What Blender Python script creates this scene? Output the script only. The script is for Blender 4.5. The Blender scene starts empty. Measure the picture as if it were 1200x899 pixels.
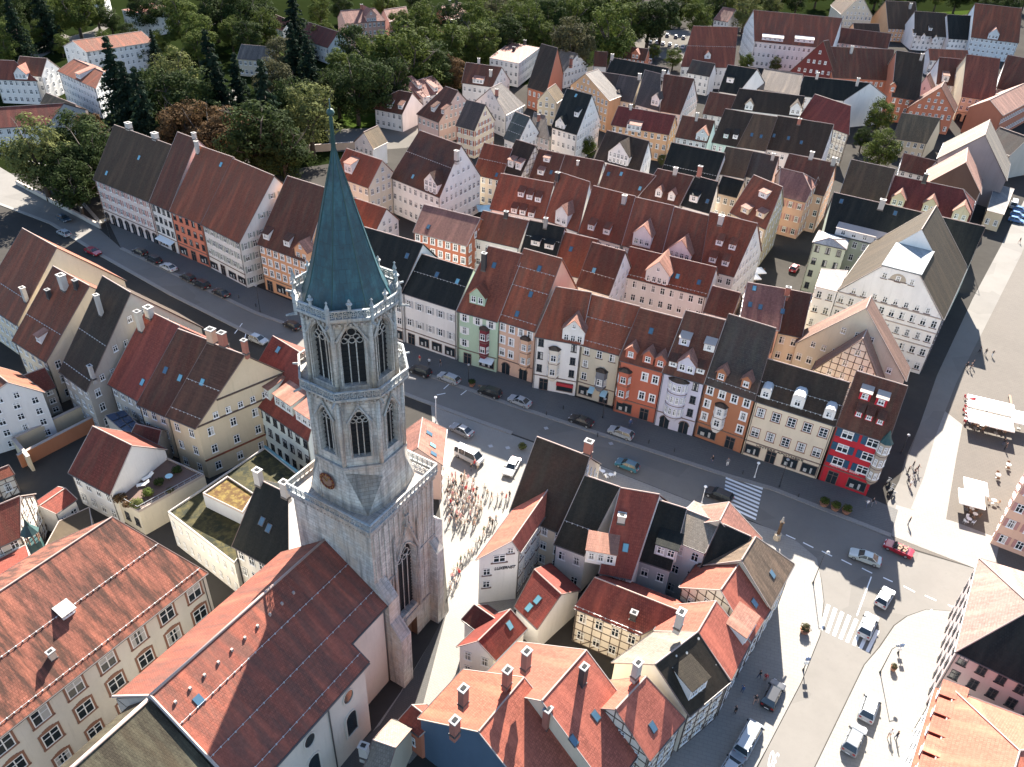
import bpy, bmesh, math, random
from mathutils import Vector as V, Matrix
from mathutils.geometry import tessellate_polygon
rnd = random.Random(7)
sc = bpy.context.scene
C = sc.collection
# ---------------------------------------------------------------- camera, sky, sun, exposure
cam = bpy.data.cameras.new('camera'); co = bpy.data.objects.new('camera', cam); C.objects.link(co)
co.matrix_world = Matrix([[0.9987265, -0.0504523, 0.0, 0], [0.0294407, 0.5827929, -0.8120872, 0], [0.0409717, 0.811053, 0.583536, 90], [0, 0, 0, 1]])
cam.sensor_fit = 'HORIZONTAL'; cam.sensor_width = 36.0; cam.lens = 36.0 * 940 / 1200
cam.clip_start = 1; cam.clip_end = 6000
sc.camera = co
SUN_EL, SUN_AZ = math.radians(35.0), math.radians(10.0)      # azimuth clockwise from +Y
w = bpy.data.worlds.new('World'); sc.world = w; w.use_nodes = True
nt = w.node_tree; bg = nt.nodes['Background']
sky = nt.nodes.new('ShaderNodeTexSky'); sky.sky_type = 'NISHITA'; sky.sun_disc = False
sky.sun_elevation = SUN_EL; sky.sun_rotation = SUN_AZ
nt.links.new(sky.outputs[0], bg.inputs[0]); bg.inputs[1].default_value = 0.075; sky.air_density = 0.8; sky.dust_density = 0.4; sky.ozone_density = 0.9
sl = bpy.data.lights.new('sun', 'SUN'); sl.energy = 5.0; sl.angle = math.radians(0.5); sl.color = (1.0, 0.93, 0.84)
so = bpy.data.objects.new('sun', sl); C.objects.link(so)
so.rotation_euler = (math.pi / 2 - SUN_EL, 0, math.pi - SUN_AZ)
sc.view_settings.view_transform = 'Standard'; sc.view_settings.look = 'None'
sc.view_settings.gamma = 1.0; sc.view_settings.exposure = 2.28
sc.view_settings.use_curve_mapping = False

# ---------------------------------------------------------------- the survey: positions in metres
_ = ['slatebrown', 'brickorange', 'salmonroof', 'orangered2', 'trees at the bend of the street', 'trees among the villas at upper left conifer', 'trees among the villas at upper left mid', 'green leafy tree between the white apartment blocks halfway up at upper left', 'trees among the villas at upper left dark', 'tall dark conifer right of the white apartment blocks below the villas at upper left', 'dark green leafy tree right of the white apartment blocks below the villas at upper left', 'dark green leafy tree beside the beige house near the top edge at upper left', 'green leafy tree right of the white apartment blocks halfway up at upper left', 'tall dark conifer beside the beige house below the villas at upper left', 'green leafy tree on the top edge of the photo above the upper right roofs', 'trees on the top edge mid', 'dark green leafy tree on the top edge of the photo above the upper right roofs', 'trees on the top edge dark', 'dark green leafy tree filling the gardens of the villa slope', 'garden trees at upper left dark', 'green leafy tree filling the gardens of the villa slope', 'garden trees at upper left mid', 'three brown trees behind the street row', 'trees of the wood along the top conifer', 'olive green tree in the front of the wood, below the spire tip', 'trees of the wood along the top dull', 'tall dark conifer in the front of the wood, below the spire tip', 'dark green leafy tree in the front of the wood, below the spire tip', 'trees of the wood along the top dark', 'dark green leafy tree in the front of the wood, by the salmon villas', 'green leafy tree in the front of the wood, by the salmon villas', 'trees of the wood along the top mid', 'green leafy tree in the middle of the wood, behind the pale pink roofed house', 'green leafy tree in the back of the wood, behind the white pink roofed block', 'green leafy tree in the middle of the wood, behind the white pink roofed block', 'green leafy tree in the back of the wood, behind the dark barn roof', 'green leafy tree in the back of the wood, near the car park', 'dark green leafy tree in the back of the wood, near the car park', 'bright yellow green tree in the back of the wood, at the upper right edge', 'trees of the wood along the top light', 'dark green leafy tree in the back of the wood, behind the pale pink roofed house', 'dark green leafy tree in the back of the wood, at the upper right edge', 'green leafy tree in the back of the wood, by the salmon villas', 'trees between the roofs', 'tubs by the red corner house', 'leaf_brown', 'plants on the roof terrace', 'leaf_light', 'cars parked along the main street', 'parked_car', 'pale car in the front row of the far car park', 'cars in the far car park', 'dark car in the back row of the far car park', 'blue car in the short row by the market street', 'blue cars by the market street', 'person in a white top among the dense crowd on the plaza', 'crowd on the sunlit plaza beside the tower, white tops', 'person in a black top among the dense crowd on the plaza', 'crowd on the sunlit plaza beside the tower, black tops', 'person in a grey top among the dense crowd on the plaza', 'crowd on the sunlit plaza beside the tower, grey tops', 'person in a pink top among the dense crowd on the plaza', 'crowd on the sunlit plaza beside the tower, pink tops', 'person in a beige top among the dense crowd on the plaza', 'crowd on the sunlit plaza beside the tower, beige tops', 'person in a red top among the dense crowd on the plaza', 'crowd on the sunlit plaza beside the tower, red tops', 'person in a white top in the loose line right of the crowd', 'loose line of people right of the crowd, white', 'person in a black top in the loose line right of the crowd', 'loose line of people right of the crowd, black', 'person in a black top in the line along the pink roofed house', 'line of people along the pink roofed house, black', 'person in a green top in the line along the pink roofed house', 'line of people along the pink roofed house, green', 'person in a white top in the line along the pink roofed house', 'line of people along the pink roofed house, white', 'person in a loose group crossing the square by the red house', 'group crossing the square', 'person in a dark group further up the sunny square', 'dark group further up the square', 'guest seated under the large white parasols', 'guests under the large parasols', 'large white parasols on the square', 'canvas_red', 'white table under the large parasols', 'wooden chair under the large parasols', 'white table below the two parasols', 'chair below the two parasols by the peach building', 'plastic_white', 'table in the row beside the joined parasols', 'red chair in the row beside the joined parasols', 'table on the sunny pavement across the street', 'white chair on the sunny pavement across the street', 'table in the shaded alley', 'chair in the shaded alley', 'table along the peach building', 'chair along the peach building', 'dark bollard along the shaded pavement', 'wall_yellow']
DATA = {
'houses': [
 {'id':'N1','P':[[52.13,101.75,11.8],[59.16,98.06,11.8],[64.53,108.85,11.8],[57.94,112.31,11.8]],'S':[55.03,107.03,18.98],'T':[61.84,103.46,18.98],'wall':'redwall','roof':'maroon','label':'crimson corner house with blue shutters and a round corner turret','sides':'FR','st':4,'ws':'shutblue','gf':'shop','dm':[['shed',55.9,103.56,15.8,1.7,1.5],['shed',58.08,102.32,15.7,1.7,1.5],['sshed',55.07,101.91,13.6,1.1,1.2],['sshed',56.45,101.17,13.58,1.1,1.2],['sshed',57.94,100.31,13.5,1.1,1.2]],'sign':['Rottweiler Stube','signwhite',0.12,0.72,3.75,0.5],'bay':[['turret',1,1.9,3.6,11.6,'stonetan','copperdark']],'ch':[]},
 {'id':'N2','P':[[40.36,107.35,11.8],[51.95,101.63,11.8],[56.2,110.57,11.8],[43.5,116.85,11.8]],'S':[41.93,112.1,17.3],'T':[54.07,106.1,17.3],'wall':'cream','roof':'darkbrown','label':'cream three storey house with white lattice windows and shop lettering','sides':'F','st':3,'ws':'lattice','gf':'shop','sg':[0.45,0.12],'dm':[['hood',41.76,107.31,12.45,1.6,1.6],['hood',46.39,105.08,12.5,2,2],['hood',50.89,102.71,12.35,1.7,1.6]],'sign':['UNTERE APOTHEKE','signdark',0.16,0.78,2.72,0.4]},
 {'id':'N3','P':[[32.68,111.78,11.8],[40.32,107.47,11.8],[46.49,122.49,11.8],[39.91,126.21,11.8]],'S':[36.29,119,21.4],'T':[43.4,114.98,21.4],'wall':'ochre','roof':_[0],'label':'ochre brown house with white windows and a small bay below a slate roof','sides':'F','st':4,'ws':'whitebox','gf':'shop','sg':[0.08],'dm':[['gable',35.1,111.36,12.78,1.6,1.7],['gable',38.85,109.34,12.88,1.6,1.7]],'bay':[['hex',0.42,2.2,3.6,8.4,'white','slate']]},
 {'id':'N4','P':[[25.8,114.35,11.8],[32.49,111.52,11.8],[38.96,124.81,11.8],[33.02,127.32,11.8]],'S':[29.41,120.84,20.59],'T':[35.72,118.16,20.59],'wall':'lilac','roof':'maroon','label':'pale lilac house with a rounded three storey bay window','sides':'F','st':4,'ws':'dark','gf':'arch','dm':[['gable',29.53,113.46,12.56,3,1.9],['shed',29.14,116.74,15.98,1.8,1.5],['shed',33.12,115.13,16.05,1.8,1.5],['sshed',27.44,114.63,12.87,1.4,1.2],['sshed',31.84,112.84,12.96,1.4,1.2]],'bay':[['round',0.42,3.4,3.4,11,'lilac','slate']]},
 {'id':'N5','P':[[18.65,117.82,11.6],[25.88,114.77,11.6],[32.63,125.71,11.6],[25.12,128.88,11.6]],'S':[21.89,123.35,19.17],'T':[29.26,120.24,19.17],'wall':'orangered','roof':'tileribred','label':'brick orange house with three little gabled dormers','sides':'F','st':3,'ws':'whitebox','gf':'shop','dm':[['gable',20.51,117.6,12.22,1.9,1.7],['gable',23.38,116.34,12.17,1.9,1.7],['gable',25.44,115.37,12.06,1.9,1.7]],'bay':[['hex',0.16,2.4,3.6,9.6,'orangered','slate']],'sk':[[23.85,120.1,16.51]]},
 {'id':'N6','P':[[11.97,122.18,11.6],[18.77,119.32,11.6],[25.49,129.55,11.6],[14.82,134.04,11.6]],'S':[13.39,128.11,18.77],'T':[22.13,124.44,18.77],'wall':'sand','roof':'red','label':'yellow grey house with brown window sills and a slate bay','sides':'F','st':4,'ws':'sill','gf':'shop','sg':[0.55,0.1],'bay':[['hex',0.62,2.2,3.6,7.2,'slatewall','slate']]},
 {'id':'N7','P':[[3.68,123.82,11.8],[11.94,121.87,11.8],[15.07,133.94,11.8],[10.55,135.01,11.8]],'S':[7.12,129.42,19.23],'T':[13.5,127.91,19.23],'wall':'white','roof':'red','label':'white house with half timbered bay and a hoist gable','sides':'F','st':4,'ws':'dark','gf':'shopred','dm':[['hoist',10.55,122.44,12.08,4,2.6]],'bay':[['hex',0.45,2.2,3.6,9.8,'timberw','slate']]},
 {'id':'N8','P':[[-3.31,128.84,11.8],[3.67,125.44,11.8],[12.42,141.75,11.8],[5.19,145.28,11.8]],'S':[0.94,137.06,22.82],'T':[8.05,133.59,22.82],'wall':'peach','roof':'red','label':'peach house with three arched ground floor openings','sides':'F','st':4,'ws':'whitebox','gf':'arch','sg':[0.08,0.5,0.75],'sk':[[3.99,133.49,20.6],[2.64,130.55,16.74],[0.3,128.67,13.5]],'bay':[['hex',0.78,2.2,3.6,9.6,'timberorange','slate']]},
 {'id':'N9','P':[[-11.22,131.51,11.8],[-3.28,128.23,11.8],[5.12,144.52,11.8],[-0.31,146.76,11.8]],'S':[-5.77,139.13,21.94],'T':[0.92,136.37,21.94],'wall':'mint','roof':'rust','label':'pale green house with shuttered windows and a dark red bay','sides':'F','st':4,'ws':'shutwhite','gf':'shop','dm':[['gable',-7.35,131.5,13.43,3.2,2]],'sk':[[-4.51,136.18,19.44]],'ch':[[-6.44,136.17,18.61,0.9,3.2,'black']],'bay':[['hex',0.68,2,3.6,9.4,'maroonwall','slate']]},
 {'id':'N10','P':[[-22.45,137.46,11.8],[-11.33,131.82,11.8],[-5.67,144.01,11.8],[-15.88,149.19,11.8]],'S':[-19.16,143.32,17.44],'T':[-8.5,137.91,17.44],'wall':'white','roof':'black','label':'white house with grey shutters under a broad black roof','sides':'F','st':3,'ws':'shutgrey','gf':'shop','sg':[0.55],'dm':[],'sk':[[-15.68,138.83,15.4],[-11.5,136.62,15.33]]},
 {'id':'N11','P':[[-34.63,143.21,12],[-22.5,137.26,12],[-15.23,149.96,12],[-29.84,157.12,12]],'S':[-32.24,150.17,19.56],'T':[-18.87,143.61,19.56],'wall':'white','roof':'black','label':'white house with a black roof just behind the copper spire','sides':'F','st':4,'gf':'shop','sk':[[-21.95,142.6,17.21]]},
 {'id':'N12','P':[[-56.48,156.41,11.2],[-44.5,149.51,11.2],[-36.21,168.53,11.2],[-44.71,173.42,11.2]],'S':[-50.59,164.91,23.49],'T':[-40.36,159.02,23.49],'wall':'orangewall','roof':'maroon','label':'apricot orange house with a maroon roof left of the spire','sides':'FR','st':4,'ws':'whitebox','gf':'shop','dm':[['sshed',-54.25,156.27,12.39,1.7,1.5],['sshed',-49.09,153.39,12.48,1.7,1.5],['hoist',-45.37,150.26,11.46,3.6,2.2]]},
 {'id':'N13','P':[[-71.56,164.87,11.2],[-60.34,156.38,11.2],[-45.95,171.75,11.2],[-58.12,180.95,11.2]],'S':[-64.84,172.91,23.67],'T':[-53.14,164.06,23.67],'wall':'white','roof':'redbrown','label':'white house with grey green shutters and a wide cream gable','sides':'FR','st':4,'ws':'shutgreen','gf':'plain'},
 {'id':'N14','P':[[-80.87,170.75,11.2],[-71.56,164.87,11.2],[-57.13,180.91,11.2],[-67.84,187.67,11.2]],'S':[-74.35,179.21,23.87],'T':[-64.35,172.89,23.87],'wall':'coral','roof':'redbrown','label':'coral orange house between white neighbours','sides':'F','st':4,'ws':'dark','gf':'shop','ch':[[-74.6,178.14,22.63,0.8,2.6,'white']],'sk':[[-67.83,173.22,21.99]]},
 {'id':'N15','P':[[-87.22,175.11,11.2],[-80.87,170.75,11.2],[-69.73,190.81,11.2],[-75.56,194.81,11.2]],'S':[-81.39,184.96,24.81],'T':[-75.3,180.78,24.81],'wall':'white','roof':'maroon','label':'narrow white house with window boxes and a grey awning','sides':'F','st':4,'ws':'dark','gf':'awning','ch':[[-76.1,181.35,24.83,0.9,1.2,'white']]},
 {'id':'N16','P':[[-105.75,187,11.2],[-87.22,175.11,11.2],[-78.03,191.21,11.2],[-96.8,203.26,11.2]],'S':[-101.28,195.13,22.23],'T':[-82.62,183.16,22.23],'wall':'blush','roof':'brown','label':'long pinkish white corner house with shuttered windows at the bend','sides':'FL','st':4,'ws':'shutpink','gf':'arch','ch':[[-96.48,192.55,22.74,1.4,1,'white'],[-87.82,186.84,22.58,1.4,1,'white']],'sk':[[-91.97,184.98,18.04],[-101.57,186.32,13.21]]},
 {'id':'B1','P':[[-23.94,165.58,11.5],[-11.41,159.88,11.5],[-6.43,171.77,11.5],[-20.31,178.1,11.5]],'S':[-22.12,171.84,15.53],'T':[-8.92,165.82,15.53],'wall':_[1],'roof':'pink','label':'house with a faded pink roof over orange brick dormers','sides':'FR','st':4,'ws':'whitebox','gf':'plain','sk':[[-20.52,166.12,12.69]],'noroofwin':1,'gw':'white'},
 {'id':'B2','P':[[-10.31,164.27,11.5],[-0.08,160.22,11.5],[3.6,169.52,11.5],[-6.64,173.57,11.5]],'S':[-8.48,168.92,16],'T':[1.76,164.87,16],'wall':'white','roof':'redbrown','label':'low red brown roofed house with pale ridge beside a parasol','sides':'F','st':3,'ch':[[-3.2,166.65,15.85,0.9,1.2,'dark']]},
 {'id':'B3','P':[[0.01,157.29,10.34],[7.58,154.47,10.34],[11.77,165.71,10.34],[4.2,168.53,10.34]],'S':[2.1,162.91,17],'T':[9.67,160.09,17],'wall':'white','roof':'black','label':'black roofed house with two shed dormers between red roofs','sides':'F','dm':[['shed',3.48,158.6,13.05,2,1.3],['shed',6.43,157.43,12.97,2,1.3]],'ch':[[5.49,161.08,16.41,0.8,2,'grey']],'sg':[0.6]},
 {'id':'B4','P':[[7.46,154.39,9.34],[14.39,151.4,9.34],[19.14,162.42,9.34],[12.22,165.41,9.34]],'S':[9.84,159.9,16],'T':[16.76,156.91,16],'wall':'white','roof':'red','label':'plain red roofed house with one round skylight','sides':'F','sk':[[11.16,156.88,13.5]]},
 {'id':'B5','P':[[12.25,147.63,9.78],[18.9,144.22,9.78],[24.83,155.79,9.78],[18.18,159.2,9.78]],'S':[15.21,153.42,17],'T':[21.87,150,17],'wall':'white','roof':'maroon','label':'dark red roofed house with a white right gable wall','sides':'FR','sk':[[15.75,148.91,12.82]],'sg':[0.35]},
 {'id':'B6','P':[[22.19,153.6,9.5],[39.22,146.11,9.5],[43.43,155.8,9.5],[25.7,163.6,9.5]],'S':[23.94,158.6,13.93],'T':[41.33,150.96,13.93],'wall':'white','roof':'red','label':'long white rear house with big white gable over a courtyard','sides':'F','st':3,'dm':[['hoist',29.32,150.81,9.77,5,2.6]],'sk':[[32.41,151.55,11.38],[33.6,150.98,11.34],[37.79,149,11.24]],'sg':[0.08]},
 {'id':'B7','P':[[37.86,141.36,8.72],[43.1,138.9,8.72],[46.94,147.04,8.72],[41.69,149.51,8.72]],'S':[39.78,145.43,12.5],'T':[45.02,142.97,12.5],'wall':'white','roof':'maroon','label':'small dark red roofed rear building beside white timber balconies','sides':'F'},
 {'id':'B8','P':[[42.93,132.83,11.44],[50.11,130.84,11.44],[54.12,145.29,11.44],[46.94,147.28,11.44]],'S':[44.93,140.06,16.5],'T':[52.11,138.07,16.5],'wall':'peach','roof':'pink','label':'sunlit faded pink roofed house with four dark skylights','sides':'FL','sk':[[46.13,138.83,15.92],[45.13,135.98,13.88],[46.99,135.33,13.8],[50.99,134.17,13.77]],'ch':[[52.03,137.14,15.89,0.9,1.5,'brick']]},
 {'id':'B9','P':[[50.4,132.35,10.13],[54.75,130.94,10.13],[59.06,144.26,10.13],[54.71,145.67,10.13]],'S':[52.55,139.01,16],'T':[56.9,137.6,16],'wall':'cream','roof':'maroon','label':'narrow dark red roofed house beside the white town hall','sides':'F'},
 {'id':'C1','P':[[-7.53,182.94,10.5],[5.54,178.3,10.5],[9.65,189.18,10.5],[-3.17,193.73,10.5]],'S':[-5.35,188.33,17.43],'T':[7.6,183.74,17.43],'wall':'white','roof':'red','label':'bright red roofed house with six white dormers in two rows','sides':'F','dm':[['sshed',-0.21,183.22,13.73,1.5,1.4],['sshed',1.87,182.33,13.56,1.5,1.4],['sshed',3.93,181.45,13.39,1.5,1.4],['sshed',-1.66,180.86,10.51,1.5,1.4],['sshed',0.41,180.12,10.51,1.5,1.4],['sshed',2.48,179.25,10.35,1.5,1.4]]},
 {'id':'C2','P':[[5.64,178.07,10.5],[13.56,172.13,10.5],[18.05,187.93,10.5],[11.94,192.51,10.5]],'S':[8.79,185.29,19.64],'T':[15.8,180.03,19.64],'wall':'white','roof':'red','label':'red roofed house with one tall white gabled dormer and chimney','sides':'F','dm':[['gable',9.55,175.23,10.58,3.4,3.2]],'ch':[[8.33,184.06,18.14,1,1.8,'dark']]},
 {'id':'C3','P':[[13.64,171.68,10.5],[23.11,166.51,10.5],[28.59,180.41,10.5],[19.45,185.41,10.5]],'S':[16.54,178.55,19.34],'T':[25.85,173.46,19.34],'wall':'white','roof':'red','label':'red roofed house with two small dormers and streaky tiles','sides':'F','dm':[['sshed',16.29,171.2,11.51,1.6,1.5],['sshed',19.71,169.33,11.51,1.6,1.5]],'ch':[[23.38,173.25,17.7,1,1.8,'white']]},
 {'id':'C4','P':[[23.19,166.3,10.5],[31.7,162.35,10.5],[36.53,176.33,10.5],[28.53,180.05,10.5]],'S':[25.86,173.17,19.27],'T':[34.11,169.34,19.27],'wall':'white','roof':'redbrown','label':'red brown roofed house with a white gable bearing a round window','sides':'F','dm':[['gable',27.32,164.92,11.08,4.2,3]]},
 {'id':'C5','P':[[31.74,161.93,10.5],[39.55,157.49,10.5],[42.85,172.34,10.5],[36.51,175.94,10.5]],'S':[34.13,168.94,19.16],'T':[41.2,164.91,19.16],'wall':'white','roof':'redbrown','label':'red brown roofed house half hidden behind the courtyard roof','sides':'F','dm':[['gable',35.16,160.21,10.73,5.2,2]]},
 {'id':'C6','P':[[39.58,157.09,10.5],[46.15,153.7,10.5],[55.1,167.01,10.5],[42.92,173.31,10.5]],'S':[41.25,165.2,20],'T':[50.62,160.35,20],'wall':'white','roof':'red','label':'red roofed end house with four dormers and a bluish gable wall','sides':'FR','dm':[['sshed',43.06,159.4,14.85,1.5,1.4],['sshed',45.58,157.95,14.69,1.5,1.4],['sshed',41.77,157.2,11.8,1.5,1.4],['sshed',44.29,155.89,11.8,1.5,1.4]],'ch':[[43.32,162.73,18.52,1.1,1.8,'white']]},
 {'id':'D0','P':[[-13.62,210.53,8.27],[-5.8,206.94,8.27],[-0.37,218.75,8.27],[-8.19,222.34,8.27]],'S':[-10.9,216.44,15],'T':[-3.08,212.85,15],'wall':'cream','roof':'red','label':'dull red roofed house right of the tall white gable','sides':'F','sk':[[-6.98,208.46,9.19]],'sg':[0.5]},
 {'id':'D1','P':[[-5.8,209.86,9.85],[-0.58,205.9,9.85],[6.67,215.47,9.85],[1.45,219.42,9.85]],'S':[-2.18,214.64,17],'T':[3.04,210.69,17],'wall':'timberw','roof':'darkbrown','label':'dark brown roofed house with two tan dormers and a timbered gable','sides':'FR','dm':[['shed',-3.4,209.42,11.16,1.8,2],['shed',-1.29,207.82,11.16,1.8,2]]},
 {'id':'D2','P':[[1.56,207.07,8.84],[8.38,203.8,8.84],[13.58,214.61,8.84],[6.75,217.89,8.84]],'S':[4.16,212.48,15.5],'T':[10.98,209.2,15.5],'wall':'white','roof':'maroon','label':'dark red roofed house with two pale dormers','sides':'F','dm':[['shed',6.13,209.19,13.15,1.8,1.2],['shed',4.71,207.06,10.34,1.8,1.4]],'sk':[[7.61,206.68,11.35]]},
 {'id':'D2b','P':[[8.9,203.64,8.84],[18.99,199.67,8.84],[23.38,210.84,8.84],[13.29,214.8,8.84]],'S':[11.09,209.22,15.5],'T':[21.18,205.25,15.5],'wall':'white','roof':'maroon','label':'long maroon roofed house with a white verge at its right','sides':'FR','ch':[[14.42,206.38,13.92,0.6,1,'white']]},
 {'id':'D3','P':[[19.96,200.34,10.5],[29.58,195.07,10.5],[38.39,200.64,10.5],[23.82,208.62,10.5]],'S':[21.89,204.48,15.22],'T':[33.98,197.86,15.22],'wall':'white','roof':'maroon','label':'dark maroon roofed house with a planted roof terrace','sides':'F','sk':[[22.33,202.2,13.37],[25.51,201.11,13.96],[30.16,196.53,12.11]]},
 {'id':'D4','P':[[30.02,195.13,10.5],[39.61,190.38,10.5],[46.22,199.41,10.5],[38.71,203.13,10.5]],'S':[34.36,199.13,16.62],'T':[42.92,194.9,16.62],'wall':'white','roof':'maroon','label':'maroon roofed house with two tiny white gabled dormers','sides':'F','dm':[['gable',34.54,193.64,11.24,1.7,1.8],['gable',37.59,192.05,11.16,1.7,1.8]],'ch':[[38.48,196.77,16.3,1,1.6,'white']]},
 {'id':'D5','P':[[40.13,190.98,10.5],[46.5,186.8,10.5],[50.52,197.4,10.5],[46.85,199.81,10.5]],'S':[43.49,195.39,16.65],'T':[48.51,192.1,16.65],'wall':'white','roof':'black','label':'black roofed house with a white parapet and white dormer','sides':'F','dm':[['shed',42.85,190.45,11.67,2.2,1.8]],'sk':[[46.11,189.27,12.56]],'ch':[[44.18,195.11,16.8,1,2.4,'brick']]},
 {'id':'D6','P':[[50.16,199.06,11.12],[55.12,196.21,11.12],[58.62,202.27,11.12],[53.66,205.13,11.12]],'S':[51.91,202.1,14.5],'T':[56.87,199.24,14.5],'wall':'tanwall','roof':'black','label':'small black roofed house above a white terrace roof','sides':'F'},
 {'id':'D7','P':[[51.46,186.78,11],[58.35,177.74,11],[66.21,192.41,11],[62.31,197.52,11]],'S':[56.88,192.15,18.84],'T':[62.28,185.07,18.84],'wall':'yellow','roof':'redbrown','label':'red brown roofed house with three long pale dormers on the alley','sides':'FR','dm':[['shed',54.37,184.47,11.95,2.4,1.4],['shed',58.13,185.48,15.68,2.4,1.4],['shed',57.31,181.32,12.39,2.4,1.4]]},
 {'id':'D8','P':[[38.92,218.38,9.5],[52.55,211.66,9.5],[57.51,221.25,9.5],[43.65,228.08,9.5]],'S':[41.29,223.23,15.49],'T':[55.03,216.45,15.49],'wall':'white','roof':'black','label':'broad plain black roof in the middle of the old town','sides':'F','sg':[0.15]},
 {'id':'D9a','P':[[53.3,215.81,10],[60.65,213.02,10],[65.12,223.45,10],[58.91,225.81,10]],'S':[56.11,220.81,15.87],'T':[62.88,218.24,15.87],'wall':'white','roof':'brown','label':'brown roofed house left of a slate grey twin','sides':'F'},
 {'id':'D9b','P':[[61.22,214.67,10],[67.66,211.49,10],[71.83,221.04,10],[65.43,224.2,10]],'S':[63.33,219.43,15.39],'T':[69.75,216.26,15.39],'wall':'white','roof':_[0],'label':'slate grey roofed house above a pale gutter strip','sides':'F','ch':[[68.06,216.16,14.52,0.8,1.6,'white']]},
 {'id':'D10','P':[[20.21,222.41,10],[32.13,214.51,10],[36.73,225.69,10],[26.47,232.49,10]],'S':[23.34,227.45,16.58],'T':[34.43,220.1,16.58],'wall':'white','roof':'darkbrown','label':'dark roofed house with a wide white gabled dormer and white end wall','sides':'FR','dm':[['hoist',26.2,218.48,10.03,6.5,3]]},
 {'id':'E1','P':[[27.36,256.83,9],[44.96,249.64,9],[48.84,259.12,9],[31.82,266.07,9]],'S':[29.59,261.45,13.61],'T':[46.9,254.38,13.61],'wall':'apricot','roof':'crimson','label':'apricot house with a plain crimson roof and white flat dormer','sides':'FR','dm':[['shed',34.2,253.48,8.53,4.5,1.8]],'ch':[[33.33,259.57,13.32,0.8,1.4,'white']]},
 {'id':'E2a','P':[[56.38,240.29,10.5],[63.22,237.17,10.5],[72.62,250.03,10.5],[64.04,253.94,10.5]],'S':[60.21,247.11,18.57],'T':[67.92,243.6,18.57],'wall':'teal','roof':'darkbrown','label':'dark roofed house with a pale turquoise gable wall','sides':'FL','dm':[['sshed',60.18,240.08,11.93,1.4,1.4],['sshed',62.76,239.12,12.13,1.4,1.4]]},
 {'id':'E2b','P':[[63.35,237.19,10.5],[71.31,234.69,10.5],[78.02,248.83,10.5],[72.89,250.44,10.5]],'S':[68.12,243.82,18.52],'T':[74.67,241.76,18.52],'wall':'white','roof':'brown','label':'plain brown roofed house with two blue skylights','sides':'F','sk':[[67.53,239.09,13.67],[70.14,238.19,13.59]]},
 {'id':'E2c','P':[[71.88,236.6,10.5],[86.89,230.86,10.5],[93.61,244.52,10.5],[78.55,250.28,10.5]],'S':[75.21,243.44,18.35],'T':[90.25,237.69,18.35],'wall':'white','roof':'darkbrown','label':'dark brown roofed house with three pale skylights','sides':'FR','sk':[[74.13,239.09,13.75],[78.07,237.54,13.7],[81.51,235.73,13.22]],'ch':[[80.89,240.18,17.3,1,1.4,'brick']]},
 {'id':'E3','P':[[47.15,250.4,8.19],[56.51,246.39,8.19],[60.84,256.5,8.19],[51.48,260.51,8.19]],'S':[49.31,255.45,13.5],'T':[58.68,251.44,13.5],'wall':'paleblue','roof':'maroon','label':'small maroon roofed house with a pale blue gable dormer','sides':'F','dm':[['hoist',54.57,247.2,8.17,3.6,2.2]],'ch':[[53.34,253.02,12.87,0.8,2.2,'white']]},
 {'id':'E4','P':[[59.94,276.1,8.21],[68.26,272.56,8.21],[72.96,283.6,8.21],[64.64,287.14,8.21]],'S':[62.29,281.62,14],'T':[70.61,278.08,14],'wall':'white','roof':'maroon','label':'dark red roof behind the turquoise gable','sides':'F'},
 {'id':'E5','P':[[68.7,274.04,11],[89.81,268.3,11],[94.01,279.14,11],[74.22,284.52,11]],'S':[71.46,279.28,16.2],'T':[91.91,273.72,16.2],'wall':'white','roof':'darkbrown','label':'long blackish brown roof with two white gable dormers','sides':'F','dm':[['gable',74.12,272.69,11.11,2.6,1.8],['gable',88.51,268.98,11.28,3.4,2.4]]},
 {'id':'E6','P':[[90.68,270.05,10.5],[102.03,253.85,10.5],[104.95,271.25,10.5],[99.84,278.54,10.5]],'S':[95.26,274.3,16.91],'T':[103.49,262.55,16.91],'wall':'timberw','roof':'crimson','label':'smooth crimson roofed house with half timbered end wall','sides':'FR'},
 {'id':'E8','P':[[66.93,200.71,10.5],[73.08,197.02,10.5],[80.2,208.25,10.5],[69.43,214.71,10.5]],'S':[68.18,207.71,15.33],'T':[76.64,202.64,15.33],'wall':'peach','roof':'pink','label':'peach corner house with a faded pink hipped roof on the alley','sides':'FR','st':3,'ws':'shutpink','hipR':0.45},
 {'id':'E8b','P':[[68.15,207.21,10.77],[79.03,201.42,10.77],[85.14,212.89,10.77],[74.26,218.68,10.77]],'S':[71.21,212.94,17.5],'T':[82.09,207.15,17.5],'wall':'peach','roof':'maroon','label':'maroon roofed house behind the peach corner house','sides':'FR','ch':[[76.21,210.14,17.37,1,1.8,'white'],[81.29,207.15,17.11,1,1.8,'white']]},
 {'id':'T2','P':[[70.94,174.59,12.5],[98,159.78,12.5],[105.87,172.05,12.5],[75.75,188.53,12.5]],'S':[73.34,181.56,19.52],'T':[101.93,165.91,19.52],'wall':'mint2','roof':'black','label':'long green walled house with a black roof and strip dormer','sides':'F','st':4,'dm':[['strip',78.71,170.39,12.55,13,1.7]],'ch':[[82.5,175.52,18.65,1.2,2,'white']],'sk':[[74.74,179.34,18.29],[85.26,173.66,18.36]]},
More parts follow.
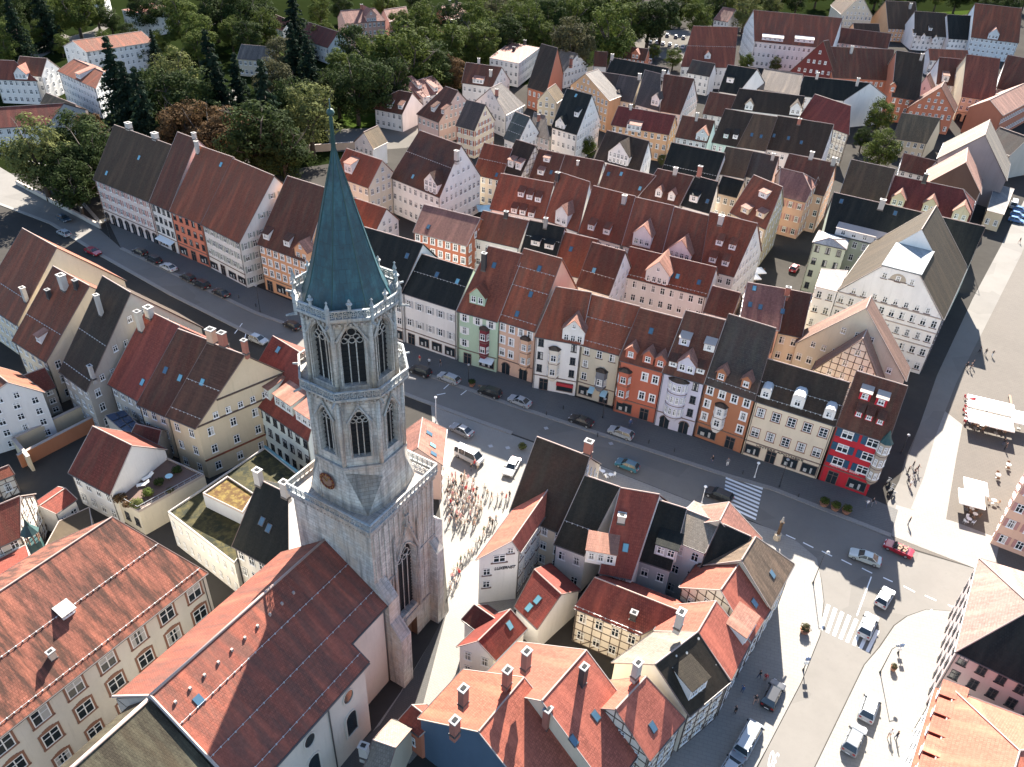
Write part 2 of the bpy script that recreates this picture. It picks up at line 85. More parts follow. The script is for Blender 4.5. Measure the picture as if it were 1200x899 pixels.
 {'id':'T3','P':[[93,196.62,9.26],[110.78,187.29,9.26],[117.75,200.57,9.26],[99.97,209.9,9.26]],'S':[96.48,203.26,16.5],'T':[114.26,193.93,16.5],'wall':'yellow','roof':'crimson','label':'crimson roofed house with three yellow gabled dormers','sides':'FR','hipR':0.5,'dm':[['gable',96.18,196.67,10.72,3.2,2.2],['gable',102.93,193.34,10.91,3.2,2.2],['gable',109.27,189.64,10.59,3.6,2.4]],'ch':[[102.73,199.9,16.43,1,2,'dark']]},
 {'id':'T4','P':[[83.47,202.77,11],[93.01,197.26,11],[99.27,209.54,11],[89.48,215.2,11]],'S':[86.47,208.98,18.13],'T':[96.14,203.4,18.13],'wall':'white','roof':'brown','label':'plain brown mossy roof left of the crimson roof','sides':'F'},
 {'id':'T8','P':[[111.97,234.38,7],[117.53,230.36,7],[124.67,235.43,7],[115.08,242.37,7]],'S':[113.52,238.37,10.73],'T':[121.1,232.9,10.73],'wall':'white','roof':'maroon','label':'small white house with a dark red roof beside two trees','sides':'FL'},
 {'id':'T9','P':[[121.85,266.94,6],[131.8,263.42,6],[141.35,276.24,6],[128.94,280.63,6]],'S':[125.39,273.78,12.41],'T':[136.57,269.83,12.41],'wall':'yellow','roof':'mossbrown','label':'cream house with a mottled brown roof next to the trees','sides':'F','st':2},
 {'id':'T10','P':[[152.7,292.94,8],[157.36,301.4,8],[141.9,304.84,8],[137.24,296.39,8]],'S':[145.6,294.52,16.1],'T':[150.26,302.98,16.1],'wall':_[1],'roof':'maroon','label':'orange red gable house with three small windows','sides':'L','st':2},
 {'id':'T11','P':[[162.42,310.91,9],[172.64,306.73,9],[182.24,337.04,9],[170.88,341.68,9]],'S':[166.65,326.29,20.51],'T':[177.44,321.89,20.51],'wall':'yellow','roof':'rust','label':'sunlit copper red roof above a cream arcade','sides':'F','st':3,'gf':'arch'},
 {'id':'T12','P':[[182.35,325.7,9],[193.55,316.28,9],[200.73,336.08,9],[191.4,343.92,9]],'S':[186.88,334.81,19.24],'T':[197.14,326.18,19.24],'wall':'white','roof':'maroon','label':'dark maroon roof at the right edge of the photo','sides':'F'},
 {'id':'T13','P':[[161.56,331.36,7.9],[171.21,329.27,7.9],[175.02,346.87,7.9],[165.38,348.96,7.9]],'S':[163.47,340.16,16],'T':[173.12,338.07,16],'wall':'white','roof':'maroon','label':'maroon roof with two white topped shed dormers','sides':'F','dm':[['shed',164.62,331.7,8.77,2.4,2.4],['shed',169.25,330.56,8.65,2.4,2.4]]},
 {'id':'T13b','P':[[154.88,317.55,8],[158.34,323.04,8],[153.22,326.69,8],[149.76,321.2,8]],'S':[151.38,320.05,13.46],'T':[154.84,325.54,13.46],'wall':'white','roof':'maroon','label':'small bright white gable beside the orange gable house','sides':'L','st':2},
 {'id':'T14','P':[[212.3,417.26,9],[231.44,409.24,9],[236.66,435.76,9],[218.16,443.51,9]],'S':[215.23,430.38,21.78],'T':[234.05,422.5,21.78],'wall':'paleblue','roof':'redbrown','label':'large red roofed house with two rows of windows at upper right','sides':'F','st':4,'dm':[['gable',220.94,413.86,9.19,4.5,2.5]]},
 {'id':'T15','P':[[203.84,421.18,7],[215.49,420.99,7],[215.81,440.98,7],[204.16,441.17,7]],'S':[204,431.17,16],'T':[215.65,430.98,16],'wall':'white','roof':'black','label':'near black roof left of the large red roof','sides':'F'},
 {'id':'T16','P':[[188.91,425.88,7],[203.97,424.46,7],[205.86,444.37,7],[190.79,445.79,7]],'S':[189.85,435.84,16],'T':[204.91,434.42,16],'wall':'white','roof':'darkbrown','label':'dark brown roof with four tiny dormers','sides':'F','dm':[['sshed',188.65,425.54,6.66,1.6,1.4],['sshed',196.55,427.4,9,1.6,1.4],['gable',198.17,422.39,4.65,2.4,2],['gable',192.58,423.64,5.29,1.8,2]]},
 {'id':'T17','P':[[182.03,442.08,6.2],[197.62,442.74,6.2],[196.6,466.72,6.2],[181.01,466.05,6.2]],'S':[181.52,454.07,17],'T':[197.11,454.73,17],'wall':'apricot','roof':'brown','label':'tall dark brown roof beside the cream gable','sides':'F','ch':[[193.76,451.68,14.38,1.2,2.4,'white']]},
 {'id':'T18','P':[[178.32,456.85,9],[179.91,481.61,9],[163.52,481.91,9],[161.92,457.16,9]],'S':[169.69,457.01,18.74],'T':[171.29,481.76,18.74],'wall':'sand','roof':'brown','label':'cream gabled house with scattered small windows at the top','sides':'L','st':3},
 {'id':'T19','P':[[98.5,376.1,11],[130.45,368.91,11],[141.58,394.39,11],[99.52,403.86,11]],'S':[99.01,389.98,20.92],'T':[136.01,381.65,20.92],'wall':'white','roof':'redbrown','label':'long white modern building with a red brown roof and glazed strips','sides':'FL','st':3,'dm':[['strip',106.02,375.2,11.56,9,1.4],['strip',119.1,372.87,12,8,1.4]]},
 {'id':'T20','P':[[130.63,396.5,8.69],[160.91,385.08,8.69],[164.79,395.37,8.69],[134.51,406.8,8.69]],'S':[132.57,401.65,14],'T':[162.85,390.23,14],'wall':'pinkwall','roof':'maroon','label':'long maroon roof with a sunlit lower strip','sides':'F'},
 {'id':'T21a','P':[[116.51,320.54,11],[138.9,321.09,11],[141.8,338.86,11],[112.36,338.14,11]],'S':[114.43,329.34,20.16],'T':[140.35,329.98,20.16],'wall':_[1],'roof':'maroon','label':'wide maroon roofed block with brick walls behind a tree','sides':'F','ch':[[123.54,328.02,18.56,1,2.4,'white']]},
 {'id':'T21b','P':[[134.53,306.09,9],[143.14,302.24,9],[148.38,327.74,9],[138.94,331.96,9]],'S':[136.73,319.02,22.16],'T':[145.76,314.99,22.16],'wall':_[1],'roof':'darkbrown','label':'dark brown roof reaching down beside a tree','sides':'F','dm':[['gable',134.59,307.32,10.19,2,2.4]],'ch':[[144.34,313.88,20.51,1,2,'white']]},
 {'id':'T21c','P':[[117.93,322,11],[120.41,323.91,11],[104.46,329.49,11],[101.97,327.58,11]],'S':[110.82,324.49,23.07],'T':[113.31,326.39,23.07],'wall':'tilewall','roof':'maroon','label':'red tile hung gable with white verge boards','sides':'L','st':2},
 {'id':'T22','P':[[96.99,297.16,10],[112.78,293.65,10],[130.88,301.32,10],[102.13,307.72,10]],'S':[99.56,302.44,15.52],'T':[121.83,297.48,15.52],'wall':'white','roof':'black','label':'black roof with a red chimney behind the crimson roof','sides':'F','ch':[[103.79,301.16,15.2,0.9,2,'white'],[117.23,297.43,14.5,0.9,2.4,'white']]},
 {'id':'T23','P':[[83.42,301.57,10.5],[97.02,295.41,10.5],[102.79,315.05,10.5],[91.03,320.38,10.5]],'S':[87.23,310.97,15.44],'T':[99.91,305.23,15.44],'wall':'tanwall','roof':'tan','label':'low pale tan roof in full sun','sides':'F'},
 {'id':'T24','P':[[68.83,297.55,10],[75.07,294.93,10],[88.4,305.33,10],[75.19,310.88,10]],'S':[72.01,304.21,17.64],'T':[81.74,300.13,17.64],'wall':'white','roof':'black','label':'black roof with a roof terrace','sides':'F','dm':[['shed',72.53,298.92,12.79,2.4,1.6]]},
 {'id':'T25','P':[[61.01,335.98,8.5],[82.6,338.18,8.5],[86.53,366.26,8.5],[70.95,364.68,8.5]],'S':[65.98,350.33,20.9],'T':[84.57,352.22,20.9],'wall':'white','roof':'rust','label':'big plain rust red roof beside the car park','sides':'FR','st':2,'dm':[['gable',71.79,339.87,11,2.4,1.6]],'sg':[0.5]},
 {'id':'T26','P':[[62.9,331.15,7.45],[71.12,326.87,7.45],[75.27,334.86,7.45],[67.05,339.13,7.45]],'S':[64.98,335.14,11.5],'T':[73.2,330.86,11.5],'wall':'white','roof':_[0],'label':'small slate roof in front of the rust red roof','sides':'F'},
 {'id':'T29','P':[[93.25,443.58,6],[99.81,439.09,6],[108.5,451.47,6],[103.27,455.05,6]],'S':[98.26,449.32,11.1],'T':[104.15,445.28,11.1],'wall':'white','roof':'pink','label':'small pale roofed house among trees at the top','sides':'F','st':2},
 {'id':'T1','P':[[82.64,135.37,13],[97.46,158.95,13],[79.54,168.56,13],[64.73,144.98,13]],'S':[73.68,140.18,24.65],'T':[88.5,163.76,24.65],'wall':'white','roof':'townbrown','label':'white town hall with a truncated gable and flat white metal roof top','sides':'LF','st':4,'ws':'sill','trunc':0.45,'gst':2,'zc':20.66},
 {'id':'T1b','P':[[60.96,146.37,13],[64.8,144.63,13],[69.78,154.01,13],[64.41,154.2,13]],'S':[64.99,149.8,13],'T':[65,149.8,13],'wall':'white','roof':'grey','label':'low white annex with a flat pale roof left of the town hall','sides':'FL','st':4,'ws':'sill','flat':1},
 {'id':'T5a','P':[[70.39,118.78,9.5],[72.8,123.29,9.5],[55.8,134.38,9.5],[53.38,129.87,9.5]],'S':[61.69,124.45,20.83],'T':[64.1,128.96,20.83],'wall':'sand','roof':'tan2','label':'beige gable house with a long sunlit verge in front of the town hall','sides':'L','st':2,'gst':2},
 {'id':'T5b','P':[[66.03,116.33,8],[67.85,119.59,8],[56.81,126.33,8],[54.99,123.06,8]],'S':[60.55,119.67,17.39],'T':[62.37,122.94,17.39],'wall':'timberw','roof':'tan2','label':'half timbered gable wing with pinkish roof behind the cream house','sides':'L','st':2},
 {'id':'T6','P':[[138.35,224.09,9],[146.63,239.35,9],[133,255.27,9],[124.71,240,9]],'S':[131.65,231.9,19.33],'T':[139.94,247.16,19.33],'wall':'greige2','roof':'paletan','label':'large grey gabled barn with a pale sunlit roof at the right','sides':'','st':2},
 {'id':'T7','P':[[125.85,212.51,9],[131.62,224.78,9],[118.1,230.35,9],[112.33,218.08,9]],'S':[119.78,215.01,16.9],'T':[125.55,227.28,16.9],'wall':'brownwall','roof':'pinktan','label':'dark brown gabled house with a pinkish sunlit roof slope','sides':'','st':2},
 {'id':'T2t','P':[[66.62,168.66,12.5],[73.32,165.73,12.5],[75.6,171.03,12.5],[69.97,175.4,12.5]],'S':[70.01,168.54,13.8],'T':[70.81,167.97,13.8],'wall':'mint2','roof':'zincroof','label':'square green tower house with a white hipped metal roof','sides':'FR','st':4,'ws':'dark','hipL':1,'hipR':1},
 {'id':'T30','P':[[167.54,288.78,8.95],[194.44,316.45,8.95],[185.83,324.81,8.95],[158.94,297.14,8.95]],'S':[163.24,292.96,13],'T':[190.14,320.63,13],'wall':_[1],'roof':'pinktan','label':'sunlit brown roof over an orange wall at the right edge','sides':'F','st':2},
 {'id':'T31','P':[[146.88,258.64,7.97],[151.68,249.52,7.97],[162.3,255.12,7.97],[157.5,264.24,7.97]],'S':[152.19,261.44,13],'T':[156.99,252.32,13],'wall':'greige','roof':_[0],'label':'dark slate roof behind the large grey barn at the right','sides':'F','st':2},
 {'id':'T32','P':[[128.41,211.12,5],[131.74,208.67,5],[143.98,228.37,5],[140.04,231.79,5]],'S':[136.04,219.99,5],'T':[136.05,219.99,5],'wall':'yellow','roof':'grey','label':'low flat yellowish block between the crimson roof and the parked blue cars','sides':'F','st':1,'flat':1},
 {'id':'T33','P':[[178.1,378.57,6.22],[195.87,379.12,6.22],[195.59,388.12,6.22],[177.82,387.57,6.22]],'S':[177.96,383.07,10],'T':[195.73,383.62,10],'wall':'white','roof':'redbrown','label':'low red brown roof between the dark row and the white topped dormers','sides':'F','st':2},
 {'id':'T34','P':[[156.14,415,7.05],[168.87,416.05,7.05],[167.96,427.02,7.05],[155.23,425.96,7.05]],'S':[155.69,420.48,12],'T':[168.42,421.54,12],'wall':'apricot','roof':'darkbrown','label':'small dark roof beside the cream gable at the top','sides':'F','st':2},
 {'id':'F1','P':[[-34.48,200.82,10],[-20.45,189.32,10],[-10.88,204.96,10],[-19.94,212.39,10]],'S':[-27.21,206.61,20.82],'T':[-15.66,197.14,20.82],'wall':'white','roof':'plumrust','label':'tall white gabled house with many windows and a two tone roof','sides':'FR','st':3,'gst':3,'dm':[['hoist',-23.44,191.15,9.42,4.6,3]],'sk':[[-28.08,197.56,11.83]],'ch':[[-16.65,194.81,17.93,1,2.2,'white']],'sg':[0.55]},
 {'id':'F2','P':[[-49.57,200.88,9.8],[-38.99,193.6,9.8],[-32.76,202.66,9.8],[-43.34,209.94,9.8]],'S':[-46.45,205.41,15.5],'T':[-35.87,198.13,15.5],'wall':'paleyellow','roof':'red','label':'pale yellow house with a clean red roof and balconies on its gable','sides':'FR','st':3,'dm':[['shed',-45.17,199.41,11.14,2.6,2.6]]},
 {'id':'F3','P':[[-41.76,175.32,8.65],[-33.48,170.36,8.65],[-28.85,178.08,8.65],[-37.14,183.04,8.65]],'S':[-39.45,179.18,13],'T':[-31.17,174.22,13],'wall':'white','roof':'red','label':'small red roofed house with a plain white gable beside the spire','sides':'FR'},
 {'id':'F4','P':[[-44.23,230.64,6.5],[-41.07,237.38,6.5],[-47.93,243.04,6.5],[-51.09,236.31,6.5]],'S':[-47.3,233.18,10.56],'T':[-44.15,239.92,10.56],'wall':'white','roof':'mossbrown','label':'little white gable house with a mottled brown roof near the garden','sides':'L','st':2},
 {'id':'F5','P':[[-50.87,270.36,6],[-40.81,266,6],[-35.14,277.61,6],[-41.05,280.17,6]],'S':[-45.96,275.26,11.41],'T':[-37.98,271.81,11.41],'wall':'white','roof':'maroon','label':'low white house with a dark red hipped roof by the trees','sides':'F','st':2,'hipL':0.5,'dm':[['sshed',-45.48,269.06,6.8,1.6,1.4],['sshed',-41.59,267.77,7.1,1.6,1.4]]},
 {'id':'F6','P':[[-38.8,277.81,6.95],[-28.89,291.49,6.95],[-38.62,298.52,6.95],[-48.52,284.84,6.95]],'S':[-43.66,281.33,11],'T':[-33.75,295.01,11],'wall':'white','roof':'pink','label':'sunlit pale pink roofed house with small dormers by the wood','sides':'F','st':2,'dm':[['sshed',-37.18,285.36,9.06,2,1.4],['sshed',-31.92,288.72,7.51,2,1.4],['sshed',-34.99,281.32,6.26,2,1.4]]},
 {'id':'F7','P':[[-35.52,262.44,7.5],[-27.51,254.99,7.5],[-16.36,269.32,7.5],[-17.07,269.98,7.5]],'S':[-26.3,266.21,15.64],'T':[-21.94,262.15,15.64],'wall':'pinkwall','roof':'maroon','label':'dark red roofed house with four dormers and a sunlit pink gable','sides':'FR','st':2,'dm':[['sshed',-29.92,259.89,9.25,1.6,1.6],['sshed',-26.33,256.94,9.52,1.6,1.6]]},
 {'id':'F8','P':[[-21.5,248.31,9],[-15.4,244.39,9],[-9.51,255.28,9],[-15.49,259.13,9]],'S':[-18.49,253.72,15.39],'T':[-12.46,249.84,15.39],'wall':'cream','roof':'plum','label':'cream house with a plum slate roof and red shutters','sides':'FR','st':3,'ws':'shutred'},
 {'id':'F9','P':[[-23.73,299.19,8],[-12.41,295.74,8],[-6.32,306.16,8],[-21.52,310.8,8]],'S':[-22.63,304.99,13.67],'T':[-9.36,300.95,13.67],'wall':'white','roof':'maroon','label':'maroon roofed house with one wide dormer next to a brown tree','sides':'FR','st':2,'dm':[['shed',-17.76,297.78,8.38,4,1.6]],'ch':[[-17.93,303.85,13.94,0.8,1.6,'white'],[-13.27,299.15,10.91,1,2,'white']]},
 {'id':'F10','P':[[-15.25,332.18,9],[-3.63,325.97,9],[4.3,352.17,9],[-7.99,359.26,9]],'S':[-5.64,342.4,9],'T':[-5.63,342.4,9],'wall':'white','roof':'pink','label':'big white block with a flat pale pink roof beside the dark barn roof','sides':'FR','st':3,'ch':[[-6.15,344.99,9,1,1.6,'dark'],[-1.82,357.55,9,1,1.6,'dark']],'flat':1},
 {'id':'F11','P':[[0.14,299.79,7.5],[6.94,293.46,7.5],[13.75,319.71,7.5],[8.89,324.24,7.5]],'S':[4.52,312.02,19.85],'T':[10.34,306.59,19.85],'wall':_[1],'roof':'darkbrown','label':'steep dark brown barn roof overgrown at its foot','sides':'F','st':2},
 {'id':'F11b','P':[[7.57,332.65,6.6],[14.19,327.14,6.6],[24.42,339.44,6.6],[17.8,344.95,6.6]],'S':[12.68,338.8,12],'T':[19.31,333.29,12],'wall':'white','roof':'tan','label':'tan sunlit roof with a brick chimney behind the barn roof','sides':'FR','st':2,'ch':[[16.76,329.1,8.73,1,2.4,'brick']]},
 {'id':'F12','P':[[26.35,338.18,6.5],[31.52,337.84,6.5],[32.18,347.82,6.5],[27.01,348.16,6.5]],'S':[26.68,343.17,11],'T':[31.85,342.83,11],'wall':'white','roof':'maroon','label':'small white gabled house with dark red roof in front of the big tree','sides':'L','st':2},
 {'id':'F13','P':[[39.36,353.14,6.64],[48.31,349.87,6.64],[51.06,357.38,6.64],[42.11,360.66,6.64]],'S':[40.73,356.9,10.5],'T':[49.69,353.62,10.5],'wall':_[1],'roof':'maroon','label':'maroon roof with a pale orange gabled dormer by the car park','sides':'F','dm':[['gable',44.28,351.57,6.84,3.2,2]]},
 {'id':'F14','P':[[29.95,321.45,8.17],[50.18,309.71,8.17],[55.2,318.36,8.17],[34.97,330.1,8.17]],'S':[32.46,325.78,13],'T':[52.69,314.04,13],'wall':'white','roof':'black','label':'long black roof behind the plum roofed row','sides':'F','ch':[[32.16,325.17,12.35,1,2,'white']]},
 {'id':'F15a','P':[[22.74,286.3,9.27],[29.56,283.7,9.27],[34.19,295.85,9.27],[27.37,298.45,9.27]],'S':[25.06,292.37,16],'T':[31.87,289.78,16],'wall':'cream','roof':_[0],'label':'dark slate roof joined to the orange gable house','sides':'F'},
 {'id':'F15b','P':[[29.42,283.85,9.27],[36.38,280.8,9.27],[41.59,292.71,9.27],[34.63,295.76,9.27]],'S':[32.02,289.81,16],'T':[38.98,286.76,16],'wall':'cream','roof':'plum','label':'plum slate roof with a tiny hooded dormer','sides':'F','dm':[['gable',31.25,283.34,9.54,1.8,2]],'ch':[[38.43,286.57,15.6,1,1.8,'white']]},
 {'id':'F15c','P':[[36.99,278.54,9.5],[44.67,272.22,9.5],[45.38,294.38,9.5],[43.17,296.2,9.5]],'S':[40.08,287.37,18.59],'T':[45.03,283.3,18.59],'wall':'white','roof':'plum','label':'plum brown roof with an orange oriel dormer','sides':'F','dm':[['gable',43.11,274.63,10.39,3,2.6]],'ch':[[45.74,281.99,18.01,1,2,'white']]},
 {'id':'F15d','P':[[44.82,272.25,9.5],[51.15,269.6,9.5],[59.63,285.92,9.5],[46.93,291.22,9.5]],'S':[45.88,281.73,18.99],'T':[55.39,277.76,18.99],'wall':'blush','roof':'maroon','label':'maroon roofed house with a pale pink half timbered gable','sides':'FR'},
 {'id':'F16','P':[[27.9,275.77,11],[32.67,282.21,11],[19.91,298.33,11],[15.14,291.89,11]],'S':[19.76,286.05,16.81],'T':[24.53,292.49,16.81],'wall':'apricot','roof':'mossgrey','label':'apricot gabled house with a weathered grey roof','sides':'L','st':4},
 {'id':'F17','P':[[8.18,249.76,9.5],[15.94,243.72,9.5],[24.21,259.79,9.5],[16.85,265.52,9.5]],'S':[12.52,257.64,19.36],'T':[20.08,251.75,19.36],'wall':'white','roof':'black','label':'white house with a black roof and five rows of gable windows','sides':'FR','st':3,'gst':3,'dm':[['hoist',10.54,247.86,9.44,3.6,2],['sshed',15.51,248.53,13.42,1.6,1.6]],'sk':[[15.29,254.18,18.22]]},
 {'id':'F18','P':[[10.5,280.13,8],[13.54,287.99,8],[6.63,290.28,8],[3.6,282.42,8]],'S':[6.87,281.34,12.06],'T':[9.9,289.2,12.06],'wall':'yellow','roof':'mossbrown','label':'pale yellow gable house squeezed between dark roofs','sides':'L','st':3},
 {'id':'F19','P':[[-6.32,240.2,8.5],[-2.08,235.9,8.5],[4.81,246.59,8.5],[-0,251.48,8.5]],'S':[-3.16,245.84,14.93],'T':[1.36,241.24,14.93],'wall':'white','roof':'slate','label':'slate roofed house with a white gable and snow guards','sides':'FR','st':2,'sg':[0.3,0.6]},
 {'id':'F20','P':[[1.64,246.83,8],[7.69,242.24,8],[4.58,261.05,8],[3.68,261.73,8]],'S':[2.66,254.28,12.42],'T':[6.13,251.64,12.42],'wall':'blush','roof':'tan','label':'pinkish house with a striped tan roof in the sun','sides':'F','st':3,'ch':[[4.1,250.44,10.94,0.7,2,'brick']]},
 {'id':'F21','P':[[-6.42,265.82,7.5],[-0.43,278.04,7.5],[-17.06,280.01,7.5],[-17.75,278.6,7.5]],'S':[-12.09,272.21,14.13],'T':[-8.75,279.02,14.13],'wall':'white','roof':'mossgrey','label':'white house with a faded grey roof turned to the right','sides':'FL','st':2,'ch':[[-9.89,271.23,12.11,1,2,'brick']]},
 {'id':'G1','P':[[-163.22,307.27,10],[-146.01,326.9,10],[-157.17,333.9,10],[-174.96,313.61,10]],'S':[-169.09,310.44,12.9],'T':[-151.59,330.4,12.9],'wall':'white','roof':'redbrown','label':'long white apartment block with a dark stair strip and red roof','sides':'FLR','st':4,'ws':'plain'},
 {'id':'G2','P':[[-161.34,281.57,10],[-140.08,263.71,10],[-140.94,280.93,10],[-152.33,290.5,10]],'S':[-156.84,286.04,13.08],'T':[-140.51,272.32,13.08],'wall':'white','roof':'redbrown','label':'white apartment block with red roof behind the tall spruce','sides':'FR','st':4,'dm':[['shed',-149.8,272.79,10.34,3,1.6]]},
 {'id':'G3','P':[[-179.81,275.04,8],[-165.62,275.54,8],[-184.81,287.65,8],[-182.87,287.71,8]],'S':[-181.34,281.38,12.64],'T':[-175.21,281.59,12.64],'wall':'white','roof':'rust','label':'white house with a sunlit rusty roof at the left edge','sides':'F','st':3,'dm':[['gable',-171.12,275.69,8.25,4,2]]},
 {'id':'G4','P':[[-176.15,280.52,8.38],[-166.23,279.58,8.38],[-165.2,290.54,8.38],[-175.12,291.47,8.38]],'S':[-175.63,285.99,13],'T':[-165.72,285.06,13],'wall':'white','roof':'maroon','label':'white gable house with a dark red roof behind the rusty roof','sides':'FR','st':3},
 {'id':'G5','P':[[-159.16,232.87,6],[-144.53,239.13,6],[-139.96,254.6,6],[-165.12,243.85,6]],'S':[-162.14,238.36,10.19],'T':[-142.25,246.86,10.19],'wall':'white','roof':'darkred2','label':'long low maroon roofed building behind the bright round tree','sides':'FR','st':2},
 {'id':'G6','P':[[-159.6,263.31,4.5],[-146.03,253.76,4.5],[-141.38,258.65,4.5],[-157.85,270.23,4.5]],'S':[-158.72,266.77,6.92],'T':[-143.7,256.21,6.92],'wall':'blush','roof':'mossbrown','label':'small brown roofed outbuilding between white houses','sides':'FR','st':1},
 {'id':'G7','P':[[-182.46,383.19,9],[-167.7,375.85,9],[-160.35,390.53,9],[-175.85,400.3,9]],'S':[-171.59,387.47,9],'T':[-171.58,387.47,9],'wall':'white','roof':'rust','label':'white flat roofed block with a rusty orange roof top','sides':'FR','st':3,'ch':[[-173.04,391.2,9,1.6,1,'dark']],'flat':1},
 {'id':'G8','P':[[-210.1,405.74,9],[-199.36,402.34,9],[-203.03,416.14,9],[-214.12,419.75,9]],'S':[-206.65,410.99,9],'T':[-206.64,410.99,9],'wall':'white','roof':'grey','label':'white block cut by the top edge at upper left','sides':'FR','st':3,'flat':1},
 {'id':'G9','P':[[-81.01,376.25,9.5],[-65.05,386.96,9.5],[-75.88,394.64,9.5],[-86.98,387.18,9.5]],'S':[-84,381.72,13.69],'T':[-70.46,390.8,13.69],'wall':'salmon','roof':'pink','label':'salmon pink villa with a pale roof and gabled front among trees','sides':'F','st':3,'dm':[['hoist',-70.07,382.3,8.78,5,2.6]],'ch':[[-75.58,387.18,13.58,1,2,'brick']]},
 {'id':'G10','P':[[-98.48,359.79,6.6],[-82.35,344.97,6.6],[-74.23,353.81,6.6],[-90.36,368.63,6.6]],'S':[-94.42,364.21,12],'T':[-78.29,349.39,12],'wall':'white','roof':'darkred2','label':'white villa with a dark maroon roof between conifers','sides':'FR','st':2,'gst':3},
 {'id':'G11','P':[[-112.65,322.26,6.5],[-100.56,320.66,6.5],[-99.12,331.56,6.5],[-111.2,333.17,6.5]],'S':[-111.93,327.71,10.5],'T':[-99.84,326.11,10.5],'wall':'sand','roof':'mossgrey','label':'beige house with a grey roof between conifers','sides':'FR','st':2},
 {'id':'G12','P':[[-39.52,405.44,7],[-29.6,418.32,7],[-38.56,428.44,7],[-45.79,419.05,7]],'S':[-42.66,412.24,11.82],'T':[-34.08,423.38,11.82],'wall':_[1],'roof':'pink','label':'brick house with a pale pink roof above the wood','sides':'F','st':2,'ch':[[-38.93,416.64,11.63,1,2,'dark'],[-36.01,420.74,11.77,1,2,'dark']]},
 {'id':'G13','P':[[-65.27,397.56,7],[-57.02,406.95,7],[-61.56,418.01,7],[-71.07,407.17,7]],'S':[-68.17,402.37,10.89],'T':[-59.29,412.48,10.89],'wall':'salmon','roof':'pink','label':'second salmon house beside the villa','sides':'F','st':2},
 {'id':'G14','P':[[-117.85,382.24,6.22],[-108.36,372.02,6.22],[-101.77,378.14,6.22],[-111.26,388.36,6.22]],'S':[-114.56,385.3,10],'T':[-105.06,375.08,10],'wall':'white','roof':'rust','label':'small house with a rusty roof left of the tall conifer','sides':'FR','st':2},
 {'id':'H1a','P':[[-102.78,131.2,9],[-91.49,123.23,9],[-78.94,141.61,9],[-87.89,147.93,9]],'S':[-95.34,139.57,20.52],'T':[-85.22,132.42,20.52],'wall':'cream','roof':'redbrown','label':'large red brown roof at the left edge with a tall white chimney','sides':'F','ch':[[-90.18,126.41,12.47,0.9,2.6,'white']],'sg':[0.3]},
 {'id':'H1b','P':[[-89.57,118.17,9],[-80.47,112.07,9],[-66.98,128.26,9],[-76.73,134.81,9]],'S':[-83.15,126.49,19.86],'T':[-73.73,120.17,19.86],'wall':'cream','roof':'redbrown','label':'red brown roof with a pale cream gable and white chimneys','sides':'FR','ch':[[-79.3,121.87,18.1,1.3,2.6,'white'],[-76.55,120.98,18.92,0.8,1.4,'black'],[-82.55,121.85,16.21,0.8,1.4,'black']],'sg':[0.35],'dm':[['shed',-82.85,115.5,10.58,1.5,1.5]],'gst':0},
 {'id':'H2','P':[[-76.96,109.54,9],[-69.93,104.38,9],[-57.94,125.61,9],[-64.76,130.62,9]],'S':[-70.86,120.08,21.98],'T':[-63.94,114.99,21.98],'wall':'greige','roof':'darkbrown','label':'dark brown roof with two slender white chimneys','sides':'FR','ch':[[-69.58,114.41,17.89,0.8,3.6,'white'],[-68.99,105.9,10.91,0.7,2.2,'white']],'sg':[0.1,0.45]},
 {'id':'H3','P':[[-67.46,106.76,9],[-60.58,102.48,9],[-48.62,117.83,9],[-56.4,122.67,9]],'S':[-61.93,114.72,19.02],'T':[-54.6,110.15,19.02],'wall':'greige','roof':'rustred','label':'orange red roof with a turquoise skylight','sides':'FR','sk':[[-60.33,104.81,11.19]],'ch':[[-62.21,112.2,16.66,1,3.4,'cream'],[-60.89,113.56,18.57,1.3,1.6,'white']]},
 {'id':'H4a','P':[[-60.53,101.68,9],[-54.94,99,9],[-42.22,114.1,9],[-48.82,117.26,9]],'S':[-54.67,109.47,18.9],'T':[-48.58,106.55,18.9],'wall':'cream','roof':'maroon','label':'dark maroon roof between the orange and the ribbed roof','sides':'F','sk':[[-53.06,103.12,13.69],[-55.95,104.73,13.9]]},
 {'id':'H4b','P':[[-53.79,97.17,10.5],[-48.2,94.55,10.5],[-34.2,108.22,10.5],[-42.1,111.93,10.5]],'S':[-47.95,104.55,19.99],'T':[-41.2,101.38,19.99],'wall':'yellow','roof':'ribbed','label':'ribbed dark brown roof over a yellow gable with cornices','sides':'FR','st':3,'gst':1,'wsp':3.6,'sg':[0.12,0.5],'sk':[[-48.04,99.83,15.52]],'ch':[[-47.16,104.5,20.29,1.3,2,'tan'],[-45.12,103.61,20.35,1.1,2,'brick'],[-41.11,101.76,20.38,0.8,2,'brick']]},
 {'id':'H5','P':[[-44.75,105.12,9.6],[-30.86,94.03,9.6],[-28.21,112.67,9.6],[-35.54,118.52,9.6]],'S':[-40.14,111.82,16.9],'T':[-29.53,103.35,16.9],'wall':'palegreen','roof':'rustred','label':'white house with large pink roofed dormers left of the tower','sides':'F','st':3,'ws':'dark','dm':[['shed',-40.44,103.45,10.85,4.6,2.2],['shed',-35.88,99.77,10.82,4.6,2.2],['shed',-31.67,96.31,10.75,4.6,2.2]],'sk':[[-38.7,109.26,15.92]]},
 {'id':'H6','P':[[-66.76,102.5,5.5],[-61.14,97.85,5.5],[-60.36,100.32,5.5],[-64.32,104.09,5.5]],'S':[-63.15,101.19,5.5],'T':[-63.14,101.19,5.5],'wall':'greige','roof':'solar','label':'flat roof with blue solar panels in the shaded yards','sides':'F','st':1,'flat':1},
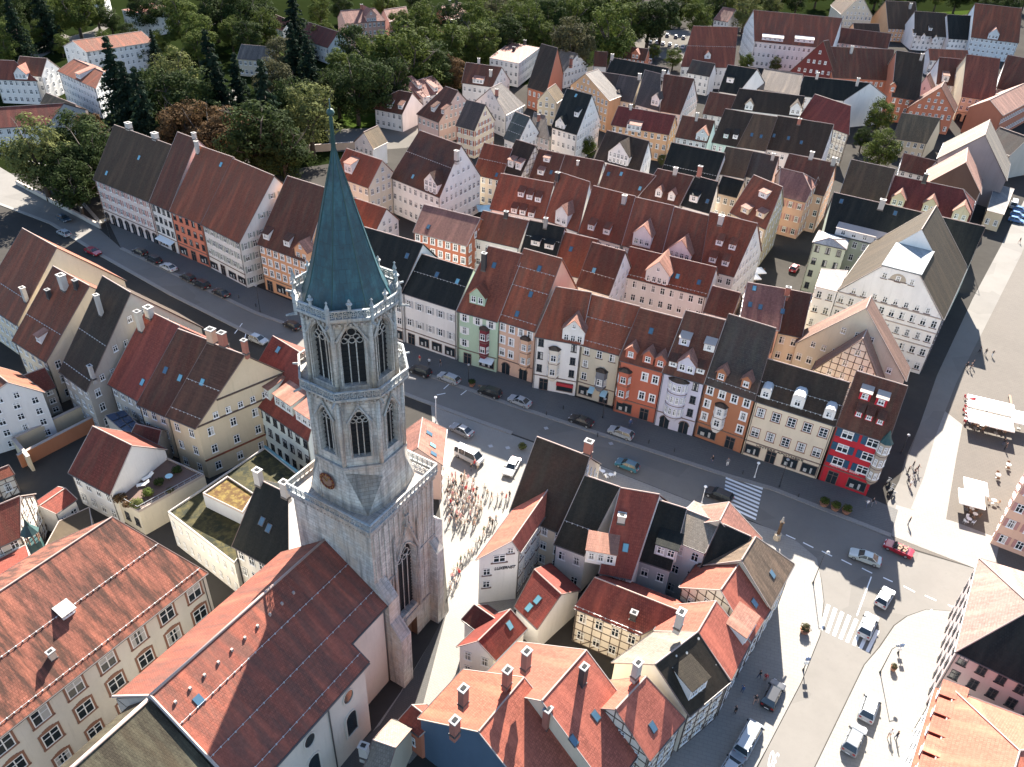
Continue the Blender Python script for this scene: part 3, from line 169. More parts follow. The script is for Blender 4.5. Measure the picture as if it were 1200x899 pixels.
 {'id':'H6b','P':[[-61.15,97.59,5],[-55.9,96.09,5],[-55.49,100.3,5],[-59.38,101.41,5]],'S':[-60.26,99.5,6.75],'T':[-55.69,98.2,6.75],'wall':'greige','roof':'darkred2','label':'dark shed roof deep in the shaded yards','sides':'F','st':1},
 {'id':'H7','P':[[-65.58,87.65,6.5],[-57.49,83.47,6.5],[-53.15,94,6.5],[-60.07,97.57,6.5]],'S':[-62.82,92.61,11.61],'T':[-55.32,88.73,11.61],'wall':'white','roof':'darkred2','label':'dark red roofed house with plain white gable above a roof terrace','sides':'F','st':2},
 {'id':'H7t','P':[[-58.92,85.36,4.6],[-53.13,82.04,4.6],[-46.43,90.42,4.6],[-54.31,94.2,4.6]],'S':[-53.2,88.01,4.6],'T':[-53.19,88.01,4.6],'wall':'sand','roof':'terrace','label':'flat roofed annex with a furnished roof terrace','sides':'F','st':1,'ws':'dark','para':1,'flat':1},
 {'id':'H8','P':[[-76.29,103.6,9],[-83.41,108.75,9],[-92.67,101.85,9],[-85.56,96.71,9]],'S':[-79.82,100.98,12.73],'T':[-86.93,106.13,12.73],'wall':'white','roof':'redbrown','label':'white gabled house at the left edge with a small bay window','sides':'L','st':4},
 {'id':'H9','P':[[-81.46,106.71,5.48],[-78.65,109.77,5.48],[-83.07,113.83,5.48],[-85.88,110.77,5.48]],'S':[-83.67,108.74,8],'T':[-80.86,111.8,8],'wall':'greige','roof':'darkred2','label':'narrow dark red roof between white gable and cream house','sides':'F'},
 {'id':'H11','P':[[-68.37,71.11,7],[-65.4,74.07,7],[-67.66,82.46,7],[-70.62,79.51,7]],'S':[-69.49,75.31,10.64],'T':[-66.53,78.26,10.64],'wall':'timberw','roof':'darkred2','label':'dark red roof with half timbered gable above the vines','sides':'FR'},
 {'id':'H12','P':[[-65.65,66.54,5.5],[-62.1,69.91,5.5],[-65.11,73.93,5.5],[-68.02,70.4,5.5]],'S':[-65.22,70.2,5.5],'T':[-65.21,70.2,5.5],'wall':'white','roof':'rustred','label':'low sunlit orange roof at the left edge','sides':'F','st':1,'flat':1},
 {'id':'H13','P':[[-64.82,81.24,4.4],[-63.32,84.35,4.4],[-67.35,86.72,4.4],[-69.54,82.2,4.4]],'S':[-67.18,81.72,5.34],'T':[-65.34,85.53,5.34],'wall':'white','roof':'rustred','label':'small pink lean-to roof with white walls','sides':'F','st':1},
 {'id':'H15','P':[[-63.65,74,3.5],[-64.21,80.46,3.5],[-61.38,83.45,3.5],[-58.92,79.15,3.5],[-61.28,74.47,3.5]],'S':[-61.89,78.3,3.5],'T':[-61.89,78.3,3.5],'wall':'greige','roof':'vine','label':'flat roof overgrown with brownish vines','sides':'F','st':1,'flat':1},
 {'id':'H16','P':[[-77.43,87.24,4],[-75.31,89.31,4],[-77.41,91.1,4],[-78.07,90.46,4]],'S':[-77.75,88.85,5],'T':[-76.36,90.2,5],'wall':'timberw','roof':'rust','label':'tiny half timbered building by the lane','sides':'F','st':1},
 {'id':'I1','P':[[-52.82,37.98,12],[-36.19,65.44,12],[-57.58,68.68,12],[-65.91,54.92,12]],'S':[-59.37,46.45,19.25],'T':[-46.88,67.06,19.25],'wall':'offwhite','roof':'orangemoss','label':'huge mottled orange roofed building with brown framed windows','sides':'F','st':3,'ws':'arched','sg':[0.08,0.52],'ch':[[-47.76,51.38,13.9,0.7,0.9,'cream']],'dm':[['shed',-47.54,55.63,15.36,1.5,0.7]],'wsp':4.1},
 {'id':'K1','P':[[-35.73,72.21,9.5],[-27.11,67.57,9.5],[-29.76,83.69,9.5],[-30,83.82,9.5]],'S':[-32.86,78.01,16.2],'T':[-28.44,75.63,16.2],'wall':'sand2','roof':'black','label':'black roofed house with two white chimneys beside the tower','sides':'F','sk':[[-31.75,73.72,12.83],[-30.64,72.83,12.56]],'ch':[[-32.76,77.66,15.92,1,2.2,'white'],[-28.7,75.57,16.01,1,2.2,'white']]},
 {'id':'L1','P':[[-47.86,80.34,6.5],[-35.7,71.64,6.5],[-30.93,89.1,6.5],[-38.2,95.29,6.5]],'S':[-38.17,84.09,6.5],'T':[-38.16,84.09,6.5],'wall':'sand2','roof':'sedum','label':'cream flat roofed building with a green planted roof','sides':'F','st':2,'ws':'slit','para':1,'flat':1},
 {'id':'L2','P':[[-42.96,81.9,9],[-36.24,78.49,9],[-35.67,82.26,9],[-40.64,85.64,9]],'S':[-38.88,82.07,9],'T':[-38.87,82.07,9],'wall':'greywall','roof':'sedum2','label':'grey penthouse block with brownish planted roof','sides':'','st':1,'para':1,'flat':1},
 {'id':'M1','P':[[0.56,82.09,8.5],[8.49,78.02,8.5],[14.31,93.48,8.5],[7.4,97.04,8.5]],'S':[3.98,89.56,16.43],'T':[11.4,85.75,16.43],'wall':'cream','roof':'darkmoss','label':'dark mossy roof at the plaza corner with pale ridge','sides':'FR','ch':[[11.15,86.38,16.86,1.1,1.8,'brick']]},
 {'id':'M2','P':[[2.24,73.66,9.46],[8.91,87.74,9.46],[3.13,86.49,9.02],[-3.54,72.41,9.02]],'S':[1.04,73.41,11.86],'T':[7.71,87.49,11.86],'wall':'white','roof':_[2],'label':'white house with a two tone pink roof and dark lettering on its gable','sides':'LF','st':3,'ws':'darkside','sign':['LUXERNST','signdark',0.4,0.96,6.5,0.55],'noridge':0},
 {'id':'M3','P':[[6.85,76.87,8],[11,75.05,8],[19.8,86.8,8],[14.56,89.1,8]],'S':[10.71,82.98,15.4],'T':[15.4,80.93,15.4],'wall':'white','roof':'blackbrown','label':'black brown tiled roof between pink and red roofs','sides':'F','st':2,'sg':[0.33]},
 {'id':'M4','P':[[12.72,71.59,8.5],[16.93,70.86,8.5],[23.65,85.93,8.5],[17.65,86.98,8.5]],'S':[15.19,79.29,16.79],'T':[20.29,78.39,16.79],'wall':'white','roof':'rustred','label':'red roof with a long pale dormer and a bright skylight','sides':'F','dm':[['shed',12.78,72.51,9.45,4,2.2]],'sk':[[16.05,73.75,11.29]],'ch':[[15.39,76.27,13.75,1,1,'white']]},
 {'id':'M5','P':[[18.05,74.31,8.5],[22.31,72.66,8.5],[26.1,83.82,8.5],[23.37,84.88,8.5]],'S':[20.71,79.6,14.6],'T':[24.21,78.24,14.6],'wall':'greywall','roof':'black','label':'black roof with a rounded pale dormer above grey walls','sides':'F','st':2,'dm':[['shed',21.53,74.05,9.55,3,2]]},
 {'id':'M6','P':[[22.58,75.91,11],[26.59,73.82,11],[30.92,81.45,11],[26.76,83.61,11]],'S':[24.67,79.76,12.95],'T':[28.76,77.63,12.95],'wall':'white','roof':'paletan','label':'lilac white rear house under a pale tan sunlit roof','sides':'F','st':3},
 {'id':'M7','P':[[26.1,72.9,8.5],[29.26,70.94,8.5],[35.4,78.56,8.5],[31.37,81.07,8.5]],'S':[28.73,76.99,13.53],'T':[32.33,74.75,13.53],'wall':'white','roof':'black','label':'black triangular roof next to the corner house','sides':'F'},
 {'id':'M7b','P':[[33.4,74.34,10],[35.35,77.95,10],[25.65,83.16,10],[23.71,79.54,10]],'S':[28.56,76.94,14],'T':[30.5,80.56,14],'wall':'cream','roof':'pink','label':'pale pink cross gable roof facing the street','sides':''},
 {'id':'M8','P':[[34.34,67.25,8.5],[39.37,74.96,8.5],[26.58,74.51,8.5],[26.12,73.8,8.5]],'S':[30.23,70.53,13.55],'T':[32.97,74.74,13.55],'wall':'sand','roof':'mosstan','label':'corner house with a mossy tan roof at the crossing','sides':'F','st':3,'sk':[[35.2,71.55,10.07]]},
 {'id':'M9','P':[[30.91,62.39,8],[34.52,67.53,8],[26.27,74.74,8],[23.19,70.36,8]],'S':[27.05,66.38,12.57],'T':[30.39,71.13,12.57],'wall':'timberw','roof':_[2],'label':'salmon orange roof with two grey skylights facing the side street','sides':'FL','sk':[[32.02,67.1,9.51],[30.35,64.84,9.57]],'dm':[['shed',30.75,63.06,8.43,4,1.6]]},
 {'id':'M10','P':[[27.43,56.85,8],[30.75,62.14,8],[21.63,67.36,8],[19.08,63.3,8]],'S':[23.25,60.08,12.41],'T':[26.19,64.75,12.41],'wall':'timberw','roof':_[2],'label':'salmon roof with sharp shadow between mossy black and orange roofs','sides':'F','ch':[[20.62,59.63,14.08,1,2.2,'white']]},
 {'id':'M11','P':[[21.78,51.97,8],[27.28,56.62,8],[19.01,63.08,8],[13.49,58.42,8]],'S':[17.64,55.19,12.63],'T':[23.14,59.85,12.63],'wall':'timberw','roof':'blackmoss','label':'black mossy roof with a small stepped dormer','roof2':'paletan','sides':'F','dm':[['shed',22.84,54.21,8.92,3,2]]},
 {'id':'M12','P':[[16.76,46.45,8],[21.24,51.53,8],[11.66,55.75,8],[8.79,52.49,8]],'S':[12.77,49.47,12.49],'T':[16.45,53.64,12.49],'wall':'timberw','roof':_[2],'label':'salmon roof half in shade above half timbered wall','sides':'FL','sk':[[17.16,49.46,9.53]],'ch':[[15.2,53.4,13.19,0.9,2,'white']]},
 {'id':'M13','P':[[5.38,40.73,7.32],[9.88,47.21,7.32],[-4.08,56.91,7.32],[-8.58,50.43,7.32]],'S':[-1.6,45.58,13.5],'T':[2.9,52.06,13.5],'wall':'bluewall','roof':_[3],'label':'orange roofed house with a blue plastered gable and tall chimneys','sides':'','ch':[[5.49,48.46,10.46,0.85,3,'brick'],[-3.34,47.64,15.39,0.9,2.2,'brick'],[-3.96,44.8,14.59,0.9,1.9,'brick'],[1.06,50.91,14.12,0.9,2.2,'brick']]},
 {'id':'M14','P':[[12.35,43.18,7.3],[17.29,49.66,7.3],[2.2,61.19,7.3],[-2.75,54.72,7.3]],'S':[4.8,48.95,14.2],'T':[9.75,55.43,14.2],'wall':'cream','roof':_[2],'label':'large salmon roof with a pale valley and a tall dark chimney','sides':'','ch':[[9.24,52.11,13.03,0.85,2.8,'black'],[2.95,51.52,16.4,0.9,2.4,'brick']],'sk':[[10.79,49.52,10.99],[8.29,46.5,11.1]]},
 {'id':'M13b','P':[[-10.98,51.5,5],[-8.42,49.67,5],[-5.08,51.49,5],[-8.1,53.64,5]],'S':[-9.54,52.57,6.43],'T':[-6.75,50.58,6.43],'wall':_[1],'roof':'rustred','label':'small red gabled wing below the church alley','sides':'F','st':1},
 {'id':'M15','P':[[9.37,66.96,7],[17.49,63.27,7],[28.26,66.73,7],[14.57,72.95,7]],'S':[11.97,69.95,9.56],'T':[22.87,65,9.56],'wall':'timberw','roof':'rustred','label':'long red roof with pale ridge over a half timbered yard front','sides':'F','st':2,'ch':[[16.69,65.15,7.93,0.8,1,'black']],'sg':[0.05]},
 {'id':'M16','P':[[1.81,68.3,5],[4.79,64.98,5],[10.63,71.63,5],[6.62,76.08,5]],'S':[4.22,72.19,7.96],'T':[7.71,68.3,7.96],'wall':'white','roof':'rustred2','label':'red lean-to roof with two white skylights','sides':'','sk':[[4.74,68.37,6.5],[3.68,67.73,5.68]]},
 {'id':'M17','P':[[-0.27,59.66,5.5],[3.5,64.6,5.5],[-1.44,66.26,5.5],[-5.2,61.33,5.5]],'S':[-2.55,60.43,8.11],'T':[1.22,65.37,8.11],'wall':'white','roof':'rustred2','label':'small white house with a red roof and six windows by the church lane','sides':'L','st':2,'wsp':2.1,'sk':[[1.21,63.76,7]],'dm':[]},
 {'id':'M17b','P':[[-4.9,65.46,5.5],[-2.05,63.28,5.5],[1.35,65.63,5.5],[-1.78,68.01,5.5]],'S':[-3.34,66.73,6.93],'T':[-0.35,64.46,6.93],'wall':'white','roof':'darkred2','label':'small dark red wing roof beside the white sign house','sides':'','st':1},
 {'id':'M18','P':[[-14.27,42.95,4.96],[-11.78,42.22,4.96],[-9.23,50.85,4.96],[-11.73,51.59,4.96]],'S':[-13,47.27,8],'T':[-10.51,46.53,8],'wall':'sand','roof':'paletan','label':'pale tan roof with a white chimney at the bottom edge','sides':'','ch':[[-13.77,46.11,7.1,0.9,1.6,'white']]},
 {'id':'M20','P':[[-9.97,92.47,7.5],[-10.22,101.2,7.5],[-17.74,99.18,7.5],[-17.56,92.93,7.5]],'S':[-13.77,92.7,10.46],'T':[-13.98,100.19,10.46],'wall':'pinkwall','roof':'pink','label':'pink roofed house right behind the tower','sides':'F','st':2,'sk':[[-12.61,97.53,9.45],[-11.84,95.34,8.9],[-11.52,93.58,8.68]]},
 {'id':'O1','P':[[75.54,89.06,13],[83.66,84.25,13],[95.55,99.36,13],[86.43,102.81,13]],'S':[85.29,93.87,13],'T':[85.3,93.87,13],'wall':'peach','roof':'tan','label':'peach stone building at the right edge above a dark awning','sides':'FL','st':4,'ws':'shutpink','flat':1},
 {'id':'O2','P':[[54.05,60.12,11],[64.64,53.19,11],[77.77,69.71,11],[63.55,75.38,11]],'S':[61.84,62.17,17],'T':[65.5,59.77,17],'wall':'pinkwall2','roof':'black','label':'corner building with a pink hipped roof lit on one side only','sides':'FL','st':4,'ws':'dark','roof2':'pinkdark','hipL':1,'hipR':1},  # front slope coloured black, the other three slopes pink
 {'id':'O3','P':[[51.19,56.86,8.5],[40.69,40.92,8.5],[54.04,35.64,8.5],[66.64,49.94,8.5]],'S':[52.9,45.52,15],'T':[50.53,42.34,15],'wall':'white','roof':_[3],'label':'orange mansard roofed building with four dormers at the bottom right','sides':'F','st':3,'mans':[2.6,2.4],'mdm':5,'hipL':1,'hipR':1},
],
'poly': {'road':[[-161.85,226.83],[-149.88,218.8],[-125.62,199.57],[-104.43,181.79],[-95.47,172.77],[-55.36,146.25],[-20.15,128.52],[0.2,118.35],[36.71,101.89],[43.97,99.08],[60.32,89.64],[60.62,87.52],[71.32,83.45],[72.01,79.93],[63.88,75.43],[60.28,75.51],[56.97,74.12],[54.55,72.38],[51.27,68.7],[48.23,65.73],[37.68,51.26],[31.92,43.64],[25.77,43.34],[32.76,53.42],[39.3,62.68],[43.85,70.18],[45.98,75.96],[46.73,79.9],[47.14,84.03],[45.12,87.18],[41.99,89.47],[38.81,91.46],[30.18,95.07],[15.87,102.68],[0.45,110.13],[-8.19,114.32],[-17.26,118.73],[-29.59,125.36],[-52.68,136.98],[-75.87,152.29],[-98.05,168.42],[-117.99,184.21],[-145.4,198.19]],'lane':[[60.45,89.65],[62.36,96.98],[67.68,104.63],[73.37,114.23],[85.93,135.51],[107.89,169.07],[128.09,198.58],[151.32,233],[155.63,230.34],[131.3,193.93],[105.8,157.28],[88.59,132.77],[77.5,115.29],[70.87,103.79],[65.34,95.23]],'plaza':[[-14.7,117.11],[-8.16,113.83],[0.46,109.66],[15.14,102.63],[14.51,91.63],[8.93,84.03],[1.6,70.99],[-2.83,60.15],[-6.13,54.17],[-9.58,49.21],[-14.55,49.46],[-14.45,52.95],[-11.87,58.43],[-7.09,71.03],[-11.54,97.66]],'square':[[57.65,87.32],[62.65,95.82],[69.24,108.07],[80.97,126.45],[100.59,156.77],[130.02,198.8],[162.74,248.04],[182.65,233.73],[92.48,79.66],[71.71,83.47],[60.54,88.04]],'band':[[60.45,89.65],[63.65,96.68],[72.04,93.41],[77.62,90.1],[73.7,83.6],[71.32,83.45]],'slabs':[[63.94,97.09],[66.98,103.5],[81.32,126.48],[84.21,119.31],[78.5,108.78],[70.36,93.29]],'cobble':[[-7.32,71.01],[-8.96,56.38],[-9.98,50.74],[-12.91,45.59],[-18.57,45.31],[-17.48,49.31],[-13.77,53.75],[-11.84,58.2],[-9.42,64.83]],'pave_n':[[-104.08,185.88],[-95.47,172.77],[-55.36,146.25],[-20.15,128.52],[0.2,118.35],[36.71,101.89],[43.97,99.08],[60.32,89.64],[63.5,95.49],[58.14,99.09],[42.1,106.89],[26.71,114.92],[3.28,125.96],[-21.45,138.29],[-47.32,150.68],[-60.95,158.92],[-83.88,173.62]],'pave_corner':[[46.6,79.89],[47.14,84.03],[45.12,87.18],[41.99,89.47],[38.73,91.08],[35.27,85.81],[38.2,74.43],[30.61,63.3],[22.88,55.74],[16.06,49.53],[11.72,42.66],[25.3,43.32],[32.66,53.42],[39.19,62.67],[43.73,70.17],[45.85,75.96]],'pave_right':[[63.82,75.28],[60.22,75.35],[57.04,73.98],[54.62,72.24],[51.35,68.57],[48.3,65.61],[37.75,51.16],[32.11,43.65],[43.83,44.22],[49.55,51.88],[60.1,65],[69.36,78.2],[71.93,79.77]],'pave_s':[[30.15,94.87],[15.85,102.47],[6.48,106.87],[6.45,102.19],[14.73,95.53],[27.84,90.32],[34.15,88.21],[38.73,91.08]],'carpark':[[49.06,433.2],[86.02,449.21],[82.61,401.65],[68.8,375.65],[51.4,392.05]],'grass_a':[[-348.86,393.65],[-237.53,461.6],[-161.63,514],[-99.67,531.64],[-33.81,550.4],[48.85,517.19],[77.41,435.69],[47.37,391.23],[7.66,336.98],[-18.69,314.41],[-50.43,269.05],[-55.32,236.2],[-71.11,226.95],[-103.77,248.23],[-136.82,255.6],[-133.34,215.11],[-161.99,214.47],[-248.95,264.46]],'grass_lawn':[[-66.27,293.3],[-55.86,301.38],[-48.16,276.68],[-54.61,266.63],[-61.76,270.86]],'grass_lawn2':[[229.85,558.61],[299.52,593.93],[274.69,538.28],[229.69,503.53],[223.1,525.68]],'grass_lawn3':[[-130.44,358.01],[-114.87,393.33],[-99.81,364.28],[-109.69,334.27]],'grass_b':[[123.14,628.91],[463.88,730.91],[388.07,599.3],[208.23,512.4],[94.38,459.19],[86.92,501.9]],'path_a':[[-203.1,334.72],[-204.88,360.66],[-197.6,381.84],[-199.83,399.1],[-193.34,389.75],[-191.41,369.91],[-196.84,347.29],[-196.2,325.38]],'path_b':[[-66.8,264.74],[-50.43,269.05],[-35.34,288.33],[-16.13,274.39],[-26.02,255.76],[-46.88,247.93],[-59.68,244.52]],'path_c':[[-222.43,386.66],[-203.03,370.62],[-193.52,359.98],[-193.56,353.89],[-212.65,371.79],[-222.72,379.62]],'path_d':[[-110.57,296.25],[-109.11,309.83],[-97.04,280.18],[-99.89,270.27]]},
'kerbs': [[[-95.47,172.77],[-55.36,146.25],[-20.15,128.52],[0.2,118.35],[36.71,101.89],[43.97,99.08],[60.32,89.64]],[[-146.02,199.27],[-117.99,184.21],[-98.05,168.42],[-75.87,152.29],[-52.68,136.98],[-29.59,125.36],[-17.26,118.73],[-8.19,114.32],[0.45,110.13]],[[-155.57,229.17],[-136.12,220.71],[-106.14,185.63]]],
'paint': [[[36.93,102.33],[42.44,99.17],[42.27,98.71],[36.81,101.86]],[[36.7,101.43],[42.1,98.28],[41.93,97.81],[36.58,100.96]],[[36.47,100.53],[41.77,97.38],[41.59,96.92],[36.35,100.06]],[[36.24,99.63],[41.43,96.49],[41.26,96.03],[36.12,99.16]],[[36.01,98.73],[41.1,95.6],[40.92,95.13],[35.9,98.26]],[[35.79,97.83],[40.76,94.7],[40.59,94.24],[35.67,97.36]],[[35.56,96.93],[40.43,93.81],[40.25,93.35],[35.44,96.46]],[[35.33,96.03],[40.09,92.92],[39.92,92.45],[35.21,95.56]],[[35.1,95.13],[39.76,92.02],[39.58,91.56],[34.98,94.66]],[[46.22,75.53],[43.89,71.16],[44.27,70.93],[46.62,75.25]],[[47.02,74.96],[44.64,70.69],[45.02,70.46],[47.43,74.68]],[[47.83,74.4],[45.4,70.22],[45.77,69.99],[48.23,74.11]],[[48.63,73.83],[46.15,69.75],[46.53,69.52],[49.03,73.54]],[[49.44,73.26],[46.9,69.28],[47.28,69.05],[49.84,72.98]],[[50.24,72.69],[47.66,68.82],[48.04,68.58],[50.64,72.41]],[[51.04,72.12],[48.41,68.35],[48.79,68.11],[51.44,71.84]],[[51.85,71.56],[49.17,67.88],[49.54,67.64],[52.25,71.27]],[[43.6,88.59],[44.85,87.78],[44.97,87.96],[43.72,88.77]],[[45.86,87.14],[47.17,86.18],[47.31,86.36],[46,87.32]],[[48.3,85.56],[49.58,84.62],[49.72,84.8],[48.44,85.74]],[[50.82,84.02],[52.07,83.1],[52.21,83.28],[50.96,84.2]],[[53.43,82.52],[54.66,81.62],[54.78,81.8],[53.55,82.7]],[[58.54,79.47],[59.77,78.45],[59.91,78.61],[58.68,79.63]],[[61.06,77.9],[62.33,77.06],[62.45,77.24],[61.18,78.08]],[[63.77,76.39],[64.64,75.84],[64.76,76.02],[63.89,76.57]],[[56.05,80.9],[57.18,80.17],[57.3,80.35],[56.17,81.08]],[[49.94,73.64],[54.44,80.99],[54.3,81.07],[49.8,73.72]],[[-15.59,125.67],[-14.27,127.22],[-14.41,127.34],[-15.73,125.79]],[[-12.78,122.3],[-11.39,124.92],[-11.55,125],[-12.94,122.38]],[[-9.41,120.67],[-8.11,122.68],[-8.27,122.78],[-9.57,120.77]],[[-13.9,120.26],[-12.36,120.93],[-12.44,121.09],[-13.98,120.42]],[[-55.3,139.03],[-54.67,135.18],[-54.49,135.2],[-55.12,139.05]],[[-57.22,137.84],[-56.87,141.9],[-57.05,141.92],[-57.4,137.86]]],
'thirty': [[34,52.64],[32.35,53.4]],
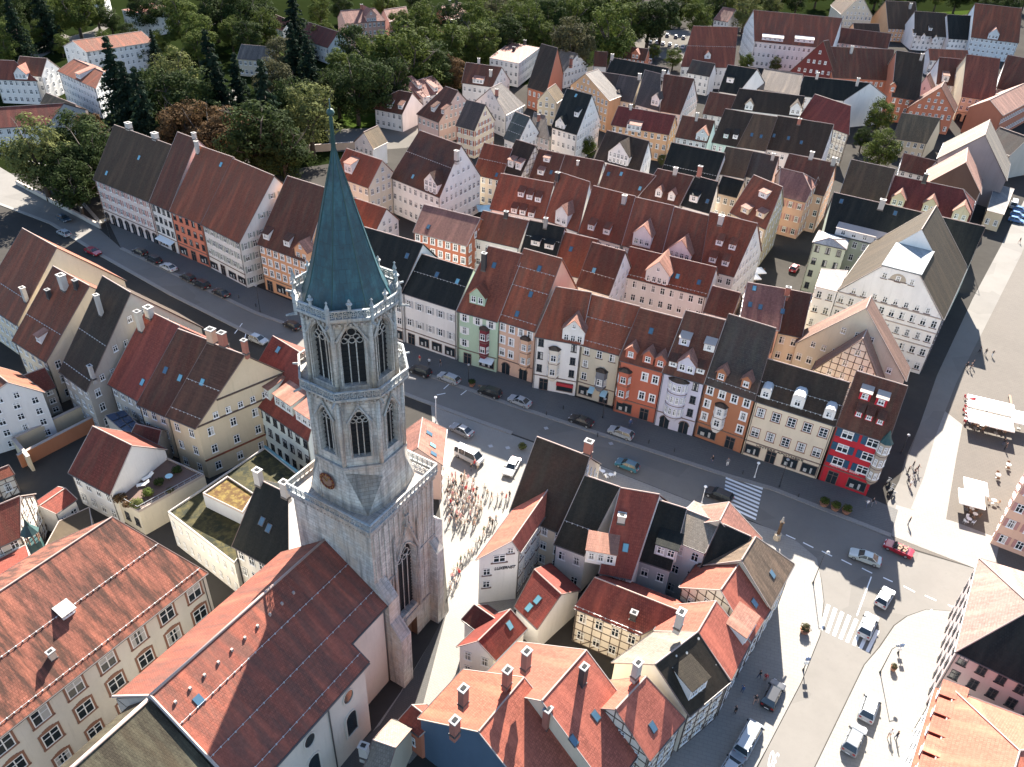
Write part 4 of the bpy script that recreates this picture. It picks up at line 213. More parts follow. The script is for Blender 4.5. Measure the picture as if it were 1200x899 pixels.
'trees': [[-125,197.8,'light',24,'big bright round tree beside the bridge at the bend',_[4]],[-118.2,196,'dark',17.6,'dark tree right below the bright round tree at the bend',_[4]],[-120.9,213.8,'dark',20.8,'dark tree behind the bright round tree at the bend',_[4]],[-127.9,231.3,'brown',14.4,'small reddish brown tree behind the corner house',_[4]],[-113,202.9,'dark',20.8,'shaded tree touching the long corner house',_[4]],[-111.7,188.3,'dark',16,'low dark tree by the bridge parapet',_[4]],[-110.2,197.2,'dark',16,'low dark tree against the corner house wall',_[4]],[-195.5,320.9,'conifer',25.5,'tall dark conifer between the white apartment blocks halfway up at upper left',_[5]],[-197.1,344.4,'conifer',27,'tall dark conifer between the white apartment blocks near the top edge at upper left',_[5]],[-190.8,358.6,'mid',24,'green leafy tree between the white apartment blocks near the top edge at upper left',_[6]],[-199.8,346.2,'mid',12.8,_[7],_[6]],[-208.9,336.9,'mid',16,_[7],_[6]],[-185.5,376.1,'dark',12.8,'dark green leafy tree between the white apartment blocks near the top edge at upper left',_[8]],[-127.6,253.3,'conifer',28.6,_[9],_[5]],[-116.7,237.2,'conifer',26,_[9],_[5]],[-109.2,228.2,'conifer',27,_[9],_[5]],[-115.7,269.7,'light',24,'bright yellow green tree right of the white apartment blocks below the villas at upper left','trees among the villas at upper left light'],[-111.3,247.3,'dark',24,_[10],_[8]],[-100.4,240.7,'dark',25.6,_[10],_[8]],[-144.1,352.9,'mid',24,'green leafy tree right of the white apartment blocks near the top edge at upper left',_[6]],[-137,372,'dark',24,_[11],_[8]],[-126.7,374.5,'dark',24,_[11],_[8]],[-149.6,339.1,'mid',12.8,_[12],_[6]],[-100.6,262.4,'conifer',29.9,_[13],_[5]],[-92.3,244.5,'conifer',27,_[13],_[5]],[-89.8,254.4,'conifer',25.5,_[13],_[5]],[-145.3,324.5,'conifer',15,'tall dark conifer right of the white apartment blocks halfway up at upper left',_[5]],[-131.2,331.8,'mid',16,'green leafy tree beside the beige house halfway up at upper left',_[6]],[-121.7,382,'dark',20.8,_[11],_[8]],[-152.9,325.6,'mid',11.2,_[12],_[6]],[-188.4,336.3,'mid',9.6,_[7],_[6]],[108.6,485.1,'mid',17.6,_[14],_[15]],[124.4,493.9,'dark',19.2,_[16],_[17]],[140,498.4,'mid',17.6,_[14],_[15]],[149.6,496.5,'dark',14.4,_[16],_[17]],[211.4,517.3,'mid',19.2,_[14],_[15]],[227.5,527.1,'dark',19.2,_[16],_[17]],[242.5,531.1,'mid',16,_[14],_[15]],[253.1,528.5,'dark',20.8,_[16],_[17]],[271,538.8,'mid',17.6,_[14],_[15]],[285,537.2,'dark',20.8,_[16],_[17]],[300.2,541.2,'mid',19.2,_[14],_[15]],[204.5,526.2,'dark',19.2,_[16],_[17]],[167.9,521.6,'mid',19.2,_[14],_[15]],[183.4,531.5,'dark',19.2,_[16],_[17]],[-218.2,370.3,'dark',19.2,_[18],_[19]],[-194,382,'mid',19.2,_[20],_[21]],[-166.5,350.5,'dark',12.8,_[18],_[19]],[-205.2,365.4,'mid',16,_[20],_[21]],[-219.3,356.5,'dark',22.4,_[18],_[19]],[-133.7,344.9,'mid',19.2,_[20],_[21]],[-115,345.8,'dark',17.6,_[18],_[19]],[-111.3,357.9,'mid',19.2,_[20],_[21]],[-169.2,377.6,'dark',20.8,_[18],_[19]],[-164.6,389.5,'mid',19.2,_[20],_[21]],[-125.3,355.7,'mid',16,_[20],_[21]],[-175.7,346.3,'mid',9.6,_[20],_[21]],[-198.2,315,'mid',14.4,_[20],_[21]],[-198.8,327.1,'mid',11.2,_[20],_[21]],[-98.1,226,'brown',20.8,'left one of three brown leaved trees behind the long roofs',_[22]],[-90.2,224.2,'brown',20.8,'middle one of three brown leaved trees behind the long roofs',_[22]],[-80.8,219.8,'brown',20.8,'right one of three brown leaved trees behind the long roofs',_[22]],[-95.5,347.6,'conifer',28.6,'tall dark conifer in the back of the wood, by the salmon villas',_[23]],[-93,315.5,'dull',19.2,_[24],_[25]],[-79.6,283.6,'conifer',28.5,_[26],_[23]],[-73.8,279.4,'conifer',26,_[26],_[23]],[-81.7,269.2,'dull',22.4,_[24],_[25]],[-72.9,226.2,'conifer',31.2,_[26],_[23]],[-72.4,212.8,'dark',25.6,_[27],_[28]],[-71.6,250.2,'dark',22.4,_[27],_[28]],[-65.7,213.1,'dark',24,_[27],_[28]],[-68,328.7,'dark',22.4,'dark green leafy tree in the middle of the wood, by the salmon villas',_[28]],[-56.3,270.4,'dark',24,_[29],_[28]],[-55.2,306.3,'mid',24,_[30],_[31]],[-41.8,299.8,'mid',28.8,'green leafy tree in the front of the wood, behind the pale pink roofed house',_[31]],[-54.4,366.5,'mid',20.8,_[32],_[31]],[-47.1,381.9,'mid',20.8,'green leafy tree in the back of the wood, behind the pale pink roofed house',_[31]],[-32.5,329.3,'mid',24,_[32],_[31]],[-24.5,372.7,'mid',24,_[33],_[31]],[-20.2,344.7,'mid',22.4,_[34],_[31]],[-16.1,408,'dull',20.8,'olive green tree in the back of the wood, behind the white pink roofed block',_[25]],[-10.3,360.2,'dark',20.8,'dark green leafy tree in the middle of the wood, behind the white pink roofed block',_[28]],[-50.3,272.8,'dark',22.4,_[29],_[28]],[-46,281.9,'dark',22.4,_[29],_[28]],[-64.1,277.1,'dark',19.2,_[27],_[28]],[-69.8,311.3,'mid',16,_[30],_[31]],[-35.7,306.8,'dark',20.8,'dark green leafy tree in the front of the wood, behind the pale pink roofed house',_[28]],[-27.5,341.5,'mid',20.8,_[34],_[31]],[-0.6,384.6,'mid',22.4,_[35],_[31]],[9,398.6,'dark',24,'dark green leafy tree in the back of the wood, behind the dark barn roof',_[28]],[20,408.1,'mid',22.4,_[35],_[31]],[7.2,377.1,'mid',16,'green leafy tree in the middle of the wood, behind the dark barn roof',_[31]],[-8.3,391,'mid',20.8,_[33],_[31]],[27.8,418.8,'mid',20.8,_[36],_[31]],[47.3,399.5,'mid',22.4,_[36],_[31]],[55.1,400.3,'dark',24,_[37],_[28]],[62.5,411.6,'dark',27.2,_[37],_[28]],[80.1,419.6,'mid',20.8,_[36],_[31]],[108.8,443,'light',20.8,_[38],_[39]],[32.1,423,'dark',22.4,_[37],_[28]],[40.8,429.4,'mid',22.4,_[36],_[31]],[-25.5,417.6,'mid',20.8,_[33],_[31]],[-35.2,388.3,'dark',20.8,_[40],_[28]],[-5.2,427,'mid',20.8,_[35],_[31]],[15.9,436.6,'mid',20.8,_[35],_[31]],[50,438.1,'dark',22.4,_[37],_[28]],[78.1,453.3,'mid',19.2,_[36],_[31]],[96.6,458,'dark',19.2,_[41],_[28]],[106.9,465.2,'mid',19.2,'green leafy tree in the back of the wood, at the upper right edge',_[31]],[130.4,476.8,'light',16,_[38],_[39]],[203.5,505.7,'dark',12.8,_[41],_[28]],[266.4,516.5,'dark',16,_[41],_[28]],[277.8,514.4,'dark',16,_[41],_[28]],[-87.1,360.6,'mid',14.4,'green leafy tree in the middle of the wood, by the salmon villas',_[31]],[-99,406.2,'mid',16,_[42],_[31]],[-91.8,420.2,'dark',16,'dark green leafy tree in the back of the wood, by the salmon villas',_[28]],[-71.4,422.4,'mid',17.6,_[42],_[31]],[-54.8,422.4,'dark',17.6,_[40],_[28]],[-64.6,239.7,'light',24,'sunlit yellow green tree just left of the spire tip',_[43]],[-28.2,310.8,'brown',16,'single orange brown tree by the maroon roof',_[43]],[3.6,381.6,'light',12.8,'small pale green tree behind the white block',_[43]],[17.6,341.5,'dull',25.6,'round olive tree behind the dark barn roof',_[43]],[33.2,353.1,'mid',30.4,'largest round tree left of the car park',_[43]],[124.5,287.4,'mid',14.3,'tree between the maroon block and the brown roof',_[43]],[111.5,248.8,'mid',15.4,'tree in front of the cream house with brown roof',_[43]],[113.5,270,'dark',8.8,'shaded tree behind the crimson roof',_[43]],[62.6,364.8,'mid',9.6,'bush at the edge of the car park',_[43]],[56,379.5,'mid',8,'left bush below the car park',_[43]],[20.4,249.7,'mid',7.7,'green tree in the yard of the white gable house',_[43]],[93.4,362.3,'mid',9.6,'small tree by the white modern building',_[43]],[107.3,365.9,'light',8,'pale bush in front of the white modern building',_[43]],[43.4,246.1,'light',4.4,'bush in the yard beside the white gable wall',_[43]],[-148,273.8,'light',6.4,'small bright bush by the brown outbuilding',_[43]]],
'shrubs': [[51.48,95.7,0.1,0.9,'leaf_mid','left of three round planted tubs by the red house',_[44],True],[53.03,94.84,0.1,0.9,'leaf_mid','middle of three round planted tubs by the red house',_[44],True],[54.61,94.18,0.1,0.9,'leaf_mid','right of three round planted tubs by the red house',_[44],True],[41.54,70.37,0.12,0.8,'leaf_dull','single planted tub on the corner pavement',None,True],[51.79,65.08,0.12,0.5,'leaf_dull','small planted tub beside the lamp post',None,True],[-7.62,123.75,0.1,0.8,'leaf_dark','dark planted tub between two parked cars',None,True],[-56.53,83.99,4.7,1.1,_[45],'yellow brown bush on the roof terrace',_[46],False],[-55.13,83.02,4.7,0.8,_[45],'low golden bush at the terrace corner',_[46],False],[-53.79,83.12,4.7,1.1,_[47],'bright green bush on the roof terrace',_[46],False],[-53.11,85.5,4.7,1,'leaf_mid','slim dark cone shrub on the roof terrace',_[46],False],[-52.41,87.95,4.7,0.9,'leaf_dark','dark round shrub in the middle of the terrace',_[46],False],[-50.74,90.76,4.7,0.9,'leaf_dark','dark round shrub near the back of the terrace',_[46],False],[-50.17,86.44,4.7,0.7,'leaf_dull','low shrub along the terrace railing',_[46],False],[2.34,106.03,0.05,0.9,_[47],'yellow green bush at the plaza edge',None,False]],
'cars': [[-89.84,170.37,2.62,'hatch','black','black hatchback, leftmost parked car below the corner house',_[48],_[49]],[-85.22,166.89,2.54,'suv','black','black estate parked in front of the grey awning',_[48],_[49]],[-80.46,163.54,2.56,'sedan','white','white car parked in front of the orange house',_[48],_[49]],[-74.47,159.21,2.54,'hatch','black','small black car below the orange house',_[48],_[49]],[-70.42,156.43,2.54,'suv','black','large black car in front of the house with green shutters',_[48],_[49]],[-64.96,153.1,2.54,'sedan','black','black car parked alone at the end of the left row',_[48],_[49]],[-46.36,141.27,2.54,'hatch','black','black car half hidden by the left edge of the tower',_[48],_[49]],[-17.86,126.98,2.65,'suv','black','black car parked just right of the tower belfry',_[48],_[49]],[-12.15,125.19,2.62,'estate','silver','silver estate parked below the pale green house',_[48],_[49]],[-4.08,121.31,2.69,'suv','black','black car with chrome sills by the peach house',_[48],_[49]],[1.59,118.98,2.62,'sedan','silver','silver blue saloon below the peach house',_[48],_[49]],[12.8,114.03,2.67,'sedan','black','black saloon in front of the yellow grey house',_[48],_[49]],[19.74,111.17,2.64,'estate','silver','silver car parked in front of the brick orange house',_[48],_[49]],[20.12,102.55,2.64,'hatch','teal','dark teal car with bright roof driving down the street',None,'car'],[34.49,96.24,2.6,'suv','black','black car waiting at the zebra crossing',None,'car'],[-51.55,135.18,-0.493,'hatch','silver','silver blue car behind the red roof with dormers',None,'car'],[-115.59,186.26,-0.6,'hatch','darkblue','dark blue car on the bright bridge',None,'car'],[-111.67,178.17,2.55,'hatch','silver','silver car on the bright bridge',None,'car'],[-100.56,169.39,-0.55,'sedan','red','red and white car entering the shaded street',None,'car'],[-8.44,109.64,2.55,'sedan','grey','grey car parked at the plaza edge',None,_[49]],[-6.58,102.69,-0.57,'van','white','white van standing beside the crowd on the plaza',None,'van'],[0.7,100.64,-1.89,'sedan','white','white saloon parked on the plaza beside the dark mossy roof',None,_[49]],[54.38,84.31,2.69,'sedan','mint','long white saloon driving across the junction',None,'car'],[60.15,86.41,2.54,'cabrio','red','red convertible beside the white saloon',None,'car'],[54.71,76.78,0.89,'hatch','white','white car waiting behind the stop line',None,'car'],[50.58,71.67,0.97,'suv','white','white car on the striped crossing of the side street',None,'car'],[46.66,59.2,1.01,'suv','white','white car parked beside the tall lamp post',None,_[49]],[43.32,54.72,0.94,'suv','grey','dark grey car with red lights parked in the side street',None,_[49]],[34.83,60.19,0.98,'suv','black','black car parked in the shade of the half timbered houses',None,_[49]],[30.41,54.03,0.95,'van','silver','silver van parked in the shade of the half timbered houses',None,_[49]],[27.67,50.41,0.92,'sedan','silver','silver car cut off by the bottom edge of the photo',None,_[49]],[58.12,410.73,1.37,'hatch','white',_[50],_[51],_[49]],[61.59,412.33,1.36,'hatch','white',_[50],_[51],_[49]],[64.23,410.3,1.36,'hatch','white',_[50],_[51],_[49]],[67.38,409.25,1.35,'hatch','silver',_[50],_[51],_[49]],[69.94,405.55,1.35,'hatch','white',_[50],_[51],_[49]],[72.96,405.34,1.34,'hatch','white',_[50],_[51],_[49]],[62.99,427.86,1.37,'hatch','darkblue',_[52],_[51],_[49]],[68.57,428.16,1.36,'hatch','darkblue',_[52],_[51],_[49]],[72.57,426.28,1.35,'hatch','darkblue',_[52],_[51],_[49]],[76.24,425.25,1.34,'hatch','darkblue',_[52],_[51],_[49]],[-137.81,235.99,-0.126,'sedan','white','white car under the bright tree at the bend',None,_[49]],[68.09,179.21,1.05,'hatch','red','small red car in the shaded alley behind the row',None,_[49]],[145.65,223.97,-0.61,'hatch','blue',_[53],_[54],_[49]],[142.99,220.02,-0.6,'hatch','blue',_[53],_[54],_[49]],[140.66,216.2,-0.59,'hatch','blue',_[53],_[54],_[49]],[145.42,227.65,1.05,'van','white','white van parked at the end of the market street',None,'van'],[52.12,373.64,2.75,'van','white','white van behind the long black roof by the car park',None,'van'],[74.31,127.3,1.07,'hatch','white','white car in the shaded lane beside the town hall',None,_[49]]],
'people': [[-9.49,96.28,'white',None,_[55],_[56]],[-5.06,91.8,'white',None,_[55],_[56]],[-4.78,94.3,'black',None,_[57],_[58]],[-6.42,93.41,'white',None,_[55],_[56]],[-8.3,91.77,'grey',None,_[59],_[60]],[-9.37,93.44,'black',None,_[57],_[58]],[-5.81,92.25,'pink',None,_[61],_[62]],[-7.11,94.42,'grey',None,_[59],_[60]],[-7.82,93.53,'grey',None,_[59],_[60]],[-6.56,90.09,'beige',None,_[63],_[64]],[-6.02,94.27,'white',None,_[55],_[56]],[-7.59,90.74,'black',None,_[57],_[58]],[-6.57,91.39,'white',None,_[55],_[56]],[-7.43,87.98,'black',None,_[57],_[58]],[-4.39,92.44,'pink',None,_[61],_[62]],[-7.62,89.81,'white',None,_[55],_[56]],[-6.48,96.11,'white',None,_[55],_[56]],[-7.55,88.76,'pink',None,_[61],_[62]],[-7.31,93.49,'black',None,_[57],_[58]],[-6.68,92.51,'white',None,_[55],_[56]],[-3.93,91.89,'white',None,_[55],_[56]],[-8.28,88.94,'grey',None,_[59],_[60]],[-5.68,87.13,'black',None,_[57],_[58]],[-4.54,88.99,'white',None,_[55],_[56]],[-5.58,90.77,'white',None,_[55],_[56]],[-8.58,93.1,'pink',None,_[61],_[62]],[-6.1,91.5,'beige',None,_[63],_[64]],[-4.91,92.88,'black',None,_[57],_[58]],[-8.72,91.25,'red',None,_[65],_[66]],[-4.69,87.3,'beige',None,_[63],_[64]],[-8.61,87.72,'white',None,_[55],_[56]],[-7.05,97.83,'beige',None,_[63],_[64]],[-9.03,97.41,'pink',None,_[61],_[62]],[-8.74,96.03,'pink',None,_[61],_[62]],[-6.65,87.37,'white',None,_[55],_[56]],[-5.48,96.45,'beige',None,_[63],_[64]],[-5.3,94.02,'red',None,_[65],_[66]],[-8.51,97.6,'pink',None,_[61],_[62]],[-6.96,97,'beige',None,_[63],_[64]],[-8.25,95.47,'black',None,_[57],_[58]],[-6.14,87.4,'white',None,_[55],_[56]],[-9.11,95.27,'white',None,_[55],_[56]],[-7.08,88.92,'white',None,_[55],_[56]],[-4.29,88.33,'black',None,_[57],_[58]],[-7.32,91.67,'white',None,_[55],_[56]],[-6.42,97.15,'pink',None,_[61],_[62]],[-8.49,94.32,'white',None,_[55],_[56]],[-5.09,89.73,'white',None,_[55],_[56]],[-8.14,89.73,'white',None,_[55],_[56]],[-5.39,93.07,'white',None,_[55],_[56]],[-8.24,90.75,'white',None,_[55],_[56]],[-7.19,95.34,'black',None,_[57],_[58]],[-7.5,97.11,'black',None,_[57],_[58]],[-5.56,95.35,'white',None,_[55],_[56]],[-8.93,90.26,'grey',None,_[59],_[60]],[-7.48,86.31,'grey',None,_[59],_[60]],[-3.83,89.97,'beige',None,_[63],_[64]],[-9.18,91.62,'white',None,_[55],_[56]],[-5.45,88.77,'pink',None,_[61],_[62]],[-6.16,86.29,'grey',None,_[59],_[60]],[-6.53,94.47,'red',None,_[65],_[66]],[-4.38,90.73,'white',None,_[55],_[56]],[-6.88,88.11,'pink',None,_[61],_[62]],[-8,92.49,'beige',None,_[63],_[64]],[-6.62,89.13,'grey',None,_[59],_[60]],[-4.63,89.94,'grey',None,_[59],_[60]],[-3.54,95.17,'white',None,_[67],_[68]],[-3.05,93.82,'beige',None,'person in a beige top in the loose line right of the crowd','loose line of people right of the crowd, beige'],[-2.34,93.28,'black',None,_[69],_[70]],[-1.37,92.96,'white',None,_[67],_[68]],[-0.7,93.4,'grey',None,'person in a grey top in the loose line right of the crowd','loose line of people right of the crowd, grey'],[-0,92.87,'red',None,'person in a red top in the loose line right of the crowd','loose line of people right of the crowd, red'],[0.52,93.68,'black',None,_[69],_[70]],[-2.33,87.83,'black',None,_[71],_[72]],[-1.91,87.31,'black',None,_[71],_[72]],[-1.42,88.07,'black',None,_[71],_[72]],[-3.12,85.62,'green',None,_[73],_[74]],[-2.51,86.37,'white',None,_[75],_[76]],[-4.13,83.12,'white',None,_[75],_[76]],[-3.65,83.67,'green',None,_[73],_[74]],[-4.67,81.73,'white',None,_[75],_[76]],[-5.12,81.03,'beige',None,'person in a beige top in the line along the pink roofed house','line of people along the pink roofed house, beige'],[-5.58,80.34,'white',None,_[75],_[76]],[-5.97,79.01,'white',None,_[75],_[76]],[-6.53,78.33,'green',None,_[73],_[74]],[-6.97,77.67,'white',None,_[75],_[76]],[-6.18,77.08,'red',None,'person in a red top in the line along the pink roofed house','line of people along the pink roofed house, red'],[-7.1,76.4,'pink',None,'person in a pink top in the line along the pink roofed house','line of people along the pink roofed house, pink'],[-7.2,74.85,'white',None,_[75],_[76]],[-6.54,75.51,'white',None,_[75],_[76]],[-6.15,79.65,'green',None,_[73],_[74]],[-5.56,100.6,'red',None,'person in a red top standing by the white van','people by the white van, red'],[-6.07,99.71,'black',None,'person in a black top standing by the white van','people by the white van, black'],[-4.97,100.22,'white',None,'person in a white top standing by the white van','people by the white van, white'],[63.95,92.25,'black',None,'dark dressed person walking alone across the bright crossing strip',None],[58.49,95.88,'white',None,'left one of a couple by the red house corner',None],[59.41,96.15,'black',None,'right one of a couple by the red house corner',None],[47.9,55.52,'white',None,'left person of a pair walking below the lamp post',None],[48.66,55.34,'black',None,'right person of a pair walking below the lamp post',None],[33.71,62.83,'black',None,'person in black walking beside a person in red in the shade',None],[34.4,62.5,'red',None,'person in a red top walking in the shaded side street',None],[31.05,60.59,'blue',None,'person in a blue top pushing along in the shaded side street',None],[32.38,59.24,'black',None,'lone dark figure in front of the parked black car',None],[29.61,57.68,'black',None,'dark figure nearest the half timbered house corner',None],[34.89,104.75,'black',None,'dark figure standing on the shaded pavement',None],[37.44,104.28,'grey',None,'grey figure by the ochre house',None],[21.63,113.73,'blue',None,'person in blue beside the lamp in the shaded street',None],[-18.45,131.01,'red',None,'person in red at the white shop front',None],[-16.47,129.99,'white',None,'person in white at the shop windows',None],[-14.24,129.59,'black',None,'person in black near the green house shop',None],[68.41,104.65,'black',None,_[77],_[78]],[69.91,106.3,'black',None,_[77],_[78]],[69.53,104.52,'black',None,_[77],_[78]],[67.6,102.45,'grey',None,_[77],_[78]],[69.05,103.62,'black',None,_[77],_[78]],[70.24,105.23,'black',None,_[77],_[78]],[67.56,101.19,'white',None,_[77],_[78]],[93.11,138.54,'black',None,_[79],_[80]],[93.57,137.96,'black',None,_[79],_[80]],[94.68,139.3,'black',None,_[79],_[80]],[98.51,144.76,'black',None,_[79],_[80]],[99.52,144.2,'black',None,_[79],_[80]],[100.72,143.65,'black',None,_[79],_[80]],[134.68,201.85,'black',None,'person at the far right end of the sunny square',None],[89.07,113.75,'black',None,'person in dark clothes between the two rows of parasols',None],[88.81,112.54,'black',None,'second person in dark clothes between the parasol rows',None],[87.88,125.62,'white','denim',_[81],_[82],4,0.03],[86.98,123.93,'white','denim',_[81],_[82],4,0.03],[86.11,122.27,'red','denim',_[81],_[82],4,0.03],[85.36,120.91,'pink','denim',_[81],_[82],4,0.03],[85.78,119.66,'white','denim',_[81],_[82],4,0.03],[86.95,120.52,'red','denim',_[81],_[82],4,0.03],[87.31,119.53,'white','denim',_[81],_[82],4,0.03],[90.87,119.3,'red','denim',_[81],_[82],4,0.03],[91.99,119.65,'white','denim',_[81],_[82],4,0.03],[89.81,118.71,'pink','denim',_[81],_[82],4,0.03]],
'umbrellas': [[88.34,123.22,4.2,-0.35,'canvas','upper left of the four joined white parasols',_[83]],[91.91,121.92,4.2,-0.35,'canvas','upper right of the four joined white parasols',_[83]],[86.28,118.61,4.2,-0.35,'canvas','lower left of the four joined white parasols',_[83]],[89.46,117.36,4.2,-0.35,'canvas','lower right of the four joined white parasols',_[83]],[94.48,119.03,4.2,-0.35,'canvas','white parasol cut by the right edge',_[83]],[77.02,99.42,3.6,-0.35,'canvas','upper of two white parasols near the peach building',_[83]],[75.03,96.47,3.8,-0.35,'canvas','lower of two white parasols near the peach building',_[83]],[57.41,173.19,3,0.2,'canvas','upper small white parasol in the shaded alley',None],[55.49,169.97,3,0.2,'canvas','lower small white parasol in the shaded alley',None],[-9.69,201.65,4,0.2,'canvas_blue','pale blue parasol beside the tall white gable house',None],[87.37,123.94,1.5,0.3,_[84],'small red and white parasol beside the large ones',None]],
'tables': [[86.68,119.51,0.71,4,_[85],_[86],'wood'],[87.2,118.54,1.45,4,_[85],_[86],'wood'],[90.21,118.53,0.096,4,_[85],_[86],'wood'],[91.16,117.85,2.77,4,_[85],_[86],'wood'],[89.63,121.81,1.11,4,_[85],_[86],'wood'],[92.81,120.01,2.81,4,_[85],_[86],'wood'],[75.47,95.95,2.06,3,_[87],_[88],'wood'],[75.52,94.79,2.02,3,_[87],_[88],'wood'],[74.02,93.55,1.42,3,_[87],_[88],_[89]],[76.2,96.98,2.84,3,_[87],_[88],'wood'],[87.54,124.82,0.354,2,_[90],_[91],_[84]],[86.25,122.58,2.01,2,_[90],_[91],_[84]],[85.16,120.41,0.87,2,_[90],_[91],_[84]],[88.52,127.09,2.02,2,_[90],_[91],_[84]],[15.88,100.54,2.19,2,_[92],_[93],_[89]],[17.11,99.79,0.49,2,_[92],_[93],_[89]],[29,92.66,0.6,2,_[92],_[93],_[89]],[57.59,173.91,0.075,2,_[94],_[95],'wood'],[59.46,176.74,0.69,2,_[94],_[95],'wood'],[55.77,171.15,0.235,2,_[94],_[95],'wood'],[83.85,104.76,1.2,2,_[96],_[97],'wood'],[80.14,98.25,2.92,2,_[96],_[97],'wood'],[86.96,107.62,1.09,2,_[96],_[97],'wood']],
'motorbikes': [[64.05,101.8,0.8,'motorbike nearest the red house corner'],[64.11,100.35,0.8,'motorbike in the middle by the red house'],[63.73,98.48,0.9,'motorbike nearest the crossing'],[63.52,99.48,0.7,'motorbike at the back of the group']],
'lamps': [[49.96,64.55,5.1,'arm','tall lamp post beside the parked white car',0.9,0.5],[45.22,79.16,5.9,'arm','lamp post on the bright corner pavement',0.8,0.6],[-13.26,112.42,5.3,'pale','pale lamp post at the plaza corner',0,0],[16.83,115.87,4.3,'plain','lamp between parked cars in front of the slate bay house',0,0],[31.52,94.77,3.6,'pale','pale lamp post at the zebra crossing',0,0],[-100.36,177.86,4.6,'plain','dark lamp post at the bend below the corner house',0,0],[-54.57,146.69,6.4,'plain','dark lamp post below the apricot house',0,0],[45.23,99.58,6,'plain','lamp post below the cream shop front',0,0],[41.55,101.61,3.2,'pale','short pale post at the upper end of the crossing',0,0],[69.4,110.14,4,'plain','thin dark post in the lane beside the red house',0,0],[-111.4,188.11,2.9,'pale','pale lamp by the bridge parapet',0,0],[53.47,67.75,2.2,'sign','blue sign on the right pavement',0,0],[-8.38,125.23,3.8,'plain','lamp beside the dark planted tub',0,0],[39.85,64.34,2.9,'sign','traffic sign on the left corner pavement',0,0]],
'bollards': [[6.52,115.78,0.9,_[98]],[9.69,117.84,0.9,_[98]],[15.58,110.38,0.9,_[98]],[24.54,109.2,0.9,_[98]],[28.78,107.23,0.9,_[98]],[39.68,102.32,0.9,_[98]],[47.77,97.33,0.9,_[98]],[-56.06,148.71,0.9,_[98]],[-77.87,162.86,0.9,_[98]],[-60.75,151.94,0.9,_[98]]],
'benches': [[96.99,127.8,1.2,3,'green planted bench at the top of the parasols'],[-5.47,123.24,-0.3,2,'bench near the pale green house']],
'column': [41.96,87.67],
'walls': [[[-80.92,98.74],[-73.79,108.47],3,_[99],'ochre garden wall behind the white gable house'],[[-78.45,95.13],[-71.29,105.58],2.6,'wall_ochre','lower ochre terrace wall in the shaded lane'],[[-80.92,98.74],[-76.18,94.47],3,_[99],'short ochre wall end by the lane'],[[-138.92,207.4],[-104.85,182.74],1.1,'wall_greige','long low parapet wall of the bridge'],[[-77.92,238.87],[-44.73,251.39],2.2,'wall_tanwall','long pale garden wall with a lean-to roof behind the apricot house']],
'terrace': [[-54.74,88.92,4.72,0.9,'lounger','upper white sun lounger on the roof terrace'],[-54.9,87.4,4.72,0.4,'lounger','lower white sun lounger on the roof terrace'],[-51.32,89.17,4.72,0,'table','pale blue round table on the roof terrace']],
'covers': [[62.1,89.76],[67.02,89.38],[73.27,86.97],[42.03,74.37],[35.98,64.5],[54.41,66.88],[51.6,59.03],[60.96,75.1],[-0.17,106.12],[6.5,112.06],[17.88,108.68],[43.06,100.67],[62.41,61.41],[-3.14,106.34]],
'rail': [[-58.8,85.37],[-53.19,82.21],[-46.56,90.41]],
'lantern': [-59.6,69.21],
}
# ---------------------------------------------------------------- materials
MATS = {}
def newmat(name):
    m = bpy.data.materials.new(name); m.use_nodes = True; MATS[name] = m
    return m, m.node_tree, m.node_tree.nodes['Principled BSDF']
def node(nt, t, **k):
    n = nt.nodes.new(t)
    for a, b in k.items():
        if a.startswith('i_'): n.inputs[a[2:].replace('_', ' ')].default_value = b
        else: setattr(n, a, b)
    return n
def mixc(nt, fac, a, b, mode='MIX'):
    n = nt.nodes.new('ShaderNodeMix'); n.data_type = 'RGBA'; n.blend_type = mode
    for s, v in ((n.inputs[0], fac), (n.inputs[6], a), (n.inputs[7], b)):
        if hasattr(v, 'is_output'): nt.links.new(v, s)
        elif isinstance(v, (int, float)): s.default_value = v
        else: s.default_value = (*v, 1)
    return n.outputs[2]
def ramp(nt, src, lo, hi):
    n = nt.nodes.new('ShaderNodeMapRange'); n.inputs[1].default_value = lo; n.inputs[2].default_value = hi
    nt.links.new(src, n.inputs[0]); return n.outputs[0]
def mapped(nt, kind, sx, sy, sz=1):
    tc = nt.nodes.new('ShaderNodeTexCoord'); mp = nt.nodes.new('ShaderNodeMapping')
    nt.links.new(tc.outputs[kind], mp.inputs[0]); mp.inputs[3].default_value = (sx, sy, sz); return mp.outputs[0]
def objrand(nt, col, amt):
    oi = nt.nodes.new('ShaderNodeObjectInfo'); h = nt.nodes.new('ShaderNodeHueSaturation')
    mr = nt.nodes.new('ShaderNodeMapRange'); mr.inputs[3].default_value = 1 - amt; mr.inputs[4].default_value = 1 + amt
    nt.links.new(oi.outputs['Random'], mr.inputs[0]); nt.links.new(mr.outputs[0], h.inputs['Value'])
    nt.links.new(col, h.inputs['Color']); return h.outputs[0]
def noise(nt, vec, scale, detail=4, rough=.6):
    n = nt.nodes.new('ShaderNodeTexNoise'); n.inputs['Scale'].default_value = scale; n.inputs['Detail'].default_value = detail
    n.inputs['Roughness'].default_value = rough; nt.links.new(vec, n.inputs['Vector']); return n.outputs['Fac']
def bump(nt, p, h, s, d):
    b = nt.nodes.new('ShaderNodeBump'); b.inputs['Strength'].default_value = s; b.inputs['Distance'].default_value = d
    nt.links.new(h, b.inputs['Height']); nt.links.new(b.outputs[0], p.inputs['Normal'])
